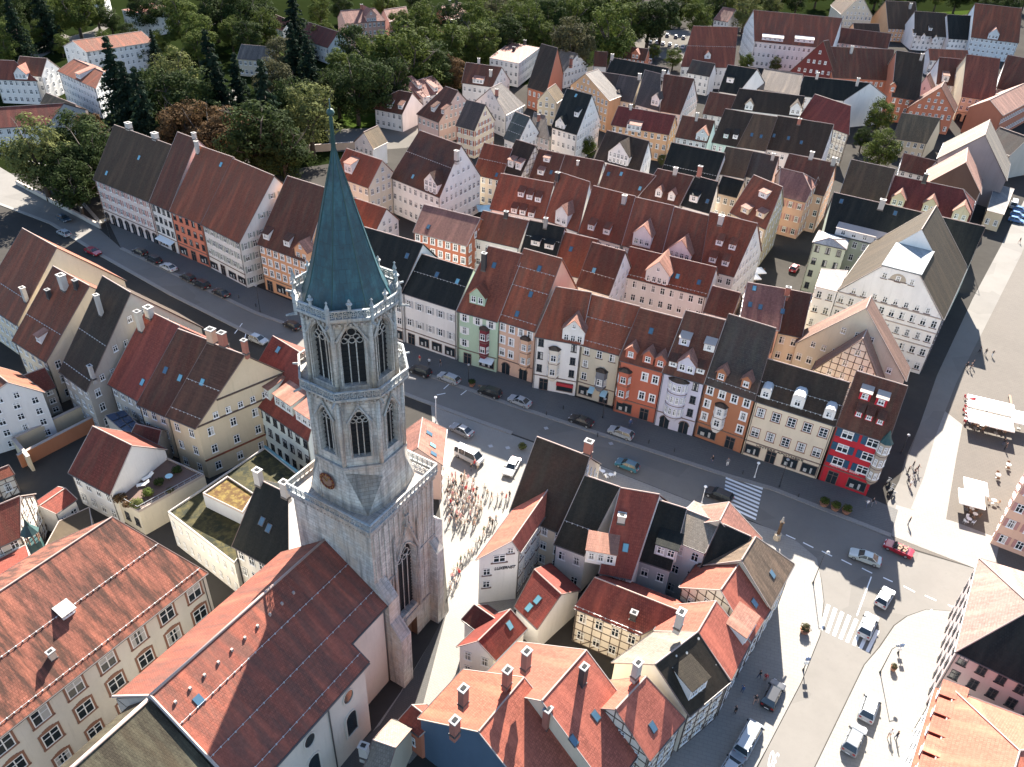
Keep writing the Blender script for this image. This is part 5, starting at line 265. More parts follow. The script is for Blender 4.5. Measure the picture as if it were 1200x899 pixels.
KR = {'mossgrey': .75, 'brown': 1.4, 'plum': 1.4, 'slate': 1.3, 'slatebrown': 1.4, 'salmonroof': .86, 'orangered2': .86, 'orangemoss': .66, 'church': 1.5, 'black': 1.1, 'pinktan': .9, 'zincroof': .8, 'townbrown': .42, 'tan': .65, 'paletan': .5, 'tan2': .9, 'pinkch': 1.0, 'blackmoss': 1.0, 'darkbrown': 1.2, 'rust': 1.0, 'rustred': 1.15, 'pink': 1.0, 'pinkdark': .9, 'grey': .8, 'mosstan': .85, 'choir': 1.0,
      'red': 1.75, 'redbrown': 1.75, 'maroon': 1.7, 'darkred2': 1.6, 'crimson': 1.5, 'plumrust': 1.4, 'tileribred': 1.5, 'ribbed': 1.3}
def roofmat(name, base, alt, moss=.4, mosscol=(.05, .042, .035), tile=(.26, .36), rough=.75, spots=0):
    m, nt, p = newmat('roof_' + name); k_ = KR.get(name, 1.25); base, alt, mosscol = [tuple(x * k_ * y for x, y in zip(c, (1.2, 1.26, 1.0))) if base[0] < .2 else tuple(x * k_ for x in c) for c in (base, alt, mosscol)]
    uv = mapped(nt, 'UV', 1, 1)
    br = node(nt, 'ShaderNodeTexBrick'); nt.links.new(uv, br.inputs['Vector'])
    br.inputs['Color1'].default_value = (*base, 1); br.inputs['Color2'].default_value = (*[x * .62 for x in base], 1)
    br.inputs['Mortar'].default_value = (*[x * .5 for x in base], 1)
    br.inputs['Scale'].default_value = 1; br.inputs['Mortar Size'].default_value = .025; br.inputs['Bias'].default_value = -.2
    br.inputs['Brick Width'].default_value = tile[0]; br.inputs['Row Height'].default_value = tile[1]
    n1 = noise(nt, mapped(nt, 'UV', .9, .13), 1.0, 6, .65)
    n2 = noise(nt, mapped(nt, 'Object', .16, .16, .16), 1.0, 5, .6)
    n3 = noise(nt, mapped(nt, 'UV', 2.2, 2.2), 1.0, 4, .7)
    n4 = noise(nt, mapped(nt, 'UV', .55, .06), 1.0, 3, .5)
    c = mixc(nt, ramp(nt, n2, .35, .7), br.outputs['Color'], alt); c = mixc(nt, ramp(nt, n4, .5, .72), c, [min(1, x * y) for x, y in zip(base, (1.28, 1.22, 1.15))])
    f = nt.nodes.new('ShaderNodeMath'); f.operation = 'MULTIPLY'; f.use_clamp = True
    nt.links.new(ramp(nt, n1, *((.42, .58) if name in ('orangemoss', 'church') else (.45, .70))), f.inputs[0]); f.inputs[1].default_value = moss
    c = mixc(nt, f.outputs[0], c, mosscol)
    c = mixc(nt, ramp(nt, n3, .3, .8), c, mixc(nt, .35, c, (.0, .0, .0)))
    if spots:
        vo = node(nt, 'ShaderNodeTexVoronoi'); nt.links.new(mapped(nt, 'UV', .8, .8), vo.inputs['Vector']); vo.inputs['Scale'].default_value = 1
        c = mixc(nt, ramp(nt, vo.outputs['Distance'], .16, .1), c, (.55, .5, .42))
    nt.links.new(objrand(nt, c, .12), p.inputs['Base Color'])
    p.inputs['Roughness'].default_value = rough; p.inputs['Specular IOR Level'].default_value = .15
    mx = nt.nodes.new('ShaderNodeMath'); mx.operation = 'MULTIPLY_ADD'; mx.inputs[1].default_value = -.7
    nt.links.new(br.outputs['Fac'], mx.inputs[0]); nt.links.new(n3, mx.inputs[2])
    bump(nt, p, mx.outputs[0], .5, .05)
def wallmat(name, col, dirt=.42, rough=.85, grain=.12):
    m, nt, p = newmat('wall_' + name)
    n1 = noise(nt, mapped(nt, 'Object', .35, .35, .12), 1.0, 5, .6)
    n2 = noise(nt, mapped(nt, 'Object', 3, 3, 3), 1.0, 4, .7)
    f = nt.nodes.new('ShaderNodeMath'); f.operation = 'MULTIPLY'; f.use_clamp = True
    nt.links.new(ramp(nt, n1, .42, .8), f.inputs[0]); f.inputs[1].default_value = dirt
    c = mixc(nt, f.outputs[0], col, [x * .62 for x in col])
    n5 = noise(nt, mapped(nt, 'UV', 1.6, .11), 1.0, 5, .7); c = mixc(nt, ramp(nt, n5, .56, .8), c, mixc(nt, .26, c, (.08, .07, .06)))
    c = mixc(nt, n2, c, mixc(nt, grain, c, (0, 0, 0)))
    nt.links.new(objrand(nt, c, .04), p.inputs['Base Color']); p.inputs['Roughness'].default_value = rough; p.inputs['Specular IOR Level'].default_value = .25
    bump(nt, p, n2, .15, .02)
def plain(name, col, rough=.6, metal=0, spec=.5, grain=0, coat=0):
    m, nt, p = newmat(name)
    p.inputs['Base Color'].default_value = (*col, 1); p.inputs['Roughness'].default_value = rough
    p.inputs['Metallic'].default_value = metal; p.inputs['Specular IOR Level'].default_value = spec
    p.inputs['Coat Weight'].default_value = coat
    if grain:
        n = noise(nt, mapped(nt, 'Object', 2, 2, 2), 1.5, 5, .7)
        nt.links.new(objrand(nt, mixc(nt, n, [x * (1 - grain) for x in col], [min(1, x * (1 + grain)) for x in col]), .08), p.inputs['Base Color'])
    return m
R_ = {'red': ((.150, .042, .029), (.105, .033, .025), .5), 'redbrown': ((.135, .042, .030), (.085, .032, .026), .5), 'maroon': ((.078, .029, .024), (.054, .024, .021), .45),
      'darkred2': ((.11, .030, .027), (.075, .024, .022), .4), 'crimson': ((.112, .027, .027), (.095, .024, .025), .2), 'brown': ((.075, .045, .036), (.055, .034, .028), .4),
      'darkbrown': ((.044, .028, .025), (.034, .024, .022), .35), 'black': ((.017, .018, .020), (.012, .013, .015), .2), 'slate': ((.06, .064, .072), (.045, .048, .056), .3),
      'slatebrown': ((.042, .036, .040), (.055, .032, .030), .4), 'plum': ((.07, .052, .058), (.05, .038, .042), .3), 'plumrust': ((.050, .032, .034), (.11, .040, .028), .3),
      'rust': ((.27, .088, .052), (.21, .065, .042), .45), 'rustred': ((.27, .072, .048), (.20, .052, .038), .35), 'rustred2': ((.20, .046, .034), (.15, .038, .030), .25),
      'salmonroof': ((0.520, 0.163, 0.111), (0.455, 0.137, 0.094), .16), 'orangered2': ((0.546, 0.176, 0.114), (0.494, 0.150, 0.098), .12), 'orangemoss': ((0.520, 0.195, 0.127), (0.429, 0.163, 0.111), .85),
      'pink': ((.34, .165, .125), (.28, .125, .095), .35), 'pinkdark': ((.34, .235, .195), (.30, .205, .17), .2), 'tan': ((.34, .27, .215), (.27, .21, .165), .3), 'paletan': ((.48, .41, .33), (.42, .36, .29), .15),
      'grey': ((.3, .29, .28), (.25, .24, .23), .2), 'mossgrey': ((.24, .21, .185), (.18, .155, .135), .5), 'mossbrown': ((.13, .088, .066), (.09, .065, .050), .6), 'mosstan': ((.235, .165, .115), (.17, .125, .085), .8),
      'darkmoss': ((.034, .027, .025), (.055, .028, .024), .3), 'blackbrown': ((.027, .023, .022), (.022, .020, .020), .2), 'blackmoss': ((.033, .024, .021), (.028, .022, .020), .3), 'tan2': ((.33, .205, .155), (.27, .16, .12), .4), 'townbrown': ((.15, .105, .082), (.12, .085, .068), .3), 'pinktan': ((.42, .24, .18), (.36, .2, .15), .25), 'zincroof': ((.5, .52, .52), (.44, .46, .46), .15), 'pinkch': ((.4, .2, .15), (.3, .15, .1), .2)}
for k, (a, b, s) in R_.items():
    roofmat(k, a, b, s, spots=1 if k == 'blackmoss' else 0, mosscol=(.085, .058, .045) if k == 'orangemoss' else (.05, .042, .035))
roofmat('ribbed', (.075, .035, .030), (.055, .030, .027), .2, tile=(3.0, .42))
roofmat('tileribred', (.105, .036, .028), (.085, .030, .026), .3, tile=(3.0, .42))
roofmat('church', (.215, .068, .044), (.16, .052, .036), .5, tile=(.22, .34))
roofmat('choir', (.060, .045, .036), (.04, .032, .028), .7, tile=(.22, .34), mosscol=(.12, .105, .085))
W_ = {'white': (.74, .72, .68), 'offwhite': (.70, .66, .58), 'cream': (.70, .60, .45), 'sand2': (.64, .61, .55), 'paleyellow': (.74, .66, .52), 'yellow': (.62, .52, .36), 'sand': (.58, .52, .40), 'ochre': (.40, .17, .09), 'lilac': (.55, .54, .62),
      'orangered': (.46, .14, .085), 'peach': (.66, .44, .32), 'mint': (.40, .52, .38), 'mint2': (.46, .50, .38), 'teal': (.45, .60, .54), 'orangewall': (.62, .34, .19), 'coral': (.62, .22, .14), 'blush': (.66, .56, .51),
      'brickorange': (.46, .17, .10), 'apricot': (.66, .40, .22), 'tanwall': (.52, .42, .33), 'pinkwall': (.66, .47, .40), 'pinkwall2': (.50, .41, .39), 'paleblue': (.57, .62, .63), 'salmon': (.58, .36, .29), 'greige2': (.34, .28, .26), 'brownwall': (.10, .065, .052), 'ochre2': (.5, .36, .2), 'greige': (.46, .42, .36),
      'palegreen': (.62, .66, .60), 'greywall': (.46, .47, .48), 'bluewall': (.075, .115, .165), 'redwall': (.50, .028, .040), 'tilewall': (.14, .034, .030), 'timberw': (.70, .64, .54), 'timberorange': (.62, .40, .27),
      'maroonwall': (.16, .03, .04), 'bayorange': (.56, .34, .20), 'slatewall': (.17, .18, .20), 'stonetan': (.42, .36, .28), 'church': (.60, .55, .47)}
for k, v in W_.items(): wallmat(k, v)
plain('frame_white', (.78, .78, .76), .5); plain('frame_brown', (.26, .13, .085), .6); plain('frame_dark', (.05, .05, .055), .5)
plain('glass', (.02, .028, .034), .12, spec=.6); plain('glass_blue', (.06, .12, .17), .15, spec=.7); plain('glass_sky', (.16, .36, .42), .15, spec=.7); plain('curtain', (.42, .42, .40), .6)
for k, c in (('blue', (.012, .065, .12)), ('green', (.30, .34, .31)), ('grey', (.42, .42, .41)), ('pinkish', (.42, .22, .20)), ('red', (.32, .09, .06)), ('whitish', (.72, .72, .68))): plain('shutter_' + k, c, .6)
plain('mortar', (.36, .27, .23), .9, grain=.12); plain('verge', (.36, .30, .26), .8, grain=.1); plain('verge_dark', (.16, .11, .09), .8, grain=.1)
plain('gutter', (.10, .09, .085), .5, metal=.4); plain('zinc', (.48, .49, .48), .55, metal=.3, grain=.1); plain('timber', (.09, .062, .048), .8)
plain('ch_white', (.40, .375, .34), .8, grain=.1); plain('ch_brick', (.30, .12, .085), .85, grain=.2); plain('ch_dark', (.055, .045, .042), .8, grain=.2); plain('ch_black', (.035, .033, .034), .7, grain=.2); plain('ch_grey', (.24, .235, .225), .8, grain=.1); plain('ch_cream', (.6, .52, .40), .8, grain=.1); plain('ch_tan', (.48, .32, .22), .8, grain=.15)
plain('soot', (.015, .015, .015), .9); plain('metal_grey', (.34, .35, .36), .45, metal=.6); plain('pole_dark', (.05, .052, .055), .5, metal=.4)
plain('signwhite', (.8, .55, .52), .5); plain('signdark', (.02, .022, .03), .5); plain('roadpaint', (.72, .72, .70), .7, grain=.06)
plain('awning', (.62, .68, .70), .8); plain('awning_teal', (.05, .10, .10), .8); plain('canvas', (.82, .81, .77), .85); plain('canvas_red', (.4, .03, .04), .8); plain('canvas_blue', (.35, .55, .62), .8)
plain('wood', (.22, .13, .08), .75, grain=.15); plain('rubber', (.012, .012, .013), .8); plain('plastic_white', (.75, .75, .73), .5); plain('terracotta', (.36, .17, .10), .8)
plain('solarpanel', (.03, .05, .09), .25, spec=.6); plain('tailred', (.35, .01, .012), .3); plain('headlight', (.7, .72, .72), .2)
for k, c in (('black', (.012, .013, .015)), ('white', (.48, .49, .49)), ('silver', (.30, .33, .35)), ('darkblue', (.03, .055, .085)), ('red', (.28, .012, .025)), ('blue', (.07, .16, .34)), ('teal', (.03, .13, .18)), ('grey', (.2, .21, .22)), ('mint', (.40, .45, .43))):
    plain('car_' + k, c, .28, metal=.0, spec=.6, coat=.6)
for k, c in (('white', (.74, .73, .70)), ('black', (.02, .02, .022)), ('red', (.42, .03, .035)), ('blue', (.05, .10, .22)), ('beige', (.45, .37, .28)), ('grey', (.18, .18, .19)), ('pink', (.55, .28, .28)), ('denim', (.07, .09, .14)), ('skin', (.50, .30, .22)), ('hair', (.03, .02, .015)), ('blond', (.32, .22, .11)), ('shoe', (.03, .028, .026)), ('green', (.08, .15, .08))): plain('cloth_' + k, c, .85)
def stonemat(name, c1, c2, stain, bw=1.05, bh=.46):
    m, nt, p = newmat(name)
    br = node(nt, 'ShaderNodeTexBrick'); nt.links.new(mapped(nt, 'UV', 1, 1), br.inputs['Vector'])
    br.inputs['Color1'].default_value = (*c1, 1); br.inputs['Color2'].default_value = (*c2, 1); br.inputs['Mortar'].default_value = (*[x * .45 for x in c1], 1)
    br.inputs['Scale'].default_value = 1; br.inputs['Mortar Size'].default_value = .022; br.inputs['Brick Width'].default_value = bw; br.inputs['Row Height'].default_value = bh
    n1 = noise(nt, mapped(nt, 'UV', 1.1, .09), 1, 6, .72); n2 = noise(nt, mapped(nt, 'Object', 1.4, 1.4, 1.4), 1, 6, .75); n3 = noise(nt, mapped(nt, 'Object', .22, .22, .16), 1, 5, .65)
    c = mixc(nt, ramp(nt, n3, .44, .70), br.outputs['Color'], (.46, .36, .27))
    c = mixc(nt, ramp(nt, n1, .48, .68), c, stain)
    c = mixc(nt, ramp(nt, n2, .5, .85), c, mixc(nt, .5, c, (.05, .055, .055)))
    nt.links.new(c, p.inputs['Base Color']); p.inputs['Roughness'].default_value = .9
    mx = nt.nodes.new('ShaderNodeMath'); mx.operation = 'MULTIPLY_ADD'; mx.inputs[1].default_value = -.8
    nt.links.new(br.outputs['Fac'], mx.inputs[0]); nt.links.new(n2, mx.inputs[2]); bump(nt, p, mx.outputs[0], .6, .06)
stonemat('stone', (.57, .55, .50), (.40, .385, .35), (.165, .16, .15))
stonemat('stone_dark', (.40, .385, .36), (.31, .295, .275), (.14, .145, .14))
stonemat('rail_stone', (.42, .44, .43), (.34, .36, .36), (.12, .14, .145), 2.2, .9)
stonemat('parapet_pale', (.66, .61, .54), (.58, .53, .47), (.3, .28, .25), 1.5, .5)
def coppermat():
    m, nt, p = newmat('copper')
    br = node(nt, 'ShaderNodeTexBrick'); nt.links.new(mapped(nt, 'UV', 1, 1), br.inputs['Vector'])
    br.inputs['Color1'].default_value = (.006, .064, .084, 1); br.inputs['Color2'].default_value = (.003, .044, .062, 1); br.inputs['Mortar'].default_value = (.004, .022, .03, 1)
    br.inputs['Scale'].default_value = 1; br.inputs['Mortar Size'].default_value = .02; br.inputs['Brick Width'].default_value = .62; br.inputs['Row Height'].default_value = 1.3
    n1 = noise(nt, mapped(nt, 'UV', 1.2, .16), 1, 5, .65); n2 = noise(nt, mapped(nt, 'Object', .8, .8, .8), 1, 5, .7)
    c = mixc(nt, ramp(nt, n1, .45, .75), br.outputs['Color'], (.03, .12, .135)); c = mixc(nt, ramp(nt, n2, .42, .7), c, (.004, .026, .038))
    nt.links.new(c, p.inputs['Base Color']); p.inputs['Roughness'].default_value = .5; bump(nt, p, br.outputs['Fac'], .4, -.03)
coppermat()
plain('copperdark', (.018, .06, .055), .6, grain=.2); plain('copperteal', (.08, .20, .24), .6, grain=.15)
def groundmat(name, c1, c2, scale, brick=None, patch=.5, big=.05):
    m, nt, p = newmat(name); c1, c2 = [tuple(x * .47 for x in c) for c in (c1, c2)]
    n1 = noise(nt, mapped(nt, 'Object', scale, scale, scale), 1, 6, .7); n2 = noise(nt, mapped(nt, 'Object', big, big, big), 1, 5, .6)
    c = mixc(nt, n1 if 'sedum' not in name else ramp(nt, n1, .46, .62), c1, c2); c = mixc(nt, ramp(nt, n2, .38, .68), c, mixc(nt, patch, c, [x * .6 for x in c2]))
    vo = node(nt, 'ShaderNodeTexVoronoi'); nt.links.new(mapped(nt, 'Object', .11, .16, .1), vo.inputs['Vector']); vo.inputs['Scale'].default_value = 1; vr = node(nt, 'ShaderNodeSeparateColor'); nt.links.new(vo.outputs['Color'], vr.inputs[0])
    c = mixc(nt, ramp(nt, vr.outputs[0], .62, .66), c, mixc(nt, .10 if name == 'g_asphalt' else .03, c, (0, 0, 0)))
    n6 = noise(nt, mapped(nt, 'Object', .9, .9, .9), 1, 8, .8); c = mixc(nt, ramp(nt, n6, .55, .85), c, mixc(nt, .35, c, (.02, .02, .02)))
    h = n1
    if brick:
        br = node(nt, 'ShaderNodeTexBrick'); mp = mapped(nt, 'Object', 1, 1); nt.links.new(mp, br.inputs['Vector'])
        mp.node.inputs[2].default_value = (0, 0, brick[2])
        br.inputs['Color1'].default_value = (1, 1, 1, 1); br.inputs['Color2'].default_value = (.95, .95, .95, 1); br.inputs['Mortar'].default_value = (.80, .80, .80, 1); br.inputs['Scale'].default_value = 1
        br.inputs['Mortar Size'].default_value = .03; br.inputs['Brick Width'].default_value = brick[0]; br.inputs['Row Height'].default_value = brick[1]
        c = mixc(nt, 1.0, c, br.outputs['Color'], 'MULTIPLY')
    nt.links.new(c, p.inputs['Base Color']); p.inputs['Roughness'].default_value = .9; p.inputs['Specular IOR Level'].default_value = .0 if name in ('g_grass', 'g_lawn', 'g_town', 'g_dirt') else .3; bump(nt, p, h, .2, .03)
groundmat('g_town', (.095, .088, .08), (.15, .14, .125), .5, None, .6)
groundmat('g_asphalt', (0.309, 0.288, 0.257), (0.396, 0.366, 0.325), .9, None, .35, .12)
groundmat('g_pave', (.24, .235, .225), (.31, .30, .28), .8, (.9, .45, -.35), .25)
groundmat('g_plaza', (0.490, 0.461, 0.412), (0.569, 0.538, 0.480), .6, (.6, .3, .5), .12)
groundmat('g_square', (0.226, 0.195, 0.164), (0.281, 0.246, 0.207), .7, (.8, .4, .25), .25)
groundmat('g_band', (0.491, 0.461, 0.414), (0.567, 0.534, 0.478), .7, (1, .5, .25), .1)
groundmat('g_cobble', (.14, .135, .125), (.22, .21, .195), 2.2, (.35, .25, .4), .4)
groundmat('g_grass', (.014, .024, .008), (.032, .044, .014), .25, None, .6, .03)
groundmat('g_lawn', (.05, .085, .016), (.08, .12, .026), .4, None, .35, .06)
groundmat('g_dirt', (.27, .25, .22), (.34, .315, .28), .4)
groundmat('g_sedum', (.030, .036, .018), (.17, .14, .045), .9, None, .7, .3); groundmat('g_sedum2', (.15, .065, .02), (.40, .28, .07), 1.3, None, .5, .4)
groundmat('g_vine', (.09, .06, .035), (.20, .15, .09), 1.2, None, .6, .4); groundmat('g_terrace', (.24, .15, .12), (.32, .21, .17), .9, None, .3, .2)
def leafmat(name, c1, c2):
    m, nt, p = newmat(name); c1, c2 = [tuple(x * 1.05 for x in c) for c in (c1, c2)]
    oi = node(nt, 'ShaderNodeNewGeometry'); n = noise(nt, mapped(nt, 'Object', .35, .35, .35), 1, 4, .6)
    c = mixc(nt, oi.outputs['Random Per Island'], c1, c2); c = mixc(nt, ramp(nt, n, .35, .7), c, [x * .55 for x in c1])
    nt.links.new(objrand(nt, c, .2), p.inputs['Base Color']); p.inputs['Roughness'].default_value = .95; p.inputs['Specular IOR Level'].default_value = .08
    tr = nt.nodes.new('ShaderNodeBsdfTranslucent'); nt.links.new(c, tr.inputs[0]); mx = nt.nodes.new('ShaderNodeMixShader'); mx.inputs[0].default_value = .25
    nt.links.new(p.outputs[0], mx.inputs[1]); nt.links.new(tr.outputs[0], mx.inputs[2]); nt.links.new(mx.outputs[0], nt.nodes['Material Output'].inputs[0])
leafmat('leaf_mid', (.062, .085, .020), (.105, .125, .030)); leafmat('leaf_dark', (.030, .046, .016), (.055, .074, .022)); leafmat('leaf_light', (.095, .108, .036), (.15, .155, .055))
leafmat('leaf_brown', (.10, .060, .030), (.155, .095, .045)); leafmat('leaf_conifer', (.012, .024, .016), (.030, .046, .024)); leafmat('leaf_dull', (.07, .07, .035), (.11, .10, .05))
plain('bark', (.06, .045, .034), .9, grain=.3)
plain('clock_red', (.20, .05, .035), .6); plain('clock_face', (.42, .26, .18), .6); plain('gold', (.35, .24, .08), .4, metal=.6)

# ---------------------------------------------------------------- mesh helpers
class MB:
    def __init__(s): s.v, s.f, s.m, s.sm = [], [], [], []
    def face(s, pts, mi=0, smooth=False):
        i = len(s.v); s.v += [tuple(p) for p in pts]; s.f.append(tuple(range(i, i + len(pts)))); s.m.append(mi); s.sm.append(smooth); return s
    def solid(s, bot, top, mi=0, mtop=None, smooth=False, bottom=True):
        n = len(bot)
        s.face(top, mi if mtop is None else mtop)
        if bottom: s.face(bot[::-1], mi)
        for k in range(n): s.face([bot[k], bot[(k + 1) % n], top[(k + 1) % n], top[k]], mi, smooth)
        return s
    def box(s, c, sx, sy, sz, rz=0, mi=0, mtop=None):                 # c = centre of the base
        ca, sa = math.cos(rz), math.sin(rz)
        q = [(c[0] + x * sx / 2 * ca - y * sy / 2 * sa, c[1] + x * sx / 2 * sa + y * sy / 2 * ca) for x, y in ((-1, -1), (1, -1), (1, 1), (-1, 1))]
        return s.solid([(x, y, c[2]) for x, y in q], [(x, y, c[2] + sz) for x, y in q], mi, mtop)
    def obox(s, o, ex, ey, ez, mi=0):                                   # parallelepiped from a corner
        o, ex, ey, ez = V(o), V(ex), V(ey), V(ez); b = [o, o + ex, o + ex + ey, o + ey]
        if ex.cross(ey).dot(ez) < 0: b = b[::-1]
        return s.solid(b, [p + ez for p in b], mi)
    def bar(s, a, b, r, n=6, mi=0, r2=None):
        a, b = V(a), V(b); d = (b - a); L = d.length
        if L < 1e-6: return s
        d /= L; u = d.orthogonal().normalized(); w = d.cross(u); r2 = r if r2 is None else r2
        A = [a + (u * math.cos(2 * math.pi * k / n) + w * math.sin(2 * math.pi * k / n)) * r for k in range(n)]
        B = [b + (u * math.cos(2 * math.pi * k / n) + w * math.sin(2 * math.pi * k / n)) * r2 for k in range(n)]
        return s.solid(A, B, mi, smooth=n > 5)
    def lathe(s, c, prof, n=8, mi=0, a0=0, smooth=False):               # prof: (radius, z)
        rings = [[(c[0] + r * math.cos(a0 + 2 * math.pi * k / n), c[1] + r * math.sin(a0 + 2 * math.pi * k / n), c[2] + z) for k in range(n)] for r, z in prof]
        for A, B in zip(rings, rings[1:]):
            for k in range(n): s.face([A[k], A[(k + 1) % n], B[(k + 1) % n], B[k]], mi, smooth)
        s.face(rings[-1], mi); s.face(rings[0][::-1], mi); return s
    def mesh(s, name, mats):
        me = bpy.data.meshes.new(name); me.from_pydata(s.v, [], s.f)
        for m in mats: me.materials.append(MATS[m])
        me.polygons.foreach_set('material_index', s.m); me.polygons.foreach_set('use_smooth', s.sm)
        uv = me.uv_layers.new(name='UVMap'); data = []
        Z = V((0, 0, 1)); me.update()
        for p in me.polygons:
            n = p.normal; t = Z.cross(n)
            if t.length < .02: t = V((1, 0, 0)); b = V((0, 1, 0))
            else: t.normalize(); b = n.cross(t)
            for vi in p.vertices:
                q = me.vertices[vi].co; data += [q.dot(t), q.dot(b)]
        uv.data.foreach_set('uv', data)
        if any(s.sm):
            bm = bmesh.new(); bm.from_mesh(me); bmesh.ops.remove_doubles(bm, verts=bm.verts, dist=1e-4); bm.to_mesh(me); bm.free()
        return me
    def build(s, name, mats, parent=None, loc=(0, 0, 0)): return obj(name, s.mesh(name, mats if isinstance(mats, (list, tuple)) else [mats]), parent, loc)
def obj(name, me, parent=None, loc=(0, 0, 0), rz=0):
    o = bpy.data.objects.new(name, me); C.objects.link(o); o.parent = parent; o.location = loc
    if rz: o.rotation_euler = (0, 0, rz)
    return o
def tag(o, label, cat, group=None, kind=None):
    if label: o['label'] = label
    if cat: o['category'] = cat
    if group: o['group'] = group
    if kind: o['kind'] = kind
    return o
def thing(name, label, cat, loc=(0, 0, 0), rz=0, group=None):
    o = bpy.data.objects.new(name, None); C.objects.link(o); o.location = loc; o.rotation_euler = (0, 0, rz); o.empty_display_size = .5
    return tag(o, label, cat, group)
def dup(o, parent=None):
    c = o.copy(); C.objects.link(c)
    if parent is not None: c.parent = parent
    for ch in o.children: dup(ch, c)
    return c
def sheet(name, pts, z, mat, kind='structure', th=0.0):
    mb = MB()
    vs = [V((x, y, 0)) for x, y in pts]
    if th:
        top = [(x, y, z + th) for x, y in pts]
        ar = sum(vs[i].x * vs[(i + 1) % len(vs)].y - vs[(i + 1) % len(vs)].x * vs[i].y for i in range(len(vs)))
        n = len(vs)
        for k in range(n):
            a, b = (k, (k + 1) % n) if ar > 0 else ((k + 1) % n, k)
            mb.face([(*pts[a], z), (*pts[b], z), top[b], top[a]])
    for t in tessellate_polygon([vs]):
        q = [vs[i] for i in t]
        if (q[1] - q[0]).cross(q[2] - q[0]).z < 0: q = q[::-1]
        mb.face([(p.x, p.y, z + th) for p in q])
    o = mb.build(name, mat)
    if kind: o['kind'] = kind
    return o
# ---------------------------------------------------------------- windows (shared meshes)
WCACHE = {}
WSTY = {'plain': ('frame_white', 'glass', None, None), 'dark': ('frame_dark', 'glass', None, None), 'whitebox': ('frame_white', 'glass', None, 'frame_white'),
        'lattice': ('frame_white', 'glass', None, 'frame_brown'), 'sill': ('frame_white', 'glass', None, 'sillonly'), 'shutblue': ('frame_white', 'glass', 'shutter_blue', None),
        'shutgrey': ('frame_white', 'glass', 'shutter_grey', None), 'shutwhite': ('frame_white', 'glass', 'shutter_whitish', None), 'shutgreen': ('frame_white', 'glass', 'shutter_green', None),
        'shutpink': ('frame_white', 'glass', 'shutter_pinkish', None), 'shutred': ('frame_white', 'glass', 'shutter_red', None), 'darkside': ('frame_white', 'glass', None, 'sillonly'), 'arched': ('frame_white', 'glass', None, 'frame_brown')}
def window_mesh(style, ww, hh):
    """frame with mullion and transom round recessed panes; origin at the middle of the sill, facing -Y"""
    var = rnd.choice((0, 0, 0, 1, 2, 3)) if hh > .9 else 0
    k = (style, round(ww, 2), round(hh, 2), var)
    if k in WCACHE: return WCACHE[k]
    fr, gl, sh, su = WSTY.get(style, WSTY['plain']); mats = [fr, gl, sh or fr, su if su and su in MATS else 'verge_dark', 'soot', 'curtain']
    m = MB(); t = .09 if ww < 1.6 else .12; d = .07
    def bx(x0, x1, z0, z1, y0, y1, mi): m.obox((x0, y0, z0), (x1 - x0, 0, 0), (0, y1 - y0, 0), (0, 0, z1 - z0), mi)
    bx(-ww / 2, ww / 2, 0, hh, -.02, .10, 1)                                  # glass
    for a, b in ((-ww / 2, -ww / 2 + t), (ww / 2 - t, ww / 2), (-t / 2, t / 2)): bx(a, b, 0, hh, -d, -.021, 0)
    for a, b in ((0, t), (hh - t, hh), (hh * .62 - t * .4, hh * .62 + t * .4)):
        bx(-ww / 2 + t, -t / 2, a, b, -d, -.021, 0); bx(t / 2, ww / 2 - t, a, b, -d, -.021, 0)
    if var == 1:                                                            # drawn curtains, a half blind, one dark leaf
        bx(-ww / 2 + t, -ww / 2 + ww * .3, t, hh - t, -.03, -.0205, 5); bx(ww / 2 - ww * .3, ww / 2 - t, t, hh - t, -.03, -.0205, 5)
    elif var == 2: bx(-ww / 2 + t, ww / 2 - t, hh * .55, hh - t, -.03, -.0205, 5)
    elif var == 3: bx(t / 2, ww / 2 - t, t, hh - t, -.03, -.0205, 5)
    if style == 'lattice' : bx(-ww / 2 + t, ww / 2 - t, hh * .3 - .03, hh * .3 + .03, -d + .012, -.021, 0)
    if su:
        s = .14 if ww < 1.5 else .26
        if su != 'sillonly':
            bx(-ww / 2 - s, -ww / 2, -.02, hh + s, -.045, .10, 3); bx(ww / 2, ww / 2 + s, -.02, hh + s, -.045, .10, 3)
            if style == 'arched':
                n = 6
                for i in range(n):
                    x0 = -ww / 2 + ww * i / n; x1 = -ww / 2 + ww * (i + 1) / n; zt = hh + s + .32 * (1 - (2 * (i + .5) / n - 1) ** 2)
                    bx(x0, x1, hh, zt, -.05 - .004 * i, .10, 3)
            else: bx(-ww / 2, ww / 2, hh, hh + s, -.045, .10, 3)
        bx(-ww / 2 - s - .05, ww / 2 + s + .05, -.16, -.021, -.16, .10, 3)
    else: bx(-ww / 2 - .08, ww / 2 + .08, -.10, -.001, -.12, .10, 4 if style == 'dark' else 0)
    if sh:
        sw = ww * .46
        for sx in (-1, 1):
            a = sx * (ww / 2 + .03); b = a + sx * sw; bx(min(a, b), max(a, b), 0, hh, -.06, -.005, 2)
            for j in range(3): bx(min(a, b) + .06, max(a, b) - .06, hh * (j + .12) / 3, hh * (j + .88) / 3, -.085, -.061, 2)
    WCACHE[k] = m.mesh('window', mats); return WCACHE[k]
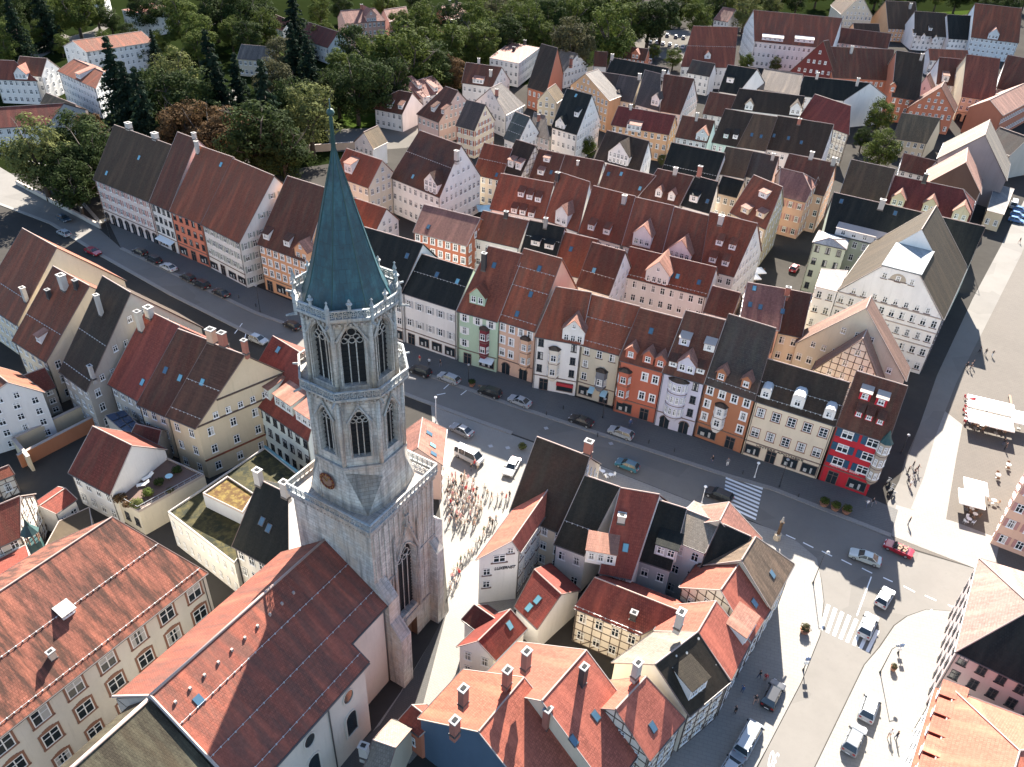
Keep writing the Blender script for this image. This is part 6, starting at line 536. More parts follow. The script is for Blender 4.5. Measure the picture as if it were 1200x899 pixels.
def shop_mesh(ww, hh, kind='shop'):
    k = ('shop', kind, round(ww, 2), round(hh, 2))
    if k in WCACHE: return WCACHE[k]
    m = MB(); mats = ['verge_dark', 'glass', 'curtain', 'canvas_red']
    def bx(x0, x1, z0, z1, y0, y1, mi): m.obox((x0, y0, z0), (x1 - x0, 0, 0), (0, y1 - y0, 0), (0, 0, z1 - z0), mi)
    t = .10
    if kind == 'arch':
        n = 8; out = [(-ww / 2, 0), (ww / 2, 0)] + [(ww / 2 * math.cos(math.pi * i / n), hh - ww / 2 + ww / 2 * math.sin(math.pi * i / n)) for i in range(n + 1)]
        m.solid([(x, .1, z) for x, z in out], [(x, -.03, z) for x, z in out], 1)
        out2 = [(-ww / 2 - .14, 0), (-ww / 2, 0)]
        for i in range(n):
            a0, a1 = math.pi * i / n, math.pi * (i + 1) / n; c0 = hh - ww / 2
            q = [(r * math.cos(a), c0 + r * math.sin(a)) for r, a in ((ww / 2, a0), (ww / 2 + .16, a0), (ww / 2 + .16, a1), (ww / 2, a1))]
            m.solid([(x, .1, z) for x, z in q], [(x, -.07, z) for x, z in q], 0)
        bx(-.05, .05, 0, hh - .05, -.06, -.031, 0)
    else:
        bx(-ww / 2, ww / 2, 0, hh, -.02, .1, 1)
        for a, b in ((-ww / 2 - t, -ww / 2), (ww / 2, ww / 2 + t)): bx(a, b, 0, hh + t, -.08, .1, 0)
        bx(-ww / 2, ww / 2, hh, hh + t, -.08, .1, 0); bx(-ww / 2, ww / 2, 0, .18, -.06, -.021, 0)
        if kind == 'shop':
            bx(-ww * .34, -ww * .12, .3, hh * .5, -.035, -.021, 2); bx(ww * .1, ww * .22, .25, hh * .7, -.035, -.021, 2)
        if kind == 'door': bx(-.04, .04, .18, hh, -.06, -.021, 0); bx(-ww / 2, ww / 2, hh * .72, hh * .72 + .07, -.055, -.021, 0)
        if kind == 'shopred': bx(-ww / 2 - .1, ww / 2 + .1, hh * .72, hh, -.5, -.021, 3)
    WCACHE[k] = m.mesh(kind, mats); return WCACHE[k]
def face_rot(n): return math.atan2(n.x, -n.y)          # an object facing -Y turned so that it faces n
# ---------------------------------------------------------------- the houses
SUP = {'white': 'whitewashed'}
def lerp(a, b, t): return a + (b - a) * t
def add_timber(h, W, name, a, b, z0, z1, apex, n, parent, root):
    """half timbering on a wall from a to b (xy) between z0 and z1, up into the gable when apex is given"""
    m = MB(); L = (b - a).length; e = (b - a) / L; o = n * .05; t = .13
    def top(x):
        if apex is None: return z1
        xa = (apex - a).dot(e) ; za = apex.z
        return z1 + (za - z1) * (x / xa if x < xa else (L - x) / max(.01, L - xa))
    def beam(x0, za, x1, zb, lift):
        p = a + e * x0; q = a + e * x1; p = V((p.x, p.y, za)) + n * lift; q = V((q.x, q.y, zb)) + n * lift
        m.bar(p, q, t / 2, 4)
    z = z0; zt = max(top(x * L / 20) for x in range(21)); k = 0
    while z < zt - .2:
        xs = [x * L / 40 for x in range(41) if top(x * L / 40) > z]
        if len(xs) > 1: beam(xs[0], z, xs[-1], z, .02)
        z += 1.35
    nx = max(2, int(L / 1.15))
    for i in range(nx + 1):
        x = min(max(L * i / nx, .08), L - .08); zt_ = top(x) - .15
        if zt_ > z0 + .3: beam(x, z0, x, zt_, .03)
        if i < nx and rnd.random() < .6 and top(x + L / nx) > z0 + 1.4 and zt_ > z0 + 1.4: beam(x, z0, x + L / nx, z0 + 1.35, .04)
    m.build('timber_frame', 'timber', root)
def build_house(h):
    P = [V(p) for p in h['P']]; S, T = V(h['S']), V(h['T']); flat = h.get('flat')
    cx = sum(p.x for p in P) / 4; cy = sum(p.y for p in P) / 4; O = V((cx, cy, 0))
    root = thing(h.get('nm', 'house'), h['label'], h.get('cat', 'house'), O, group='houses of the old town')
    P = [p - O for p in P]; S = S - O; T = T - O; he = P[0].z
    wm, rm = 'wall_' + h['wall'], 'roof_' + h['roof']
    sides = h.get('sides', 'F'); st = h.get('st', 3); ws = h.get('ws', 'plain'); gf = h.get('gf')
    flat2 = lambda p: V((p.x, p.y, 0))
    # wall ring, set in from the eaves
    if flat: Wp = [flat2(p) for p in P]
    else:
        Wp = []
        for i, (al, ac) in enumerate(((1, 3), (0, 2), (3, 1), (2, 0))):
            p, q, r = flat2(P[i]), flat2(P[al]), flat2(P[ac]); Wp.append(p + (q - p).normalized() * (.3 if h.get('xhip') else .10) + (r - p).normalized() * .35)
    wz = [p.z for p in P]
    hl, hr_ = h.get('hipL', 0), h.get('hipR', 0); xh = hl == 1 and hr_ == 1
    m = MB(); ring = [V((w_.x, w_.y, z)) for w_, z in zip(Wp, wz)]
    fw = [[Wp[i], Wp[(i + 1) % 4], ring[(i + 1) % 4], ring[i]] for i in range(4)]
    gab = not flat and not xh
    def kfrac(f): return f if f else 1.0
    Sw = S + (T - S).normalized() * .12 - V((0, 0, .22)); Tw = T + (S - T).normalized() * .12 - V((0, 0, .22))
    m.face(fw[0]); m.face(fw[2])
    def gface(i, apex, f):
        a, b, c, d = fw[i]
        if not gab: m.face(fw[i]); return
        if f: m.face([a, b, c, lerp(c, apex, f), lerp(d, apex, f), d])
        else: m.face([a, b, c, apex, d])
    if 'trunc' in h:
        fc = (h['zc'] - he) / (S.z - he); gface(1, Tw, 0); a, b, c, d = fw[3]; m.face([a, b, c, lerp(c, Sw, fc), lerp(d, Sw, fc), d])
    else: gface(1, Tw, hr_ if gab else 0); gface(3, Sw, hl if gab else 0)
    if flat: m.face([r - V((0, 0, .02)) for r in ring])
    m.build('wall', [wm], root)
    # roof
    th = V((0, 0, -.18)); rb = MB()
    if flat:
        gm = {'sedum': 'g_sedum', 'sedum2': 'g_sedum2', 'vine': 'g_vine', 'terrace': 'g_terrace', 'solar': 'gutter'}.get(h['roof'], rm)
        k = .25 if h.get('para') else -.15
        ctr = (ring[0] + ring[1] + ring[2] + ring[3]) / 4
        top = [r + (ctr - r).normalized() * k for r in ring]
        rb.solid([p + V((0, 0, .01)) for p in top], [p + V((0, 0, .12)) for p in top]); rb.build('roof', gm, root)
        pm = MB()
        for i in range(4):
            a, b = ring[i], ring[(i + 1) % 4]; a2, b2 = top[i], top[(i + 1) % 4]; hh = .42 if h.get('para') else .2
            if h.get('para'): pm.solid([a, b, b2, a2], [p + V((0, 0, hh)) for p in (a, b, b2, a2)])
            else: pm.bar(a2 + V((0, 0, .1)), b2 + V((0, 0, .1)), .09, 4)
        pm.build('parapet', 'ch_white' if h['roof'] == 'sedum' else 'verge', root)
        if h['roof'] == 'sedum': a, b = ring[2], ring[3]; m = MB(); m.bar(a + V((0, 0, .5)), b + V((0, 0, .5)), .22, 6); m.build('gutter', 'copperteal', root)
        if h['roof'] == 'solar':
            for i in range(3):
                for j in range(2):
                    u0, u1, v0, v1 = (i + .08) / 3, (i + .92) / 3, (j + .08) / 2, (j + .92) / 2
                    q = [lerp(lerp(top[0], top[1], u), lerp(top[3], top[2], u), v) + V((0, 0, .2)) for u, v in ((u0, v0), (u1, v0), (u1, v1), (u0, v1))]
                    MB().solid(q, [p + V((0, 0, .06)) for p in q]).build('solar_panel', 'solarpanel', root)
    else:
        polys = []; ridges = [(S, T)]
        if 'trunc' in h:
            k = h['trunc']; K0, K1, K2, K3 = lerp(P[0], S, fc), lerp(P[1], T, fc), lerp(P[2], T, fc), lerp(P[3], S, fc); F0, F3, Sf = lerp(K0, K1, k), lerp(K3, K2, k), lerp(S, T, k)
            polys = [[P[0], P[1], K1, K0], [P[2], P[3], K3, K2], [F0, K1, T, Sf], [K2, F3, Sf, T]]; ridges = [(Sf, T)]
            MB().face([F3, F0, Sf]).build('upper_gable', wm, root)
            e2 = (K3 - K0).normalized() * .2; MB().solid([K0 - e2, F0 - e2, F3 + e2, K3 + e2], [q + V((0, 0, .2)) for q in (K0 - e2, F0 - e2, F3 + e2, K3 + e2)]).build('flat_roof', 'roof_zincroof', root)
        elif xh:
            Pb = P
            if 'mans' in h:
                ins, dz = h['mans']; ctr = (P[0] + P[1] + P[2] + P[3]) / 4
                Pb = [p + ((P[(i + 1) % 4] - p).normalized() + (P[i - 1] - p).normalized()) * ins * .6 + V((0, 0, dz)) for i, p in enumerate(P)]
                for i in range(4): polys.append([P[i], P[(i + 1) % 4], Pb[(i + 1) % 4], Pb[i]])
                for i in range(4): ridges.append((Pb[i], Pb[(i + 1) % 4]))
            polys += [[Pb[0], Pb[1], T, S], [Pb[2], Pb[3], S, T], [Pb[1], Pb[2], T], [Pb[3], Pb[0], S]]
            ridges += [(Pb[0], S), (Pb[1], T), (Pb[2], T), (Pb[3], S)]
        else:
            S2, T2 = S.copy(), T.copy(); d = (T - S).normalized(); hw = (flat2(P[0]) - flat2(P[3])).length / 2
            fr, bk = [P[0], P[1]], [P[2], P[3]]
            if hr_:
                T2 = T - d * min((1 - hr_) * hw * 1.0, (T - S).length * .45); k1, k2 = lerp(P[1], T, hr_), lerp(P[2], T, hr_); fr += [k1]; bk = [k2] + bk if False else bk; polys.append([k1, k2, T2]); ridges += [(k1, T2), (k2, T2)]
            if hl:
                S2 = S + d * min((1 - hl) * hw * 1.0, (T - S).length * .45); k3, k4 = lerp(P[0], S, hl), lerp(P[3], S, hl); polys.append([k4, k3, S2]); ridges += [(k3, S2), (k4, S2)]
            polys.append([P[0], P[1]] + ([k1] if hr_ else []) + [T2, S2] + ([k3] if hl else []))
            polys.append([P[2], P[3]] + ([k4] if hl else []) + [S2, T2] + ([k2] if hr_ else []))
            ridges[0] = (S2, T2)
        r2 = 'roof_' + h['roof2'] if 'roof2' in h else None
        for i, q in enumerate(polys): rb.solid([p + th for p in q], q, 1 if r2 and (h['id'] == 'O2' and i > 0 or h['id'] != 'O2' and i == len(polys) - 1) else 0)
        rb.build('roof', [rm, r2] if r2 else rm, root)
        if 'mdm' in h:
            a, b = P[0], P[1]; ee = (b - a).normalized(); ni = V((-ee.y, ee.x, 0)); L = (b - a).length
            for i in range(h['mdm']):
                c = a + ee * (L * (.08 + i * .145)) + ni * .35 + V((0, 0, .5)); m = MB(); m.obox(c - ee * 1.0, ee * 2.0, ni * 2.2, V((0, 0, 1.7))); dp = m.build('dormer', 'wall_tilewall', root); c2 = c - ee * 1.15 - ni * .15 + V((0, 0, 1.702)); MB().obox(c2, ee * 2.3, ni * 2.6 + V((0, 0, .5)), V((0, 0, .12))).build('dormer_roof', rm, dp)
                obj('dormer_window', window_mesh('plain', 1.1, 1.25), dp, c + V((0, 0, .25)) - ni * .012, face_rot(-ni))
        if not h.get('noridge'):
            rc = MB()
            for i, (a, b) in enumerate(ridges): rc.bar(a + V((0, 0, .03 + .004 * i)), b + V((0, 0, .03 + .004 * i)), .10, 5)
            rc.build('ridge_cap', 'mortar', root)
        if not xh:
            vcol = 'verge_dark' if rnd.random() < .45 else 'verge'
            for a, b, s in ((P[0], S if 'trunc' not in h else K0, -1), (P[1], T, 1), (P[2], T, 1), (P[3], S if 'trunc' not in h else K3, -1)):
                q = (T - S).normalized() * s * .05; MB().obox(a + q * .2 - V((0, 0, .12)), b - a, q * 1.8, V((0, 0, .16))).build('verge_board', vcol, root)
        for a, b in ((P[0], P[1]), (P[2], P[3])) + (((P[1], P[2]), (P[3], P[0])) if xh else ()):
            n = V((b.y - a.y, a.x - b.x, 0)).normalized(); MB().bar(a + n * .07 - V((0, 0, .1)), b + n * .07 - V((0, 0, .1)), .09, 5).build('gutter', 'gutter', root)
    # slope frame of the front roof side
    e = flat2(P[1] - P[0]).normalized(); mid = (P[0] + P[1]) / 2
    if not flat:
        rm_ = (S + T) / 2; nin = V((-e.y, e.x, 0)); tp = (rm_.z - mid.z) / max(.3, (flat2(rm_) - flat2(mid)).dot(nin)); up = (nin + V((0, 0, tp))).normalized(); nrm = e.cross(up).normalized()
        if xh and 'mans' in h: pass
    for v in h.get('sg', []):
        a, b = lerp(P[0], S, v), lerp(P[1], T, v); L = (b - a).length; m = MB(); n = max(3, int(L / .75))
        m.bar(a + V((0, 0, .16)), b + V((0, 0, .16)), .022, 4)
        for i in range(n): m.box(lerp(a, b, (i + .5) / n) + V((0, 0, .02)), .12, .12, .16)
        m.build('snow_guard', 'zinc', root)
    for d in h.get('sk', []):
        p = V(d) - O; m = MB(); q = p - e * .42 - up * .6 - nrm * .02; big = 1
        m.obox(q - nrm * .02, e * .84, up * 1.2, nrm * .12, 0); m.obox(q + e * .08 + up * .08 + nrm * .09, e * .68, up * 1.04, nrm * .03, 1)
        m.build('skylight', ['gutter', 'glass_sky' if h['roof'] in ('rustred', 'redbrown', 'rustred2') or rnd.random() < .25 else 'glass_blue'], root)
    for d in h.get('ch', []):
        p = V(d[:3]) - O; wd, hh, col = d[3:]; m = MB(); z0 = p.z - 1.2
        m.box((p.x, p.y, z0), wd, wd * .8, hh + 1.2, math.atan2(e.y, e.x)); m.box((p.x, p.y, p.z + hh), wd + .18, wd * .8 + .18, .14, math.atan2(e.y, e.x), 1)
        m.box((p.x, p.y, p.z + hh + .14), wd * .6, wd * .45, .06, math.atan2(e.y, e.x), 2); m.box((p.x, p.y, p.z - .45), wd + .12, wd * .8 + .12, .3, math.atan2(e.y, e.x), 3)
        m.build('chimney', ['ch_' + col, 'ch_grey' if col != 'white' else 'ch_white', 'soot', 'gutter'], root)
    # dormers on the front slope
    for d in h.get('dm', []):
        t = d[0]; p = V(d[1:4]) - O; wd, hh = d[4], d[5]
        if t == 'hoist': p = p + V((0, 0, 0)); s = (p - mid).dot(nin); p = p - nin * (s - .34); p.z = he - .3; hh += .3
        Rz = math.atan2(e.y, e.x)
        f = lambda x, y, z: p + e * x + nin * y + V((0, 0, z))
        m = MB(); rf = MB(); g = hh
        rcol = rm
        if t in ('shed', 'sshed', 'strip'):
            ta = {'shed': .22, 'sshed': .38, 'strip': .22}[t]
            L = hh / max(.15, tp - ta); y0 = -.05
            m.face([f(-wd / 2, 0, -.3), f(wd / 2, 0, -.3), f(wd / 2, 0, hh), f(-wd / 2, 0, hh)])
            for sx in (-1, 1):
                q = [f(sx * wd / 2, 0, -.3), f(sx * wd / 2, L, hh + ta * L - .02), f(sx * wd / 2, 0, hh)]; m.face(q if sx > 0 else q[::-1])
            q = [f(-wd / 2 - .12, -.25, hh - .25 * ta), f(wd / 2 + .12, -.25, hh - .25 * ta), f(wd / 2 + .12, L + .1, hh + ta * (L + .1)), f(-wd / 2 - .12, L + .1, hh + ta * (L + .1))]
            rf.solid(q, [c + V((0, 0, .1)) for c in q])
            rcol = 'roof_pinkch' if t == 'shed' and h['roof'] in ('red', 'maroon', 'redbrown', 'rustred', 'crimson', 'rust') and rnd.random() < .6 else rm
            if t == 'strip' or (t == 'shed' and h['wall'] in ('redwall', 'lilac')): rcol = 'verge'
            elif t == 'shed' and h['roof'] not in ('black', 'blackmoss'): rcol = 'roof_pinkch'
            if h['roof'] == 'orangemoss': rcol = 'ch_white'
        else:
            gh = wd * (.52 if t != 'hood' else .35); L = (hh + gh) / tp
            zr = hh + gh; pr = [(-wd / 2, hh), (0, zr), (wd / 2, hh)]
            if t == 'hood': pr = [(-wd / 2, hh)] + [(-wd / 2 * math.cos(a), hh + gh * math.sin(a)) for a in (.5, 1.05, math.pi - 1.05, math.pi - .5)] + [(wd / 2, hh)]
            m.face([f(-wd / 2, 0, -.3), f(wd / 2, 0, -.3)] + [f(x, 0, z - .04) for x, z in pr[::-1]])
            for sx in (-1, 1):
                q = [f(sx * wd / 2, 0, -.3), f(sx * wd / 2, hh / tp, hh), f(sx * wd / 2, 0, hh)]; m.face(q if sx > 0 else q[::-1])
            for (x0, z0), (x1, z1) in zip(pr, pr[1:]):
                if t != 'hood':
                    k = 1 if x0 < 0 else -1; s = .28 / (wd / 2)
                    if k > 0: x0 -= .28; z0 -= gh * s
                    else: x1 += .28; z1 -= gh * s
                y = lambda z: max(.02, z / tp) + .06
                q = [f(x0, -.28, z0), f(x0, y(z0), z0), f(x1, y(z1), z1), f(x1, -.28, z1)]
                rf.solid(q[::-1], [c + V((0, 0, .1)) for c in q[::-1]])
            if t == 'hood': rcol = 'zinc'
            else: rcol = 'roof_pinkch' if rm in ('roof_maroon', 'roof_red', 'roof_slatebrown', 'roof_tileribred', 'roof_crimson', 'roof_redbrown') else rm
        wcol = wm if t in ('hoist', 'gable') or h['wall'] in ('redwall', 'tilewall') else ('wall_white' if rnd.random() < .7 else wm)
        if h['wall'] in ('timberw', 'orangewall') and t != 'hoist': wcol = 'wall_white'
        pp = m.build('dormer', wcol, root)
        rf.build('dormer_roof', rcol, pp)
        nw = max(1, int(wd / 1.25)) if t != 'strip' else int(wd / 2.2)
        rows = 2 if hh > 2.9 and t == 'hoist' else 1
        for r in range(rows):
            for i in range(nw):
                x = (i + .5 - nw / 2) * (wd / nw) * .92; wh = min(1.25, hh * .62); q = f(x, 0, .12 + hh * .14 + r * 1.5)
                obj('dormer_window', window_mesh('plain', min(.95, wd / nw * .66), wh), pp, q - nin * .015, face_rot(-nin))
        if t == 'hoist': q = f(0, 0, hh + .3); obj('dormer_window', window_mesh('plain', .7, .8), pp, q - nin * .015, face_rot(-nin))
    if not flat and 'F' in sides:                                           # downpipes at the ends of the front
        n0 = V((e.y, -e.x, 0))
        for u in (.015, .985) if (P[1] - P[0]).length > 9 else (.02,):
            c = lerp(Wp[0], Wp[1], u) + n0 * .09; MB().bar(c + V((0, 0, .1)), c + V((0, 0, he - .2)), .06, 5).build('downpipe', 'gutter', root)
    # facades
    def put(me, name, p, n): obj(name, me, root, p + n * .012, face_rot(n))
    hz = min(wz)
    edges = {'F': 0, 'R': 1, 'B': 2, 'L': 3}
    for s in sides:
        i = edges[s]; a, b = Wp[i], Wp[(i + 1) % 4]; L = (b - a).length; ee = (b - a) / L; n = V((ee.y, -ee.x, 0))
        zt = min(wz[i], wz[(i + 1) % 4]); base = 0; apex = None
        if i in (1, 3) and gab: apex = Tw if i == 1 else Sw
        g0 = 3.3 if (gf and i == 0) or st >= 4 else max(.9, zt / st * .33) - .0
        fl = []
        if (gf and i == 0): k = st - 1; hgt = (zt - 3.4) / k; fl = [3.4 + hgt * (j + .28) for j in range(k)]
        else: hgt = zt / st; fl = [hgt * (j + .30) for j in range(st)]
        sp = h.get('wsp', 2.35 if ws.startswith('shut') else 2.0 if i == 0 or h['id'][0] in 'NTFC' else 2.9); bigw = ws == 'arched'
        if h['id'] == 'N1': sp = 3.0
        if h['id'] == 'N2': sp = 2.7
        nw = max(1, int(round(L / sp - .15))); wd = 1.0 if not bigw else 1.9; wh = min(1.55, hgt * .56)
        if ws == 'lattice': wd, wh = 1.3, 1.75
        if h['id'] == 'N1' and i == 0: wd = 1.75
        if h['id'] == 'M2' and s == 'L': fl = []; [put(window_mesh('darkside', w_, h_), 'window', a + ee * u * L + V((0, 0, z_)), n) for u, z_, w_, h_ in ((.2, 5.7, 1.0, 1.25), (.2, 3.2, 1.0, 1.25), (.52, 8.0, 1.7, 1.35), (.8, 9.5, .8, .9))]
        if ws == 'slit': wd, wh, sp = .55, 1.3, 1.5; nw = int(L / sp)
        if bigw: wh = 2.2
        bays = h.get('bay', []) if i == 0 else []
        for j, z in enumerate(fl):
            for k in range(nw):
                u = (k + .5) / nw
                if any(abs(u - by[1]) * L < by[2] / 2 + .7 and by[3] - .5 < z < by[4] for by in bays): continue
                w1, h1 = wd, wh
                if bigw and j == 0: w1, h1 = 1.7, 1.7
                put(window_mesh('plain' if ws == 'slit' else ws, w1, h1), 'window', a + ee * u * L + V((0, 0, z)), n)
        if apex is not None and h.get('gst', 1) and h['id'] != 'M2':
            gh = apex.z - zt; rows = h.get('gst', max(1, min(3, int(gh / 2.4)))); xa = (flat2(apex) - a).dot(ee)
            for r in range(rows):
                z = zt + .35 + r * (gh / (rows + .35)); f = (z + 1.4 - zt) / gh
                x0, x1 = xa * f + .35, L - (L - xa) * f - .35; k = max(1 if r == rows - 1 else 1, int((x1 - x0) / 1.9))
                if x1 - x0 < .8: continue
                for c in range(k): put(window_mesh('plain' if ws in ('arched', 'slit') else ws, .85 if not ws.startswith('shut') else .8, 1.15), 'window', a + ee * lerp(x0, x1, (c + .5) / k) + V((0, 0, z)), n)
        if gf and i == 0:
            if gf in ('shop', 'shopred', 'awning', 'plain'):
                k = max(2, int(L / 2.9)); dk = rnd.randrange(k)
                for c in range(k):
                    u = (c + .5) / k; pw = L / k * .74
                    if c == dk: put(shop_mesh(1.5, 2.6, 'door'), 'door', a + ee * u * L, n)
                    else: put(shop_mesh(round(pw * 5) / 5, 2.0 if gf != 'plain' else 1.6, 'shopred' if gf == 'shopred' else 'shop'), 'shop_window', a + ee * u * L + V((0, 0, .55)), n)
            elif gf == 'arch':
                k = max(2, int(L / 2.6))
                for c in range(k): put(shop_mesh(1.7, 2.7, 'arch'), 'arched_door', a + ee * (c + .5) / k * L, n)
            if gf == 'awning' or h['id'] in ('N9', 'N6'):
                for (u0, u1) in (((.1, .9),) if gf == 'awning' else ((.62, .95),) if h['id'] == 'N9' else ((.36, .5), (.68, .84))):
                    m = MB(); q = [a + ee * L * u0 + V((0, 0, 3.0)) + n * .02, a + ee * L * u1 + V((0, 0, 3.0)) + n * .02, a + ee * L * u1 + V((0, 0, 2.5)) + n * 1.5, a + ee * L * u0 + V((0, 0, 2.5)) + n * 1.5]
                    m.solid(q, [p + V((0, 0, .06)) for p in q]); m.build('awning', 'canvas_blue' if h['id'] == 'N6' else 'awning', root)
            m = MB(); m.obox(a + V((0, 0, 3.25)) + n * .002, ee * L, n * .12, V((0, 0, .16))); m.build('cornice', 'verge_dark', root)
        if s == 'L' and h['id'] == 'T1':
            for zc in (zt, zt - 3.3, zt - 6.6): MB().obox(a + V((0, 0, zc - .12)) + n * .002, ee * L, n * .16, V((0, 0, .2))).build('cornice', 'verge', root)
            c = a + ee * L * .5 + V((0, 0, h['zc'] - 2.3)) + n * .03; m = MB(); m.face([c + ee * 1.5 * math.cos(math.pi * k / 10) + V((0, 0, 1.5 * math.sin(math.pi * k / 10))) for k in range(11)]); lw = m.build('lunette_window', 'wall_stonetan', root)
            m = MB(); m.obox(c - ee * 1.7 - V((0, 0, .14)), ee * 3.4, n * .15, V((0, 0, .14))); m.build('sill', 'verge_dark', lw)
        if s == 'R' and h['id'] == 'H4b':
            for zc in (zt, zt + 3.4, 3.6):
                x0, x1 = (0, L) if zc <= zt else (L * .2, L * .8)
                m = MB(); m.obox(a + ee * x0 + V((0, 0, zc)) + n * .002, ee * (x1 - x0), n * .2, V((0, 0, .22))); m.build('cornice', 'timber' if zc > 5 else 'roof_red', root)
        if h['wall'] in ('timberw', 'timberorange'): add_timber(h, Wp, '', a, b, 0.1 if s != 'F' else .1, zt, apex, n, root, root)
        if 'sign' in h and (i == 0 or h['id'] == 'M2' and s == 'L') and not (h['id'] == 'M2' and s != 'L'):
            tx, mt, u0, u1, z, hgt_ = h['sign']; cu = bpy.data.curves.new('lettering', 'FONT'); cu.body = tx; cu.extrude = .03; cu.size = 1
            cu.offset = .012
            if h['id'] == 'M2': cu.shear = .25
            o = bpy.data.objects.new('tmp', cu); C.objects.link(o); bpy.context.view_layer.update()
            me = bpy.data.meshes.new_from_object(o.evaluated_get(bpy.context.evaluated_depsgraph_get())); bpy.data.objects.remove(o)
            xs = [v.co.x for v in me.vertices]; ys = [v.co.y for v in me.vertices]; k = (u1 - u0) * L / (max(xs) - min(xs)); ky = hgt_ / (max(ys) - min(ys))
            for v in me.vertices: v.co = ((v.co.x - min(xs)) * k, -v.co.z - .04, (v.co.y - min(ys)) * ky)
            me.materials.clear(); me.materials.append(MATS[mt]); obj('lettering', me, root, a + ee * L * u0 + V((0, 0, z)) + n * .02, face_rot(n))
        for by in bays:
            kind, u, bw, z0, z1, bwm, brm = by; c = a + ee * u * L
            if kind == 'turret': c = b - ee * .2 + n * -.1; prof = [(math.cos(t) * bw / 2, math.sin(t) * bw / 2) for t in [2 * math.pi * q / 8 for q in range(8)]]; pts = [c + ee * x + n * y for x, y in prof]
            elif kind == 'round': pts = [c - ee * bw / 2] + [c + ee * (-bw / 2 * math.cos(t)) + n * (1.15 * math.sin(t)) for t in [math.pi * q / 6 for q in range(1, 6)]] + [c + ee * bw / 2]
            else: pts = [c - ee * bw / 2, c - ee * bw * .34 + n * .85, c + ee * bw * .34 + n * .85, c + ee * bw / 2]
            if sum(pts[q].x * pts[(q + 1) % len(pts)].y - pts[(q + 1) % len(pts)].x * pts[q].y for q in range(len(pts))) < 0: pts = pts[::-1]
            m = MB(); ctr = sum(pts, V((0, 0, 0))) / len(pts)
            m.solid([p + V((0, 0, z0)) for p in pts], [p + V((0, 0, z1)) for p in pts])
            low = [ctr + (p - ctr) * .45 + V((0, 0, z0 - .8)) for p in pts]; m.solid(low, [p + V((0, 0, z0)) for p in pts])
            pp = m.build('bay_window', 'wall_' + bwm, root)
            m = MB(); big = [ctr + (p - ctr) * 1.18 + V((0, 0, z1)) for p in pts]; ap = ctr + V((0, 0, z1 + (1.1 if kind != 'turret' else 2.2))) - (n * .4 if kind != 'turret' else n * 0)
            m.solid(big, [ctr + (p - ctr) * (.55 if kind == 'turret' else .35) + V((0, 0, z1 + (.9 if kind == 'turret' else .7))) for p in pts])
            if kind == 'turret': m.solid([ctr + (p - ctr) * .55 + V((0, 0, z1 + .9)) for p in pts], [ctr + (p - ctr) * .08 + V((0, 0, z1 + 2.2)) for p in pts])
            m.build('bay_roof', {'slate': 'roof_slatebrown', 'copperdark': 'copperdark'}[brm], pp)
            nf = max(1, int(round((z1 - z0) / 2.75)))
            for q in range(len(pts)):
                p0, p1 = pts[q], pts[(q + 1) % len(pts)]; dd = p1 - p0; nn = V((dd.y, -dd.x, 0)).normalized()
                if kind != 'turret' and nn.dot(n) < .3: continue
                if kind == 'turret' and nn.dot(n) < -.5: continue
                for fz in range(nf):
                    ww_ = min(1.0, dd.length * .72)
                    if ww_ < .35: continue
                    obj('bay_pane', window_mesh('dark' if bwm == 'bayorange' else 'plain', round(ww_, 1), 1.35), pp, (p0 + p1) / 2 + V((0, 0, z0 + .75 + fz * (z1 - z0) / nf)) + nn * .012, face_rot(nn))
            for fz in range(nf):
                m = MB(); zz = z0 + fz * (z1 - z0) / nf
                bg_ = [ctr + (p - ctr) * 1.05 for p in pts]; m.solid([p + V((0, 0, zz + .02)) for p in bg_], [p + V((0, 0, zz + .16)) for p in bg_]); m.build('bay_band', 'verge_dark', pp)
    if h.get('tf') : pass
    return root
# ---------------------------------------------------------------- the ground
HGT = 0.0
def GR(name, k, z, mat, th=0.0): return sheet(name, DATA['poly'][k], z, mat, th=th)
mb = MB(); mb.face([(-1800, -400, 0), (1800, -400, 0), (1800, 2600, 0), (-1800, 2600, 0)]); o = mb.build('ground', 'g_town'); o['kind'] = 'structure'
for i, k in enumerate([k for k in DATA['poly'] if k.startswith('grass')]): GR('lawn' if 'lawn' in k else 'grass', k, .004 + .0004 * i, 'g_lawn' if 'lawn' in k else 'g_grass')
for i, k in enumerate([k for k in DATA['poly'] if k.startswith('path')]): GR('path', k, .008 + .0005 * i, 'g_dirt')
GR('road', 'road', .012, 'g_asphalt'); GR('road', 'lane', .017, 'g_asphalt')
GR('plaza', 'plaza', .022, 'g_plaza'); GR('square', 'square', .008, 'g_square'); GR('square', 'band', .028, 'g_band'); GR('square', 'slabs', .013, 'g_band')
GR('cobbled_lane', 'cobble', .027, 'g_cobble')
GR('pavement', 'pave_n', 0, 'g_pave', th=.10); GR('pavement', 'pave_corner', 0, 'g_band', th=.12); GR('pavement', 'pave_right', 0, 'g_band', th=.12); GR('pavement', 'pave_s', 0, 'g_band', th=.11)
GR('car_park', 'carpark', .009, 'g_dirt')
for k in DATA['kerbs']:                                                  # kerb stones as long raised strips
    pts = [V((x, y, 0)) for x, y in k]; mb = MB()
    for a, b in zip(pts, pts[1:]):
        n = V(((b - a).y, -(b - a).x, 0)).normalized() * .45; mb.solid([a - n, a + n, b + n, b - n] if (b - a).cross(n).z > 0 else [a + n, a - n, b - n, b + n], [p + V((0, 0, .13)) for p in ([a - n, a + n, b + n, b - n] if (b - a).cross(n).z > 0 else [a + n, a - n, b - n, b + n])])
    o = mb.build('kerb', 'g_band'); o['kind'] = 'structure'
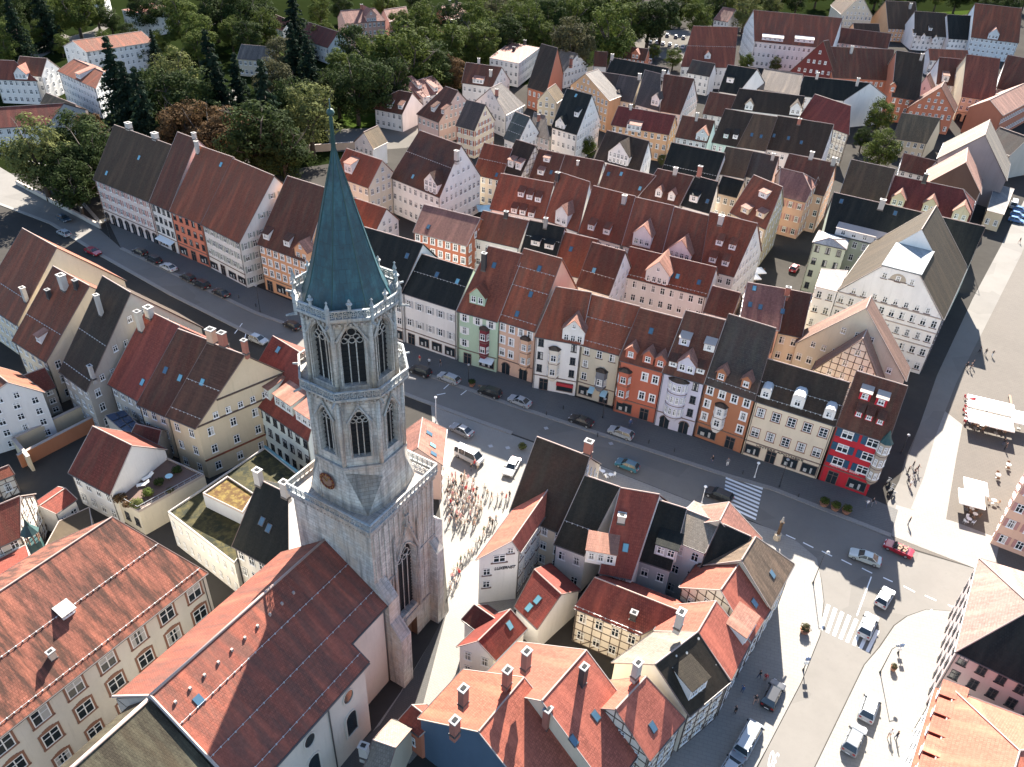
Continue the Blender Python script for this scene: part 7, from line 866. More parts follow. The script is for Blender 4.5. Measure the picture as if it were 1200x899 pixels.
for p in DATA['covers']:
    mb = MB(); mb.box((p[0], p[1], .03), .7, .7, .02, .4); o = mb.build('drain_cover', 'metal_grey'); o['kind'] = 'structure'
for i, q in enumerate(DATA['paint']):                                    # crossings and lane dashes
    o = sheet('road_marking', q, .032, 'roadpaint')
def text_mesh(tx, ext=.0):
    cu = bpy.data.curves.new('t', 'FONT'); cu.body = tx; cu.extrude = ext; o = bpy.data.objects.new('t', cu); C.objects.link(o); bpy.context.view_layer.update()
    me = bpy.data.meshes.new_from_object(o.evaluated_get(bpy.context.evaluated_depsgraph_get())); bpy.data.objects.remove(o); return me
me = text_mesh('30'); p, q = [V(x) for x in DATA['thirty']]
me.materials.clear(); me.materials.append(MATS['roadpaint'])
for v in me.vertices: v.co = (v.co.x * 1.1, v.co.y * 3.4, 0)
d = (q - p); o = obj('road_marking', me, None, (p.x, p.y, .034), math.atan2(d.y, d.x)); o['kind'] = 'structure'

# ---------------------------------------------------------------- the church tower (local frame turned 60 degrees)
TC, TR = V((-16.6, 68.4, 0)), math.radians(60)
tw = thing('church_tower', 'tall gothic stone church tower with octagonal belfry and green copper spire', 'church tower', TC, TR)
def arch_outline(wd, h, n=8):                                           # pointed arch, from lower left, anticlockwise
    z0 = h - wd * .92; R = wd * 1.0; pts = [(-wd / 2, 0), (wd / 2, 0)]
    for i in range(n + 1):
        a = i / n * math.acos(.5); pts.append((wd / 2 - R + R * math.cos(a), z0 + R * math.sin(a)))
    for i in range(n - 1, -1, -1):
        a = i / n * math.acos(.5); pts.append((-wd / 2 + R - R * math.cos(a), z0 + R * math.sin(a)))
    return pts
def pierced_wall(mb, a, b, z0, z1, wd, wz, wh, depth, mi=0, mi_in=0):
    """flat wall from a to b with a pointed opening; returns centre, direction and normal"""
    e = (b - a).normalized(); n = V((e.y, -e.x, 0)); c = (a + b) / 2; L = (b - a).length
    out = [(-L / 2, z0), (L / 2, z0), (L / 2, z1), (-L / 2, z1)]; ar = [(x, z + wz) for x, z in arch_outline(wd, wh)]
    allp = out + ar[::-1]
    for t in tessellate_polygon([[V((x, z, 0)) for x, z in out], [V((x, z, 0)) for x, z in ar[::-1]]]):
        q = [V((c.x, c.y, 0)) + e * allp[i][0] + V((0, 0, allp[i][1])) for i in t]
        if (q[1] - q[0]).cross(q[2] - q[0]).dot(n) < 0: q = q[::-1]
        mb.face(q, mi)
    P3 = lambda x, z, d: V((c.x, c.y, 0)) + e * x + V((0, 0, z)) - n * d
    for (x0, z0_), (x1, z1_) in zip(ar, ar[1:] + ar[:1]): mb.face([P3(x0, z0_, 0), P3(x1, z1_, 0), P3(x1, z1_, depth), P3(x0, z0_, depth)], mi_in)
    return c, e, n
def tracery(parent, c, e, n, wd, wz, wh, depth, lights=3, name='belfry_window'):
    P3 = lambda x, z, d: V((c.x, c.y, 0)) + e * x + V((0, 0, z + wz)) - n * d
    m = MB(); m.face([P3(x, z, depth - .05) for x, z in arch_outline(wd, wh)], 0); pp = m.build(name, 'soot', parent)
    zs = wh - wd * .85
    for k in range(1, lights):
        x = -wd / 2 + wd * k / lights; MB().bar(P3(x, 0, depth - .3), P3(x, zs, depth - .3), .07, 5).build('mullion', 'stone', pp)
    m = MB()
    def ring(cx, cz, r, t=.05, k=10):
        pts = [P3(cx + r * math.cos(2 * math.pi * i / k), cz + r * math.sin(2 * math.pi * i / k), depth - .3) for i in range(k)]
        for a, b in zip(pts, pts[1:] + pts[:1]): m.bar(a, b, t, 4)
    for k in range(lights):
        x = -wd / 2 + wd * (k + .5) / lights; ring(x, zs - .02, wd / lights * .42)
    ring(0, wh - wd * .42, wd * .20); ring(-wd * .2, wh - wd * .68, wd * .14); ring(wd * .2, wh - wd * .68, wd * .14)
    m.build('tracery', 'stone', pp)
    m = MB(); o2 = [(x, z) for x, z in arch_outline(wd + .34, wh + .28)]
    q = [P3(x, z, -.10) for x, z in o2]
    for a, b in zip(q[1:], q[2:] + q[:1]):
        m.bar(a, b, .10, 4)
    m.build('window_arch', 'stone', pp)
    nb = max(4, int(zs / .55)); m = MB()
    for i in range(nb): z = (i + .5) * zs / nb; m.obox(P3(-wd / 2, z, depth - .12), e * wd, n * .05 + V((0, 0, -.1)), V((0, 0, .05)))
    m.build('louvre', 'soot', pp)
    if name == 'belfry_window':
        m = MB()
        for sx in (-1, 1):
            m.bar(P3(sx * wd * .68, wh - wd * .75, -.16), P3(0, wh + wd * .42, -.22), .13, 5)
        m.bar(P3(0, wh + wd * .3, -.22), P3(0, wh + wd * .75, -.22), .12, 5, r2=.04); m.build('window_gable', 'rail_stone', pp)
def octp(r, z, a0=math.pi / 8): return [V((r / math.cos(math.pi / 8) * math.cos(a0 + k * math.pi / 4), r / math.cos(math.pi / 8) * math.sin(a0 + k * math.pi / 4), z)) for k in range(8)]
def balustrade(ring, z, h, parent, closed=True, mat='rail_stone'):
    m = MB(); n = len(ring); rr = [V((p.x, p.y, 0)) for p in ring]
    for k in range(n if closed else n - 1):
        a, b = rr[k], rr[(k + 1) % n]; e = (b - a); L = e.length; e /= L; nn = V((e.y, -e.x, 0))
        for zz, t in ((0, .16), (h - .13, .14)):
            m.obox(a + V((0, 0, z + zz)) - nn * .10, e * L, nn * .22, V((0, 0, t)))
        k2 = max(2, int(round(L / .72)))
        for i in range(k2 + 1):
            p = a + e * (L * i / k2); m.box((p.x, p.y, z + .16), .09, .12, h - .29, math.atan2(e.y, e.x))
        for i in range(k2):
            c = a + e * (L * (i + .5) / k2); r = min(.25, (h - .3) * .42); zc = z + .02 + h / 2
            pts = [c + e * r * math.cos(t) + V((0, 0, zc + r * math.sin(t))) for t in [2 * math.pi * j / 8 for j in range(8)]]
            for p, q in zip(pts, pts[1:] + pts[:1]): m.bar(p, q, .05, 4)
            m.bar(c - e * r + V((0, 0, zc)), c + e * r + V((0, 0, zc)), .04, 4); m.bar(c + V((0, 0, zc - r)), c + V((0, 0, zc + r)), .04, 4)
    return m.build('balustrade', mat, parent)
B = 5.7; sq = [V((-B, -B, 0)), V((B, -B, 0)), V((B, B, 0)), V((-B, B, 0))]
m = MB()
c_, e_, n_ = pierced_wall(m, sq[0], sq[1], 5.6, 26, 3.7, 6.4, 12.6, .9, 0, 0)
ccd = V((1.2, -B, 0))
m.face([sq[0], V((-1.0, -B, 0)), V((-1.0, -B, 5.6)), sq[0] + V((0, 0, 5.6))]); m.face([V((1.6, -B, 0)), sq[1], sq[1] + V((0, 0, 5.6)), V((1.6, -B, 5.6))]); m.face([V((-1.0, -B, 3.8)), V((1.6, -B, 3.8)), V((1.6, -B, 5.6)), V((-1.0, -B, 5.6))])
for i in (1, 2, 3): m.face([sq[i], sq[(i + 1) % 4], sq[(i + 1) % 4] + V((0, 0, 26)), sq[i] + V((0, 0, 26))])
m.build('tower_shaft', 'stone', tw)
m = MB(); m.face([V((-1.0, -B + .9, 0)), V((1.6, -B + .9, 0)), V((1.6, -B + .9, 3.8)), V((-1, -B + .9, 3.8))]); m.face([V((-1, -B, 0)), V((-1, -B + .9, 0)), V((-1, -B + .9, 3.8)), V((-1, -B, 3.8))]); m.face([V((1.6, -B + .9, 0)), V((1.6, -B, 0)), V((1.6, -B, 3.8)), V((1.6, -B + .9, 3.8))][::1])
m.face([V((-1, -B, 3.8)), V((-1, -B + .9, 3.8)), V((1.6, -B + .9, 3.8)), V((1.6, -B, 3.8))])
m.bar((.3, -B + .8, 0), (.3, -B + .8, 3.8), .06, 4); m.build('portal', 'wood', tw)
tracery(tw, c_, e_, n_, 3.7, 6.4, 12.6, .9, 4, 'great_window')
m = MB()                                                                 # string courses, blind panel ribs
for z, k in ((5.4, .16), (15.4, .14), (24.9, .2), (25.45, .34)):
    for i in range(4):
        a, b = sq[i], sq[(i + 1) % 4]; e = (b - a).normalized(); n = V((e.y, -e.x, 0)); kk = k + .002 * i
        segs = [(0, 1)] if not (i == 0 and 6 < z < 19) else [(0, .30), (.70, 1)]
        for u, v in segs: MB().obox(a + (b - a) * u + V((0, 0, z)) - n * .05, (b - a) * (v - u) + (e * kk if v == 1 else e * 0), n * (kk + .05), V((0, 0, .3))).build('string_course', 'stone_dark', tw)
m = MB()
for i, (lo, hi) in ((0, (15.8, 24.8)), (0, (5.8, 15.3)), (1, (15.8, 24.8))):
    a, b = sq[i], sq[(i + 1) % 4]; e = (b - a).normalized(); n = V((e.y, -e.x, 0))
    for k in range(13):
        u = (k + .5) / 13
        if i == 0 and .30 < u < .70 and lo < 19:
            if hi < 16: continue
            zl = 21.0
        else: zl = lo
        MB().obox(a + (b - a) * u - e * .08 + V((0, 0, zl)), e * .16, n * .13, V((0, 0, hi - zl))).build('panel_rib', 'stone', tw)
m = MB()                                                                 # carved gable over the great window
for sx in (-1, 1):
    m.bar((sx * 2.25, -B - .25, 16.6), (0, -B - .45, 22.6), .16, 5); m.bar((sx * 2.2, -B - .25, 5.9), (sx * 2.2, -B - .25, 20.4), .2, 5, r2=.14); m.bar((sx * 2.2, -B - .25, 20.4), (sx * 2.2, -B - .25, 22), .22, 5, r2=.02)
for k in range(5):
    for sx in (-1, 1): t = (k + .5) / 5; m.box((sx * (1.95 - 1.95 * t) + sx * .14, -B - .3 - .2 * t, 17.0 + 5.6 * t), .22, .22, .3, .7)
m.bar((0, -B - .45, 22.6), (0, -B - .45, 24.6), .16, 5, r2=.05); m.box((0, -B - .45, 23.7), .6, .3, .22)
m.build('gable_canopy', 'stone_dark', tw)
m = MB()                                                                 # dark corbel row under the gallery
for i in range(4):
    a, b = sq[i], sq[(i + 1) % 4]; e = (b - a).normalized(); n = V((e.y, -e.x, 0))
    for k in range(22): m.obox(a + (b - a) * ((k + .3) / 22) + V((0, 0, 25.05)), e * .22, n * .30, V((0, 0, .42)))
m.build('corbels', 'stone_dark', tw)['kind'] = 'stuff'
m = MB(); q = [V((-6.05, -6.05, 25.75)), V((6.05, -6.05, 25.75)), V((6.05, 6.05, 25.75)), V((-6.05, 6.05, 25.75))]; m.solid(q, [p + V((0, 0, .25)) for p in q]); m.build('gallery_floor', 'stone_dark', tw)
balustrade(q, 26.0, 1.15, tw)
def buttress(mb, x0, x1, y0, y1, top0, top1):
    mb.solid([V((x0, y1, 0)), V((x1, y1, 0)), V((x1, y0, 0)), V((x0, y0, 0))], [V((x0, y1, top1)), V((x1, y1, top1)), V((x1, y0, top0)), V((x0, y0, top0))], 0, 1)
m = MB(); buttress(m, -5.75, -3.9, -B, -7.6, 17.2, 14.8); buttress(m, -5.72, -3.93, -7.6, -9.2, 11.4, 9.2); m.build('buttress', ['stone', 'stone_dark'], tw)
m = MB(); buttress(m, 4.5, 5.9, -B, -7.0, 15.2, 13.6); m.solid([V((5.7, -5.9, 0)), V((7.2, -5.9, 0)), V((7.2, -4.5, 0)), V((5.7, -4.5, 0))], [V((5.7, -5.9, 18.5)), V((7.2, -5.9, 16.9)), V((7.2, -4.5, 16.9)), V((5.7, -4.5, 18.5))], 0, 1); m.build('buttress', ['stone', 'stone_dark'], tw)
# octagon
m = MB(); a8 = octp(4.72, 26.0); b8 = octp(4.72, 32.4)
for k in range(8): m.face([a8[k], a8[(k + 1) % 8], b8[(k + 1) % 8], b8[k]])
for k in (0, 2, 4, 6):                                                   # sloping corner pieces from the square to the octagon
    a, b = a8[k] * 1, a8[(k + 1) % 8] * 1
for sx, sy in ((1, 1), (-1, 1), (-1, -1), (1, -1)):
    c = V((sx * 4.2, sy * 4.2, 26)); t = [V((sx * 4.76, sy * 1.95, 26)), V((sx * 1.95, sy * 4.76, 26))]; tp_ = [V((sx * 4.76, sy * 1.95, 31.6)), V((sx * 1.95, sy * 4.76, 30.6))]
    f = [c, tp_[0], tp_[1]]; m.face(f); m.face(f[::-1]); m.face([t[0], c, tp_[0]]); m.face([c, t[1], tp_[1]])
m.build('octagon_base', 'stone', tw)
m = MB(); openings = []
for z0, z1, r, wd, wz, wh in ((32.4, 41.6, 4.72, 1.85, 33.6, 6.2), (41.6, 50.6, 4.3, 2.2, 42.6, 7.0)):
    v = octp(r, 0)
    for k in range(8):
        c, e, n = pierced_wall(m, v[k], v[(k + 1) % 8], z0, z1, wd, wz, wh, .7)
        openings.append((c, e, n, wd, wz, wh))
m.build('octagon_wall', 'stone', tw)
for c, e, n, wd, wz, wh in openings: tracery(tw, c, e, n, wd, wz, wh, .7)
m = MB()
for z, r, t in ((32.2, 5.0, .3), (41.2, 5.05, .35), (50.1, 4.65, .3)): 
    a = octp(r, z); MB().solid(a, [p + V((0, 0, t)) for p in a]).build('string_course', 'stone_dark', tw)
m = MB()
for z, r in ((40.75, 4.8), (49.6, 4.4)):
    v = octp(r, z)
    for k in range(8):
        a, b = v[k], v[(k + 1) % 8]; e = (b - a); n = V((e.y, -e.x, 0)).normalized()
        for i in range(7): m.obox(a + e * ((i + .3) / 7), e.normalized() * .22, n * .25, V((0, 0, .42)))
m.build('corbels', 'stone_dark', tw)['kind'] = 'stuff'
m = MB()                                                                 # corner shafts of the belfry
for z0, z1, r in ((32.4, 41, 4.72), (41.8, 50.2, 4.33)):
    for p in octp(r, 0): q = V((p.x, p.y, 0)); MB().bar(q + V((0, 0, z0)), q + V((0, 0, z1)), .26, 6).build('corner_shaft', 'stone', tw)
m = MB(); a = octp(5.45, 41.55); m.solid(a, [p + V((0, 0, .2)) for p in a]); m.build('gallery_floor', 'rail_stone', tw); balustrade(octp(5.4, 0), 41.7, 1.05, tw)
m = MB(); a = octp(4.95, 50.4); m.solid(a, [p + V((0, 0, .22)) for p in a]); m.build('gallery_floor', 'rail_stone', tw); balustrade(octp(4.9, 0), 50.6, 1.05, tw)
for k, p in enumerate(octp(4.95, 0)):                                    # pinnacles on the top gallery
    m = MB(); m.box((p.x, p.y, 50.0), .30, .30, 2.0, k * math.pi / 4); m.lathe((p.x, p.y, 52.0), [(.24, 0), (.18, .1), (.05, .5), (.14, .6), (.03, .75)], 6); m.build('pinnacle', 'rail_stone', tw)
    q = p * 1.0; d = V((p.x, p.y, 0)).normalized(); m = MB(); m.bar(q + V((0, 0, 50.1)), q + d * .95 + V((0, 0, 50.2)), .17, 5, r2=.1); m.build('gargoyle', 'rail_stone', tw)
v8 = octp(4.9, 0)
for k in range(8):
    p = (v8[k] + v8[(k + 1) % 8]) / 2; m = MB(); m.box((p.x, p.y, 51.6), .24, .24, .5, .4); m.lathe((p.x, p.y, 52.1), [(.12, 0), (.3, .12), (.3, .24), (.1, .34), (.16, .5), (.02, .7)], 6); m.build('finial', 'rail_stone', tw)
m = MB()
for k, p in enumerate(octp(5.42, 0)): d = V((p.x, p.y, 0)).normalized(); MB().bar(p + V((0, 0, 41.5)), p + d * .8 + V((0, 0, 41.4)), .16, 5, r2=.1).build('gargoyle', 'rail_stone', tw)
m = MB(); pr = [(4.25, 50.6), (3.95, 51.3), (3.32, 52.9), (2.68, 55.2), (1.93, 58.1), (1.1, 61.3), (.42, 63.9), (.16, 65.2), (.09, 67.9)]
R8 = [octp(r, z) for r, z in pr]
for A, B_ in zip(R8, R8[1:]):
    for k in range(8): m.face([A[k], A[(k + 1) % 8], B_[(k + 1) % 8], B_[k]])
m.face(R8[-1]); m.build('spire', 'copper', tw)
for k in range(8):
    m = MB()
    for A, B_ in zip(R8, R8[1:]): m.bar(A[k], B_[k], .05, 4)
    m.build('spire_rib', 'copperdark', tw)
m = MB(); m.bar((0, 0, 67.4), (0, 0, 69.4), .12, 6, r2=.05); m.lathe((0, 0, 67.9), [(.05, 0), (.26, .12), (.36, .36), (.26, .6), (.05, .72)], 8, smooth=True); m.build('spire_finial', 'copperdark', tw)
m = MB(); cc = V((-5.22, .6, 29.4))                                      # clock on the left face
def disc(r0, r1, x, mi, k=20):
    for i in range(k):
        a, b = 2 * math.pi * i / k, 2 * math.pi * (i + 1) / k
        q = [V((x, r * math.cos(t), r * math.sin(t))) + V((0, cc.y, cc.z)) for r, t in ((r0, a), (r1, a), (r1, b), (r0, b))]; m.face(q[::-1], mi); m.face(q, mi)
disc(0, .68, -5.0, 1); disc(.68, 1.1, -5.04, 0)
for i in range(12):
    a = 2 * math.pi * i / 12; m.box((-5.07, cc.y + .9 * math.cos(a), cc.z + .9 * math.sin(a) - .1), .05, .12, .2, 0, 2)
m.bar((-5.08, cc.y, cc.z), (-5.08, cc.y + .55, cc.z + .4), .05, 4, 2); m.bar((-5.0, cc.y, cc.z + 0) if False else (-5.08, cc.y, cc.z), (-5.08, cc.y - .3, cc.z + .9), .04, 4, 2)
m.build('clock', ['clock_red', 'clock_face', 'gold'], tw)

# ---------------------------------------------------------------- the nave of the church
nv = thing('church_nave', 'long church nave with a huge red tiled roof partly in the shadow of its tower', 'church', TC, TR)
Xa, Xm, Xn, hE = -29.7, -12.0, -5.72, 13.3
rd, yR, yL, zr = 1.5, -9.8, 9.6, 20.3
sl_ = (zr - hE) / (rd - yR); yN = -7.4; zN = zr - (rd - yN) * sl_
m = MB()
wl = [(Xa, yR + .5), (Xm - .3, yR + .5), (Xm - .3, yN + .5), (Xn, yN + .5), (Xn, yL - .5), (Xa, yL - .5)]
tops = [hE, hE, zN, zN, hE, hE]
for i in range(6):
    a, b = wl[i], wl[(i + 1) % 6]
    if i == 3: continue
    za, zb = (tops[i], tops[(i + 1) % 6]) if i != 1 else (hE, hE + (yN - yR) * sl_)
    m.face([(*a, 0), (*b, 0), (*b, zb), (*a, za)])
m.build('wall', 'wall_church', nv)
m = MB(); dn = V((0, 0, -.2)); sX = Xa
for q in ([V((Xa, yR, hE)), V((Xm, yR, hE)), V((Xm, yN, zN)), V((Xn, yN, zN)), V((Xn, rd, zr)), V((sX, rd, zr))], [V((Xn, yL, hE)), V((Xa, yL, hE)), V((sX, rd, zr)), V((Xn, rd, zr))]):
    m.solid([p + dn for p in q], q)
m.build('roof', 'roof_church', nv)
m = MB(); m.bar((Xn, rd, zr + .04), (sX, rd, zr + .04), .15, 6); m.build('ridge_cap', 'mortar', nv)
m = MB(); m.bar((Xa, rd, zr + .03), (Xa, yR, hE + .03), .16, 5); m.bar((Xa, rd, zr + .02), (Xa, yL, hE + .03), .16, 5); m.build('verge_board', 'verge', nv)
m = MB(); m.face([V((Xa + .05, yL - .5, hE)), V((Xa + .05, yR + .5, hE)), V((Xa + .05, rd, zr - .3))]); m.build('gable_wall', 'wall_church', nv)
for f in (.30, .62, .90):
    m = MB(); x0, x1 = sX + (Xa - sX) * f, Xn if f < .7 else Xm; y = rd + (yR - rd) * f; z = zr + (hE - zr) * f
    m.bar((x0, y, z + .16), (x1, y, z + .16), .025, 4); n = int((x1 - x0) / .9)
    for i in range(n): m.box((x0 + (x1 - x0) * (i + .5) / n, y, z + .02), .12, .12, .18)
    m.build('snow_guard', 'zinc', nv)
for i in range(10):
    x = -28.5 + i * 1.75; f = .16; m = MB(); m.box((x, rd + (yR - rd) * f, zr + (hE - zr) * f - .1), .24, .24, .34); m.build('roof_vent', 'verge', nv)
m = MB(); p = V((-27.3, rd + (yR - rd) * .3, zr + (hE - zr) * .3)); e = V((1, 0, 0)); up = V((0, rd - yR, zr - hE)).normalized(); nn = e.cross(up); m.obox(p - nn * .05, e * .8, up * 1.0, nn * .15); m.build('skylight', 'glass_blue', nv)
m = MB(); m.bar((Xa, yR - .1, hE - .1), (Xm, yR - .1, hE - .1), .11, 6); m.bar((Xm + .1, yR, hE - .1), (Xm + .1, yN, zN - .1), .1, 6); m.bar((Xm, yN - .1, zN - .1), (Xn, yN - .1, zN - .1), .1, 6); m.bar((Xm - 6.2, yR + .4, hE - .2), (Xm - 6.2, yR + .4, 0), .09, 6); m.bar((Xn - .2, yN + .4, zN - .2), (Xn - .2, yN + .4, 0), .09, 6); m.build('gutter', 'gutter', nv)
for x in (-15.2, -21.2, -27.2):
    m = MB(); yy = yR + .48
    m.face([V((x + .75 * math.cos(t), yy - .03, 10.6 + 1.0 * math.sin(t))) for t in [2 * math.pi * k / 16 for k in range(16)]]); ring = [V((x + .8 * math.cos(t), yy - .05, 10.6 + 1.05 * math.sin(t))) for t in [2 * math.pi * k / 16 for k in range(16)]]
    pp = m.build('oculus_window', 'glass', nv); m = MB()
    for a, b in zip(ring, ring[1:] + ring[:1]): m.bar(a, b, .09, 4)
    m.build('window_surround', 'wall_church', pp)
    m = MB(); ar = [(-.9, 0), (.9, 0)] + [(.9 * math.cos(math.pi * k / 8), 3.2 + .9 * math.sin(math.pi * k / 8)) for k in range(9)]
    m.face([V((x + a, yy - .03, 3.6 + z)) for a, z in ar]); pp = m.build('arched_window', 'glass', nv); m = MB()
    for (a, z), (b, z2) in zip(ar, ar[1:] + ar[:1]): m.bar((x + a, yy - .05, 3.6 + z), (x + b, yy - .05, 3.6 + z2), .12, 4)
    m.build('window_surround', 'wall_church', pp)
# the choir carries on in line with the nave under darker tiles
ch_ = thing('church_choir', 'dark mossy choir roof at the lower left end of the church nave', 'church', TC, TR)
X0, X1, dz = Xa - .25, Xa - 19, -.25
m = MB()
for q in ([V((X1, yR + .3, hE + dz)), V((X0, yR + .3, hE + dz)), V((X0, rd, zr + dz)), V((X1, rd, zr + dz))], [V((X0, yL - 3.5, hE + dz + 2.0)), V((X1, yL - 3.5, hE + dz + 2.0)), V((X1, rd, zr + dz)), V((X0, rd, zr + dz))]):
    m.solid([p + dn for p in q], q)
m.build('roof', 'roof_choir', ch_)
m = MB(); m.bar((X0, rd, zr + dz), (X1, rd, zr + dz), .2, 6); m.build('ridge_cap', 'mortar', ch_)
m = MB(); x0, x1 = X0 - .1, X1
for a, b in (((x1, yR + .8), (x0, yR + .8)), ((x0, yL - 4), (x1, yL - 4))): m.face([(*a, 0), (*b, 0), (*b, hE + dz), (*a, hE + dz)])
for x in (x0, x1): m.face([(x, yL - 4, 0), (x, yR + .8, 0), (x, yR + .8, hE + dz), (x, rd, zr + dz - .3), (x, yL - 4, hE + dz + 1.7)])
m.build('wall', 'wall_church', ch_)
# ---------------------------------------------------------------- the houses from the table
for h in DATA['houses']: build_house(h)

# ---------------------------------------------------------------- trees
def blob(mb, c, r, n, size, flat=.85, R=rnd):
    for _ in range(n):
        d = V((R.gauss(0, 1), R.gauss(0, 1), R.gauss(0, 1))).normalized(); k = R.random() ** .2
        p = c + V((d.x * r, d.y * r, d.z * r * flat)) * k; s = size * (.6 + .8 * R.random())
        n_ = (d + V((R.uniform(-.35, .35), R.uniform(-.35, .35), R.uniform(.1, .7)))).normalized(); u = n_.orthogonal().normalized(); u = (u * math.cos(a := R.random() * 6.28) + n_.cross(u) * math.sin(a)); w_ = n_.cross(u)
        mb.face([p - u * s, p + w_ * s * .6, p + u * s, p - w_ * s * .6])
def leaf_mesh(mb, name, mat):
    me = bpy.data.meshes.new(name); me.from_pydata(mb.v, [], mb.f); me.materials.append(MATS[mat]); return me
TREEV = {}
def tree_variant(kind, k):
    key = (kind, k)
    if key in TREEV: return TREEV[key]
    R = random.Random(hash(kind) % 7 + k * 13 + len(kind)); m = MB(); t = MB(); H = 12.0
    if kind == 'conifer':
        n = 18
        for i in range(n):
            f = i / (n - 1); z = .9 + f * 10.9; rr = (1 - f) ** .85 * 3.3 + .12
            nb = max(4, int(13 * (1 - f) + 4))
            for j in range(nb):
                a = R.random() * 6.28; ln = rr * R.uniform(.7, 1.15)
                for q in range(9):
                    s = (q + .7) / 9; p = V((math.cos(a) * ln * s, math.sin(a) * ln * s, z - .35 * s * ln + R.uniform(-.12, .12)))
                    blob(m, p, .22 + .22 * (1 - s), 3, .24, .6, R)
        t.bar((0, 0, 0), (0, 0, 11.6), .26, 7, r2=.04)
        for i in range(14): z = 1.5 + i * .7; a = i * 2.4; L = (1 - i / 15) * 2.1; t.bar((0, 0, z), (math.cos(a) * L, math.sin(a) * L, z - .3), .06, 4, r2=.02)
    else:
        t.bar((0, 0, 0), (0, 0, 4.5), .38, 8, r2=.26); nl = 7 if kind != 'shrub' else 4
        for i in range(nl):
            a = i * 2.4 + R.random(); L = R.uniform(2, 3.6); z = R.uniform(6, 9.8)
            e = V((math.cos(a) * L, math.sin(a) * L, z)); t.bar((0, 0, R.uniform(2.5, 4.5)), e, .18, 6, r2=.05)
            for j in range(3): t.bar(e, e + V((R.uniform(-1, 1), R.uniform(-1, 1), R.uniform(.3, 1.4))), .05, 4, r2=.015)
        cl = 58
        for i in range(cl):
            d = V((R.gauss(0, 1), R.gauss(0, 1), R.gauss(0, .9))).normalized(); k2 = R.uniform(.5, 1.0)
            c = V((d.x * 3.7 * k2, d.y * 3.7 * k2, 6.4 + d.z * 4.6 * k2)); blob(m, c, R.uniform(.9, 1.6), 120, .19, .75, R)
    TREEV[key] = (m, t); return TREEV[key]
TM = {}
TLAB = {'mid': 'broad leaved green tree', 'dark': 'dense dark green tree', 'light': 'bright yellow green tree', 'brown': 'autumn brown leaved tree', 'conifer': 'tall dark conifer', 'dull': 'dull olive green tree'}
def make_tree(px, x, y, kind, hgt, label, k, group):
    base = 'conifer' if kind == 'conifer' else 'broad'; key = (kind, k)
    if key not in TM:
        m, t = tree_variant(base, k); TM[key] = (leaf_mesh(m, 'crown', 'leaf_' + kind), t.mesh('trunk', ['bark']))
    cm, tm = TM[key]; s = hgt / 12.0
    r = thing('conifer_tree' if base == 'conifer' else 'leafy_tree', label, 'tree', (x, y, 0), rnd.random() * 6.28, group)
    wdt = s * (rnd.uniform(.95, 1.2) if base != 'conifer' else rnd.uniform(.9, 1.1)); r.scale = (wdt, wdt, s)
    obj('crown', cm, r); obj('trunk', tm, r)
for i, (x, y, kind, hgt, lab, grp) in enumerate(DATA['trees']): make_tree(i, x, y, kind, hgt, lab, i % 4, grp)
SHM = {}
def shrub(x, y, z, r, mat, label, grp=None, pot=False):
    k = (mat,)
    if k not in SHM:
        R = random.Random(3); m = MB()
        for i in range(9):
            d = V((R.gauss(0, 1), R.gauss(0, 1), abs(R.gauss(0, 1)))).normalized(); blob(m, V((d.x * .55, d.y * .55, .55 + d.z * .45)), .45, 60, .13, .9, R)
        SHM[k] = leaf_mesh(m, 'foliage', mat)
    t = thing('planter' if pot else 'shrub', label, 'planter' if pot else 'shrub', (x, y, z), rnd.random() * 6, grp); f = obj('foliage', SHM[k], t, (0, 0, .45 if pot else 0)); f.scale = (r, r, r)
    if pot: MB().lathe((0, 0, 0), [(r * .55, 0), (r * .8, .5), (r * .85, .55)], 10).build('pot', 'terracotta', t)
    else: MB().bar((0, 0, 0), (0, 0, r * .7), .06, 5).build('stem', 'bark', t)
for a in DATA['shrubs']: shrub(*a)

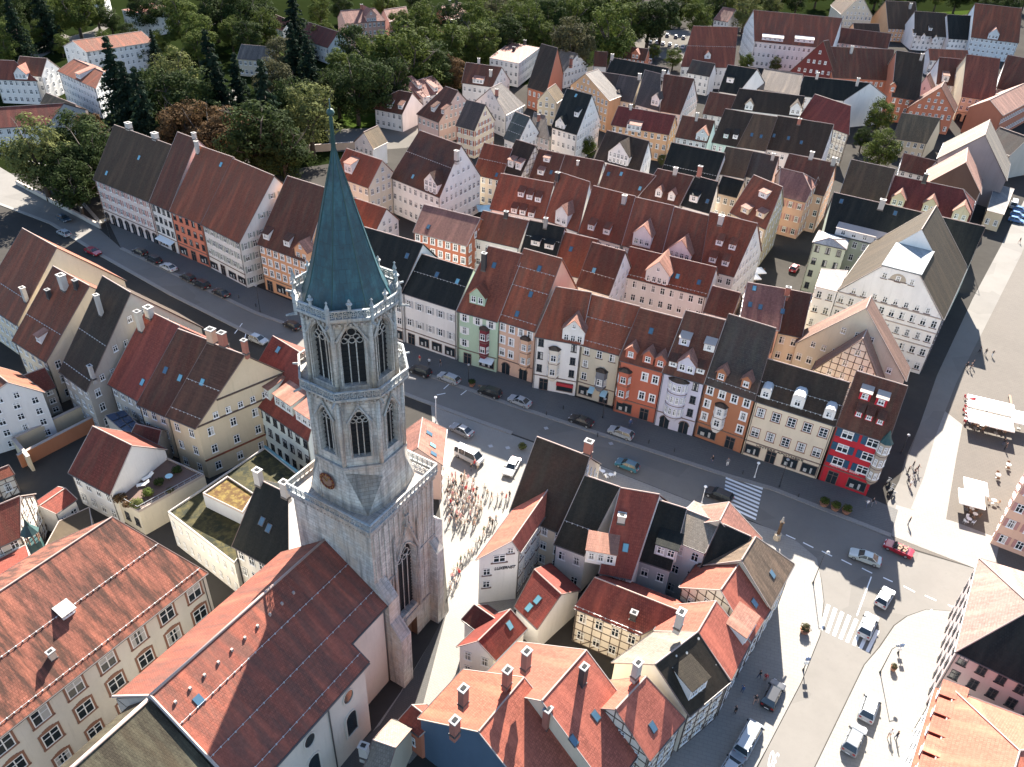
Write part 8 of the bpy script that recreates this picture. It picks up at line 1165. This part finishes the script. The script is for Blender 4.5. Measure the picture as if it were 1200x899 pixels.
# ---------------------------------------------------------------- vehicles
def car_parts(kind):
    """profiles in metres: x forward, z up"""
    L, Wd = {'sedan': (4.6, 1.8), 'hatch': (4.1, 1.76), 'suv': (4.6, 1.86), 'estate': (4.7, 1.82), 'van': (5.2, 1.95), 'cabrio': (4.3, 1.75)}[kind]
    hb = {'sedan': .92, 'hatch': .95, 'suv': 1.05, 'estate': .93, 'van': 1.15, 'cabrio': .92}[kind]; ht = {'sedan': 1.43, 'hatch': 1.48, 'suv': 1.68, 'estate': 1.46, 'van': 2.1, 'cabrio': 1.25}[kind]
    f, b = L / 2, -L / 2
    low = [(b + .02, .30), (f - .04, .30), (f, .52), (f - .06, .70), (f - .30, hb - .14), (f - 1.15, hb), (b + .55, hb + .02), (b + .10, hb - .02), (b, .62)]
    if kind == 'van': low = [(b, .3), (f - .04, .3), (f, .6), (f - .1, .95), (f - .55, hb), (b, hb + .02)]
    A = {'sedan': (f - 1.25, f - 2.0, b + 1.35, b + .55), 'hatch': (f - 1.1, f - 1.85, b + .55, b + .12), 'suv': (f - 1.2, f - 1.85, b + .5, b + .1), 'estate': (f - 1.2, f - 1.95, b + .6, b + .1), 'van': (f - .5, f - 1.2, b + .12, b + .02), 'cabrio': (f - 1.3, f - 1.75, b + 1.4, b + 1.3)}[kind]
    body = MB(); w2 = Wd / 2
    def loft(prof, ws, mb, mi=0):
        n = len(prof); rings = [[V((x * kx, y, z)) for x, z in prof] for y, kx in ws]
        for A_, B_ in zip(rings, rings[1:]):
            for k in range(n): mb.face([A_[k], A_[(k + 1) % n], B_[(k + 1) % n], B_[k]][::-1], mi, False)
        mb.face(rings[0], mi); mb.face(rings[-1][::-1], mi)
    loft(low, [(-w2, .94), (-w2 + .10, .985), (-w2 + .4, 1), (w2 - .4, 1), (w2 - .10, .985), (w2, .94)], body)
    glass = MB(); roof = MB()
    if kind != 'cabrio':
        x0, x1, x2, x3 = A; wb, wt = w2 - .08, w2 - .26
        q = lambda x, y, z: V((x, y, z))
        bl, tl = [q(x3, -wb, hb), q(x0, -wb, hb), q(x0, wb, hb), q(x3, wb, hb)], [q(x2, -wt, ht - .05), q(x1, -wt, ht - .05), q(x1, wt, ht - .05), q(x2, wt, ht - .05)]
        glass.solid(bl, tl)
        roof.solid([p + V((0, 0, .001)) for p in tl], [V((p.x * .96 + (x1 + x2) / 2 * .04, p.y * .9, ht)) for p in tl])
        for sx, (p, t_) in enumerate(zip(bl, tl)): roof.bar(p, t_, .055, 4)
        xm = (x1 + x2) / 2 + .1
        for sy in (-1, 1): roof.bar((xm, sy * (wb + .005), hb), (xm, sy * (wt + .01), ht - .04), .05, 4)
        if kind in ('van',):
            for sy in (-1, 1): roof.bar((xm - 1.2, sy * (wb + .005), hb), (xm - 1.2, sy * (wt + .01), ht - .04), .12, 4)
    else:
        x0, x1, x2, x3 = A
        roof.solid([V((x3 - .1, -.7, hb)), V((x0, -.7, hb)), V((x0, .7, hb)), V((x3 - .1, .7, hb))], [V((x3 - .1, -.66, hb + .015)), V((x0, -.66, hb + .015)), V((x0, .66, hb + .015)), V((x3 - .1, .66, hb + .015))], 1)
        for xx in (x1 - .75, x1 - 1.5):
            for yy in (-.36, .36): roof.box((xx, yy, hb), .16, .5, .42, 0, 2); roof.box((xx + .25, yy, hb), .5, .5, .1, 0, 2)
        glass.solid([V((x0 - .02, -.72, hb)), V((x0 + .03, -.72, hb)), V((x0 + .03, .72, hb)), V((x0 - .02, .72, hb))], [V((x1 - .02, -.6, ht)), V((x1 + .02, -.6, ht)), V((x1 + .02, .6, ht)), V((x1 - .02, .6, ht))])
    wheels = MB()
    r = .33 if kind not in ('suv', 'van') else .37
    wheels.lathe((0, 0, 0), [(r * .9, -.11), (r, -.06), (r, .06), (r * .9, .11)], 14, 0); wheels.lathe((0, 0, .112), [(r * .62, 0), (r * .5, .012), (r * .1, .02)], 10, 1); wheels.lathe((0, 0, -.132), [(r * .1, 0), (r * .5, .008), (r * .62, .02)], 10, 1)
    fl = MB().box((f - .16, 0, .60), .2, .36, .13); rl = MB().box((b + .07, 0, .70), .14, .30, .18); mi_ = MB().box((A[0] - .25, 0, hb - .02), .16, .2, .13); si = MB().box((-.05, 0, .28), L * .5, .06, .1)
    trim = MB().box((f - .03, 0, .38), .08, .95, .14); pl_ = MB().box((b + .02, 0, .46), .06, .52, .12)
    return dict(body=body, glass=glass, roof=roof, wheel=wheels, head=fl, tail=rl, trim=trim, mirror=mi_, sill=si, plate=pl_, ys=(w2 - .38, w2 - .30, w2 + .06, w2 - .045), wx=(f - .82, b + .85), wy=w2 - .10, r=r)
CARM = {}
def make_car(x, y, a, kind, col, label, grp=None, name='parked_car'):
    if kind not in CARM: CARM[kind] = {k: v for k, v in car_parts(kind).items()}; CARM[kind]['cache'] = {}
    d = CARM[kind]; ca = d['cache']
    if col not in ca:
        cm = 'car_' + col
        ca[col] = (d['body'].mesh('body', [cm]), d['glass'].mesh('windows', ['glass']), d['roof'].mesh('roof', [cm if kind != 'cabrio' else 'soot', 'soot', 'wood']), d['wheel'].mesh('wheel', ['rubber', 'metal_grey']), d['head'].mesh('headlight', ['headlight']), d['tail'].mesh('taillight', ['tailred']), d['trim'].mesh('grille', ['rubber']), d['mirror'].mesh('mirror', ['rubber']), d['sill'].mesh('sill', ['rubber']), d['plate'].mesh('number_plate', ['plastic_white']))
    me = ca[col]; t = thing(name, label, 'van' if kind == 'van' else 'car', (x, y, .035), a, grp)
    for nm, i in (('body', 0), ('windows', 1), ('roof' if kind != 'cabrio' else 'seats', 2), ('grille', 6), ('number_plate', 9)): obj(nm, me[i], t)
    for nm, i, y_ in (('headlight', 4, d['ys'][0]), ('taillight', 5, d['ys'][1]), ('mirror', 7, d['ys'][2]), ('sill', 8, d['ys'][3])):
        for sy in (-1, 1): obj(nm, me[i], t, (0, sy * y_, 0))
    for wx in d['wx']:
        for sy in (-1, 1): o = obj('wheel', me[3], t, (wx, sy * d['wy'], d['r'])); o.rotation_euler = (math.pi / 2, 0, 0)
for c in DATA['cars']: make_car(*c)

# ---------------------------------------------------------------- people
POSES = {}
def pose_mesh(k):
    """one continuous skinned body; k picks the pose"""
    if k in POSES: return POSES[k]
    st = [.10, .30, .02, .18][k % 4]; arm = [.12, .30, .05, .45][k % 4]; sit = k >= 4
    v = []; r = []; e = []
    def add(p, rad, par=None):
        v.append(p); r.append(rad); i = len(v) - 1
        if par is not None: e.append((par, i))
        return i
    pz = .92 if not sit else .50
    pel = add((0, 0, pz), .135); wa = add((0, .0, pz + .20), .125, pel); ch = add((0, .01, pz + .42), .15, wa); nk = add((0, 0, pz + .58), .06, ch); hd0 = add((0, .02, pz + .68), .085, nk); hd = add((0, .01, pz + .79), .095, hd0)
    for sx in (-1, 1):
        s = st * sx
        hip = add((.10 * sx, 0, pz - .06), .10, pel)
        if sit: kn = add((.12 * sx, .42, pz - .02), .075, hip); an = add((.12 * sx, .42, .08), .045, kn)
        else: kn = add((.11 * sx, s * .45 + .03, pz - .45), .07, hip); an = add((.11 * sx, s * .85 - (.06 if s < 0 else 0), .08), .045, kn)
        add((.12 * sx, (v[an][1]) + .16, .04), .04, an)
        sh = add((.19 * sx, 0, pz + .47), .065, ch); el = add((.26 * sx, -s * .5 - .02, pz + .20), .045, sh); wr = add((.27 * sx, -s * .8 + .12 * (1 + arm), pz - .0 + arm * .35), .033, el); pa = add((.265 * sx, v[wr][1] + .06, v[wr][2] - .05), .032, wr)
        for q in range(3): add((.265 * sx + (q - 1) * .025, v[pa][1] + .03, v[pa][2] - .085 + .01 * abs(q - 1)), .011, pa)
        add((.265 * sx - .045 * sx, v[pa][1] + .03, v[pa][2] - .02), .012, pa)
    add((0, .105, pz + .755), .022, hd)
    me = bpy.data.meshes.new('body'); me.from_pydata(v, e, []); o = bpy.data.objects.new('tmp', me); C.objects.link(o)
    mo = o.modifiers.new('s', 'SKIN'); sv = me.skin_vertices[0].data
    for i, q in enumerate(r): sv[i].radius = (q, q * (.75 if i in (0, 1, 2) else 1)); sv[i].use_root = i == 0
    o.modifiers.new('u', 'SUBSURF').levels = 1
    dg = bpy.context.evaluated_depsgraph_get(); dg.update(); m2 = bpy.data.meshes.new_from_object(o.evaluated_get(dg)); m2.name = 'body'; bpy.data.objects.remove(o)
    m2.materials.clear()
    for q in range(5): m2.materials.append(MATS['cloth_skin'])
    for p in m2.polygons:
        c = p.center; z = c.z - (pz - .92); p.use_smooth = True
        if z > 1.60: mi = 4 if (z > 1.73 or c.y < .01) else 0
        elif z > 1.46 and abs(c.x) < .08: mi = 0
        elif abs(c.x) > .215 and z < (1.24 if k % 2 else 1.02): mi = 0
        elif z > .90 or (abs(c.x) > .2 and not sit): mi = 1
        elif c.z < .10: mi = 3
        else: mi = 2
        p.material_index = mi
    POSES[k] = m2; return m2
TOPS = ['white', 'black', 'red', 'blue', 'beige', 'grey', 'pink', 'white', 'white', 'black', 'green']; LEGS = ['denim', 'black', 'beige', 'grey', 'denim', 'skin', 'white']
def person(x, y, a, k, top, leg, hair, label, grp, z=.03):
    o = obj('person', pose_mesh(k), None, (x, y, z), a); s = .93 + .14 * rnd.random(); o.scale = (s, s, s)
    for i, mt in enumerate(('skin', top, leg, 'shoe', hair)): o.material_slots[i].link = 'OBJECT'; o.material_slots[i].material = MATS['cloth_' + mt]
    tag(o, label, 'person', grp)
for d in DATA['people']:
    x, y, top, leg, label, grp = d[:6]; k = d[6] if len(d) > 6 else rnd.randrange(4)
    person(x, y, rnd.random() * 6.28, k, top or rnd.choice(TOPS), leg or rnd.choice(LEGS), rnd.choice(['hair', 'hair', 'blond']), label, grp, d[7] if len(d) > 7 else .03)

# ---------------------------------------------------------------- street furniture
for x, y, s, a, col, label, grp in DATA['umbrellas']:
    t = thing('parasol', label, 'parasol', (x, y, .03), a, grp); m = MB(); hh = s / 2; z0, z1 = 2.45, 3.15
    q = [V((sx * hh, sy * hh, z0)) for sx, sy in ((-1, -1), (1, -1), (1, 1), (-1, 1))]; ap = V((0, 0, z1))
    for i in range(4): a_, b_ = q[i], q[(i + 1) % 4]; m.face([a_, b_, ap]); m.face([b_ - V((0, 0, .02)), a_ - V((0, 0, .02)), ap - V((0, 0, .03))]); m.face([a_ - V((0, 0, .22)), b_ - V((0, 0, .22)), b_, a_])
    m.build('canopy', col, t); m = MB(); m.bar((0, 0, .05), (0, 0, z1 + .12), .035, 6); m.build('pole', 'metal_grey', t); MB().box((0, 0, 0), .6, .6, .08).build('base', 'ch_grey', t)
    m = MB()
    for i in range(4): m.bar(V((0, 0, 2.3)), (q[i] + ap) / 2 - V((0, 0, .05)), .015, 4)
    m.build('rib', 'wood', t)
TAB = CHR = None
def table_set(x, y, a, n, lt, lc, cm='wood', z=.03):
    global TAB, CHR
    if TAB is None:
        m = MB(); m.lathe((0, 0, .70), [(.38, 0), (.4, .02), (.4, .04)], 12); m.bar((0, 0, .02), (0, 0, .7), .03, 5); m.lathe((0, 0, 0), [(.22, 0), (.2, .03)], 8); TAB = m.mesh('cafe_table', ['plastic_white'])
        CHR = {}
    if cm not in CHR:
        m = MB(); m.box((0, 0, .42), .42, .42, .05); m.obox((-.21, -.22, .47), (.42, 0, 0), (0, .05, 0), (0, -.08, .42))
        for sx in (-1, 1):
            for sy in (-1, 1): m.bar((sx * .18, sy * .18, 0), (sx * .17, sy * .17, .43), .018, 4)
            m.bar((sx * .2, -.19, .65), (sx * .2, .18, .62), .018, 4)
        CHR[cm] = m.mesh('cafe_chair', [cm])
    tag(obj('cafe_table', TAB, None, (x, y, z)), lt, 'table', 'tables outside the cafes')
    for i in range(n):
        b = a + 2 * math.pi * i / n; o = obj('cafe_chair', CHR[cm], None, (x + math.cos(b) * .68, y + math.sin(b) * .68, z), b + math.pi / 2); tag(o, lc, 'chair', 'chairs outside the cafes')
for d in DATA['tables']: table_set(*d)
for x, y, hh, kind, label, dx, dy in DATA['lamps']:
    t = thing('street_lamp' if kind != 'sign' else 'traffic_sign', label, 'street lamp' if kind != 'sign' else 'sign', (x, y, .02)); m = MB(); m.bar((0, 0, 0), (0, 0, hh), .07, 7, r2=.045); m.lathe((0, 0, 0), [(.16, 0), (.14, .25), (.08, .5)], 8); m.build('pole', 'pole_dark' if kind != 'pale' else 'plastic_white', t)
    if kind == 'sign':
        m = MB(); m.obox((-.3, -.06, hh - .7), (.6, 0, 0), (0, .04, 0), (0, 0, .6)); m.build('sign_plate', 'car_blue', t)
        m = MB(); m.obox((-.3, -.06, hh - 1.5), (.6, 0, 0), (0, .04, 0), (0, 0, .55)); m.build('sign_plate', 'plastic_white', t)
    else:
        m = MB(); m.lathe((dx, dy, hh - .12), [(.12, 0), (.28, .16), (.24, .3), (.05, .42)], 8); m.build('lamp_head', 'plastic_white' if kind == 'pale' else 'metal_grey', t)
        if dx or dy: MB().bar((0, 0, hh - .02), (dx, dy, hh + .12), .045, 6).build('arm', 'pole_dark', t)
for x, y, hh, label in DATA['bollards']:
    o = MB().lathe((0, 0, 0), [(.09, 0), (.09, hh * .85), (.12, hh * .88), (.07, hh)], 8).build('bollard', 'pole_dark', None, (x, y, .02)); tag(o, label, 'bollard', 'bollards along the pavement')
for x, y, a, label in DATA['motorbikes']:
    t = thing('motorbike', label, 'motorbike', (x, y, .03), a, 'motorbikes by the red corner house')
    for xx in (-.62, .66): o = MB().lathe((0, 0, -.06), [(.24, 0), (.31, .03), (.31, .09), (.24, .12)], 12).build('wheel', 'rubber', t, (xx, 0, .31)); o.rotation_euler = (math.pi / 2, 0, 0)
    m = MB(); m.solid([V((-.5, -.13, .42)), V((.4, -.13, .36)), V((.4, .13, .36)), V((-.5, .13, .42))], [V((-.8, -.12, .80)), V((.32, -.16, .92)), V((.32, .16, .92)), V((-.8, .12, .80))]); m.build('body', 'car_black', t)
    m = MB(); m.bar((.66, 0, .31), (.36, 0, .98), .035, 5); m.bar((.38, -.36, 1.02), (.38, .36, 1.02), .022, 5); m.build('fork', 'metal_grey', t); MB().box((-.35, 0, .80), .62, .26, .09).build('seat', 'rubber', t)
for x, y, a, L, label in DATA['benches']:
    t = thing('bench', label, 'bench', (x, y, .03), a); MB().box((0, 0, .4), L, .45, .06).build('seat', 'wood', t)
    for sx in (-1, 1): MB().box((sx * L * .4, 0, 0), .08, .4, .4).build('leg', 'metal_grey', t)
# stone column with a figure at the road corner
x, y = DATA['column']; t = thing('stone_column', 'brown sandstone column with a small figure in front of the mossy corner house', 'monument', (x, y, .12))
m = MB(); m.lathe((0, 0, 0), [(.6, 0), (.6, .3), (.55, .35), (.5, 1.0), (.6, 1.1)], 8); m.build('pedestal', 'wall_stonetan', t); MB().lathe((0, 0, 1.1), [(.26, 0), (.22, 2.2), (.36, 2.4), (.36, 2.5)], 10).build('shaft', 'roof_brown', t); MB().lathe((0, 0, 3.6), [(.16, 0), (.2, .3), (.14, .7), (.1, .8), (.13, .95), (.04, 1.1)], 8).build('figure', 'ch_grey', t)
# yellowish garden walls, terrace railing
for i, (a, b, hh, mat, lab) in enumerate(DATA['walls']):
    a, b = V((*a, 0)), V((*b, 0)); e = b - a; n = V((e.y, -e.x, 0)).normalized() * .22; t = thing('garden_wall', lab, 'wall', (a + b) / 2); c = (a + b) / 2
    MB().solid([a - c - n, a - c + n, b - c + n, b - c - n][::(1 if (a - b).cross(n).z < 0 else -1)], [p + V((0, 0, hh)) for p in [a - c - n, a - c + n, b - c + n, b - c - n]][::(1 if (a - b).cross(n).z < 0 else -1)]).build('masonry', mat, t)
    m = MB(); m.obox(a - c - n * 1.3 + V((0, 0, hh + .002)), e, n * 2.6, V((0, 0, .1))); m.build('coping', 'verge', t)
for x, y, z, a, kind, label in DATA['terrace']:
    if kind == 'lounger':
        t = thing('sun_lounger', label, 'lounger', (x, y, z), a); m = MB(); m.box((0, 0, .28), 1.3, .65, .09); m.obox((.6, -.32, .3), (.6, 0, .42), (0, .64, 0), (-.06, 0, .08)); m.build('cushion', 'canvas', t); m = MB()
        for sx in (-.55, .55):
            for sy in (-.26, .26): m.bar((sx, sy, 0), (sx, sy, .3), .025, 4)
        m.build('frame', 'plastic_white', t)
    elif kind == 'table':
        t = thing('terrace_table', label, 'table', (x, y, z), a); MB().lathe((0, 0, .68), [(.55, 0), (.58, .03), (.55, .06)], 12).build('tabletop', 'canvas_blue', t); MB().bar((0, 0, 0), (0, 0, .7), .05, 6).build('leg', 'metal_grey', t)
m = MB(); q = [V((*p, 0)) for p in DATA['rail']]; z = 4.75
for a, b in zip(q, q[1:]):
    n = max(2, int((b - a).length / 1.0)); m.bar(a + V((0, 0, z + .95)), b + V((0, 0, z + .95)), .04, 4); m.bar(a + V((0, 0, z + .5)), b + V((0, 0, z + .5)), .025, 4)
    for i in range(n + 1): p = a + (b - a) * (i / n); m.bar(p + V((0, 0, z - .2)), p + V((0, 0, z + .95)), .03, 4)
tag(m.build('terrace_railing', 'metal_grey'), 'thin metal railing round the furnished roof terrace', 'railing')
# bell lantern on the big roof's corner
x, y = DATA['lantern']; t = thing('roof_lantern', 'small green copper bell lantern at the corner of the big orange roof', 'lantern', (x, y, 10)); MB().lathe((0, 0, 0), [(.9, 0), (.9, 2.0)], 8).build('base', 'copperdark', t)
m = MB()
for k in range(8): a = k * math.pi / 4; m.bar((.75 * math.cos(a), .75 * math.sin(a), 2), (.75 * math.cos(a), .75 * math.sin(a), 3.6), .09, 5)
m.build('post', 'wood', t); MB().lathe((0, 0, 3.6), [(1.1, 0), (.75, .5), (.3, 1.2), (.06, 2.2)], 8).build('roof', 'copperdark', t)
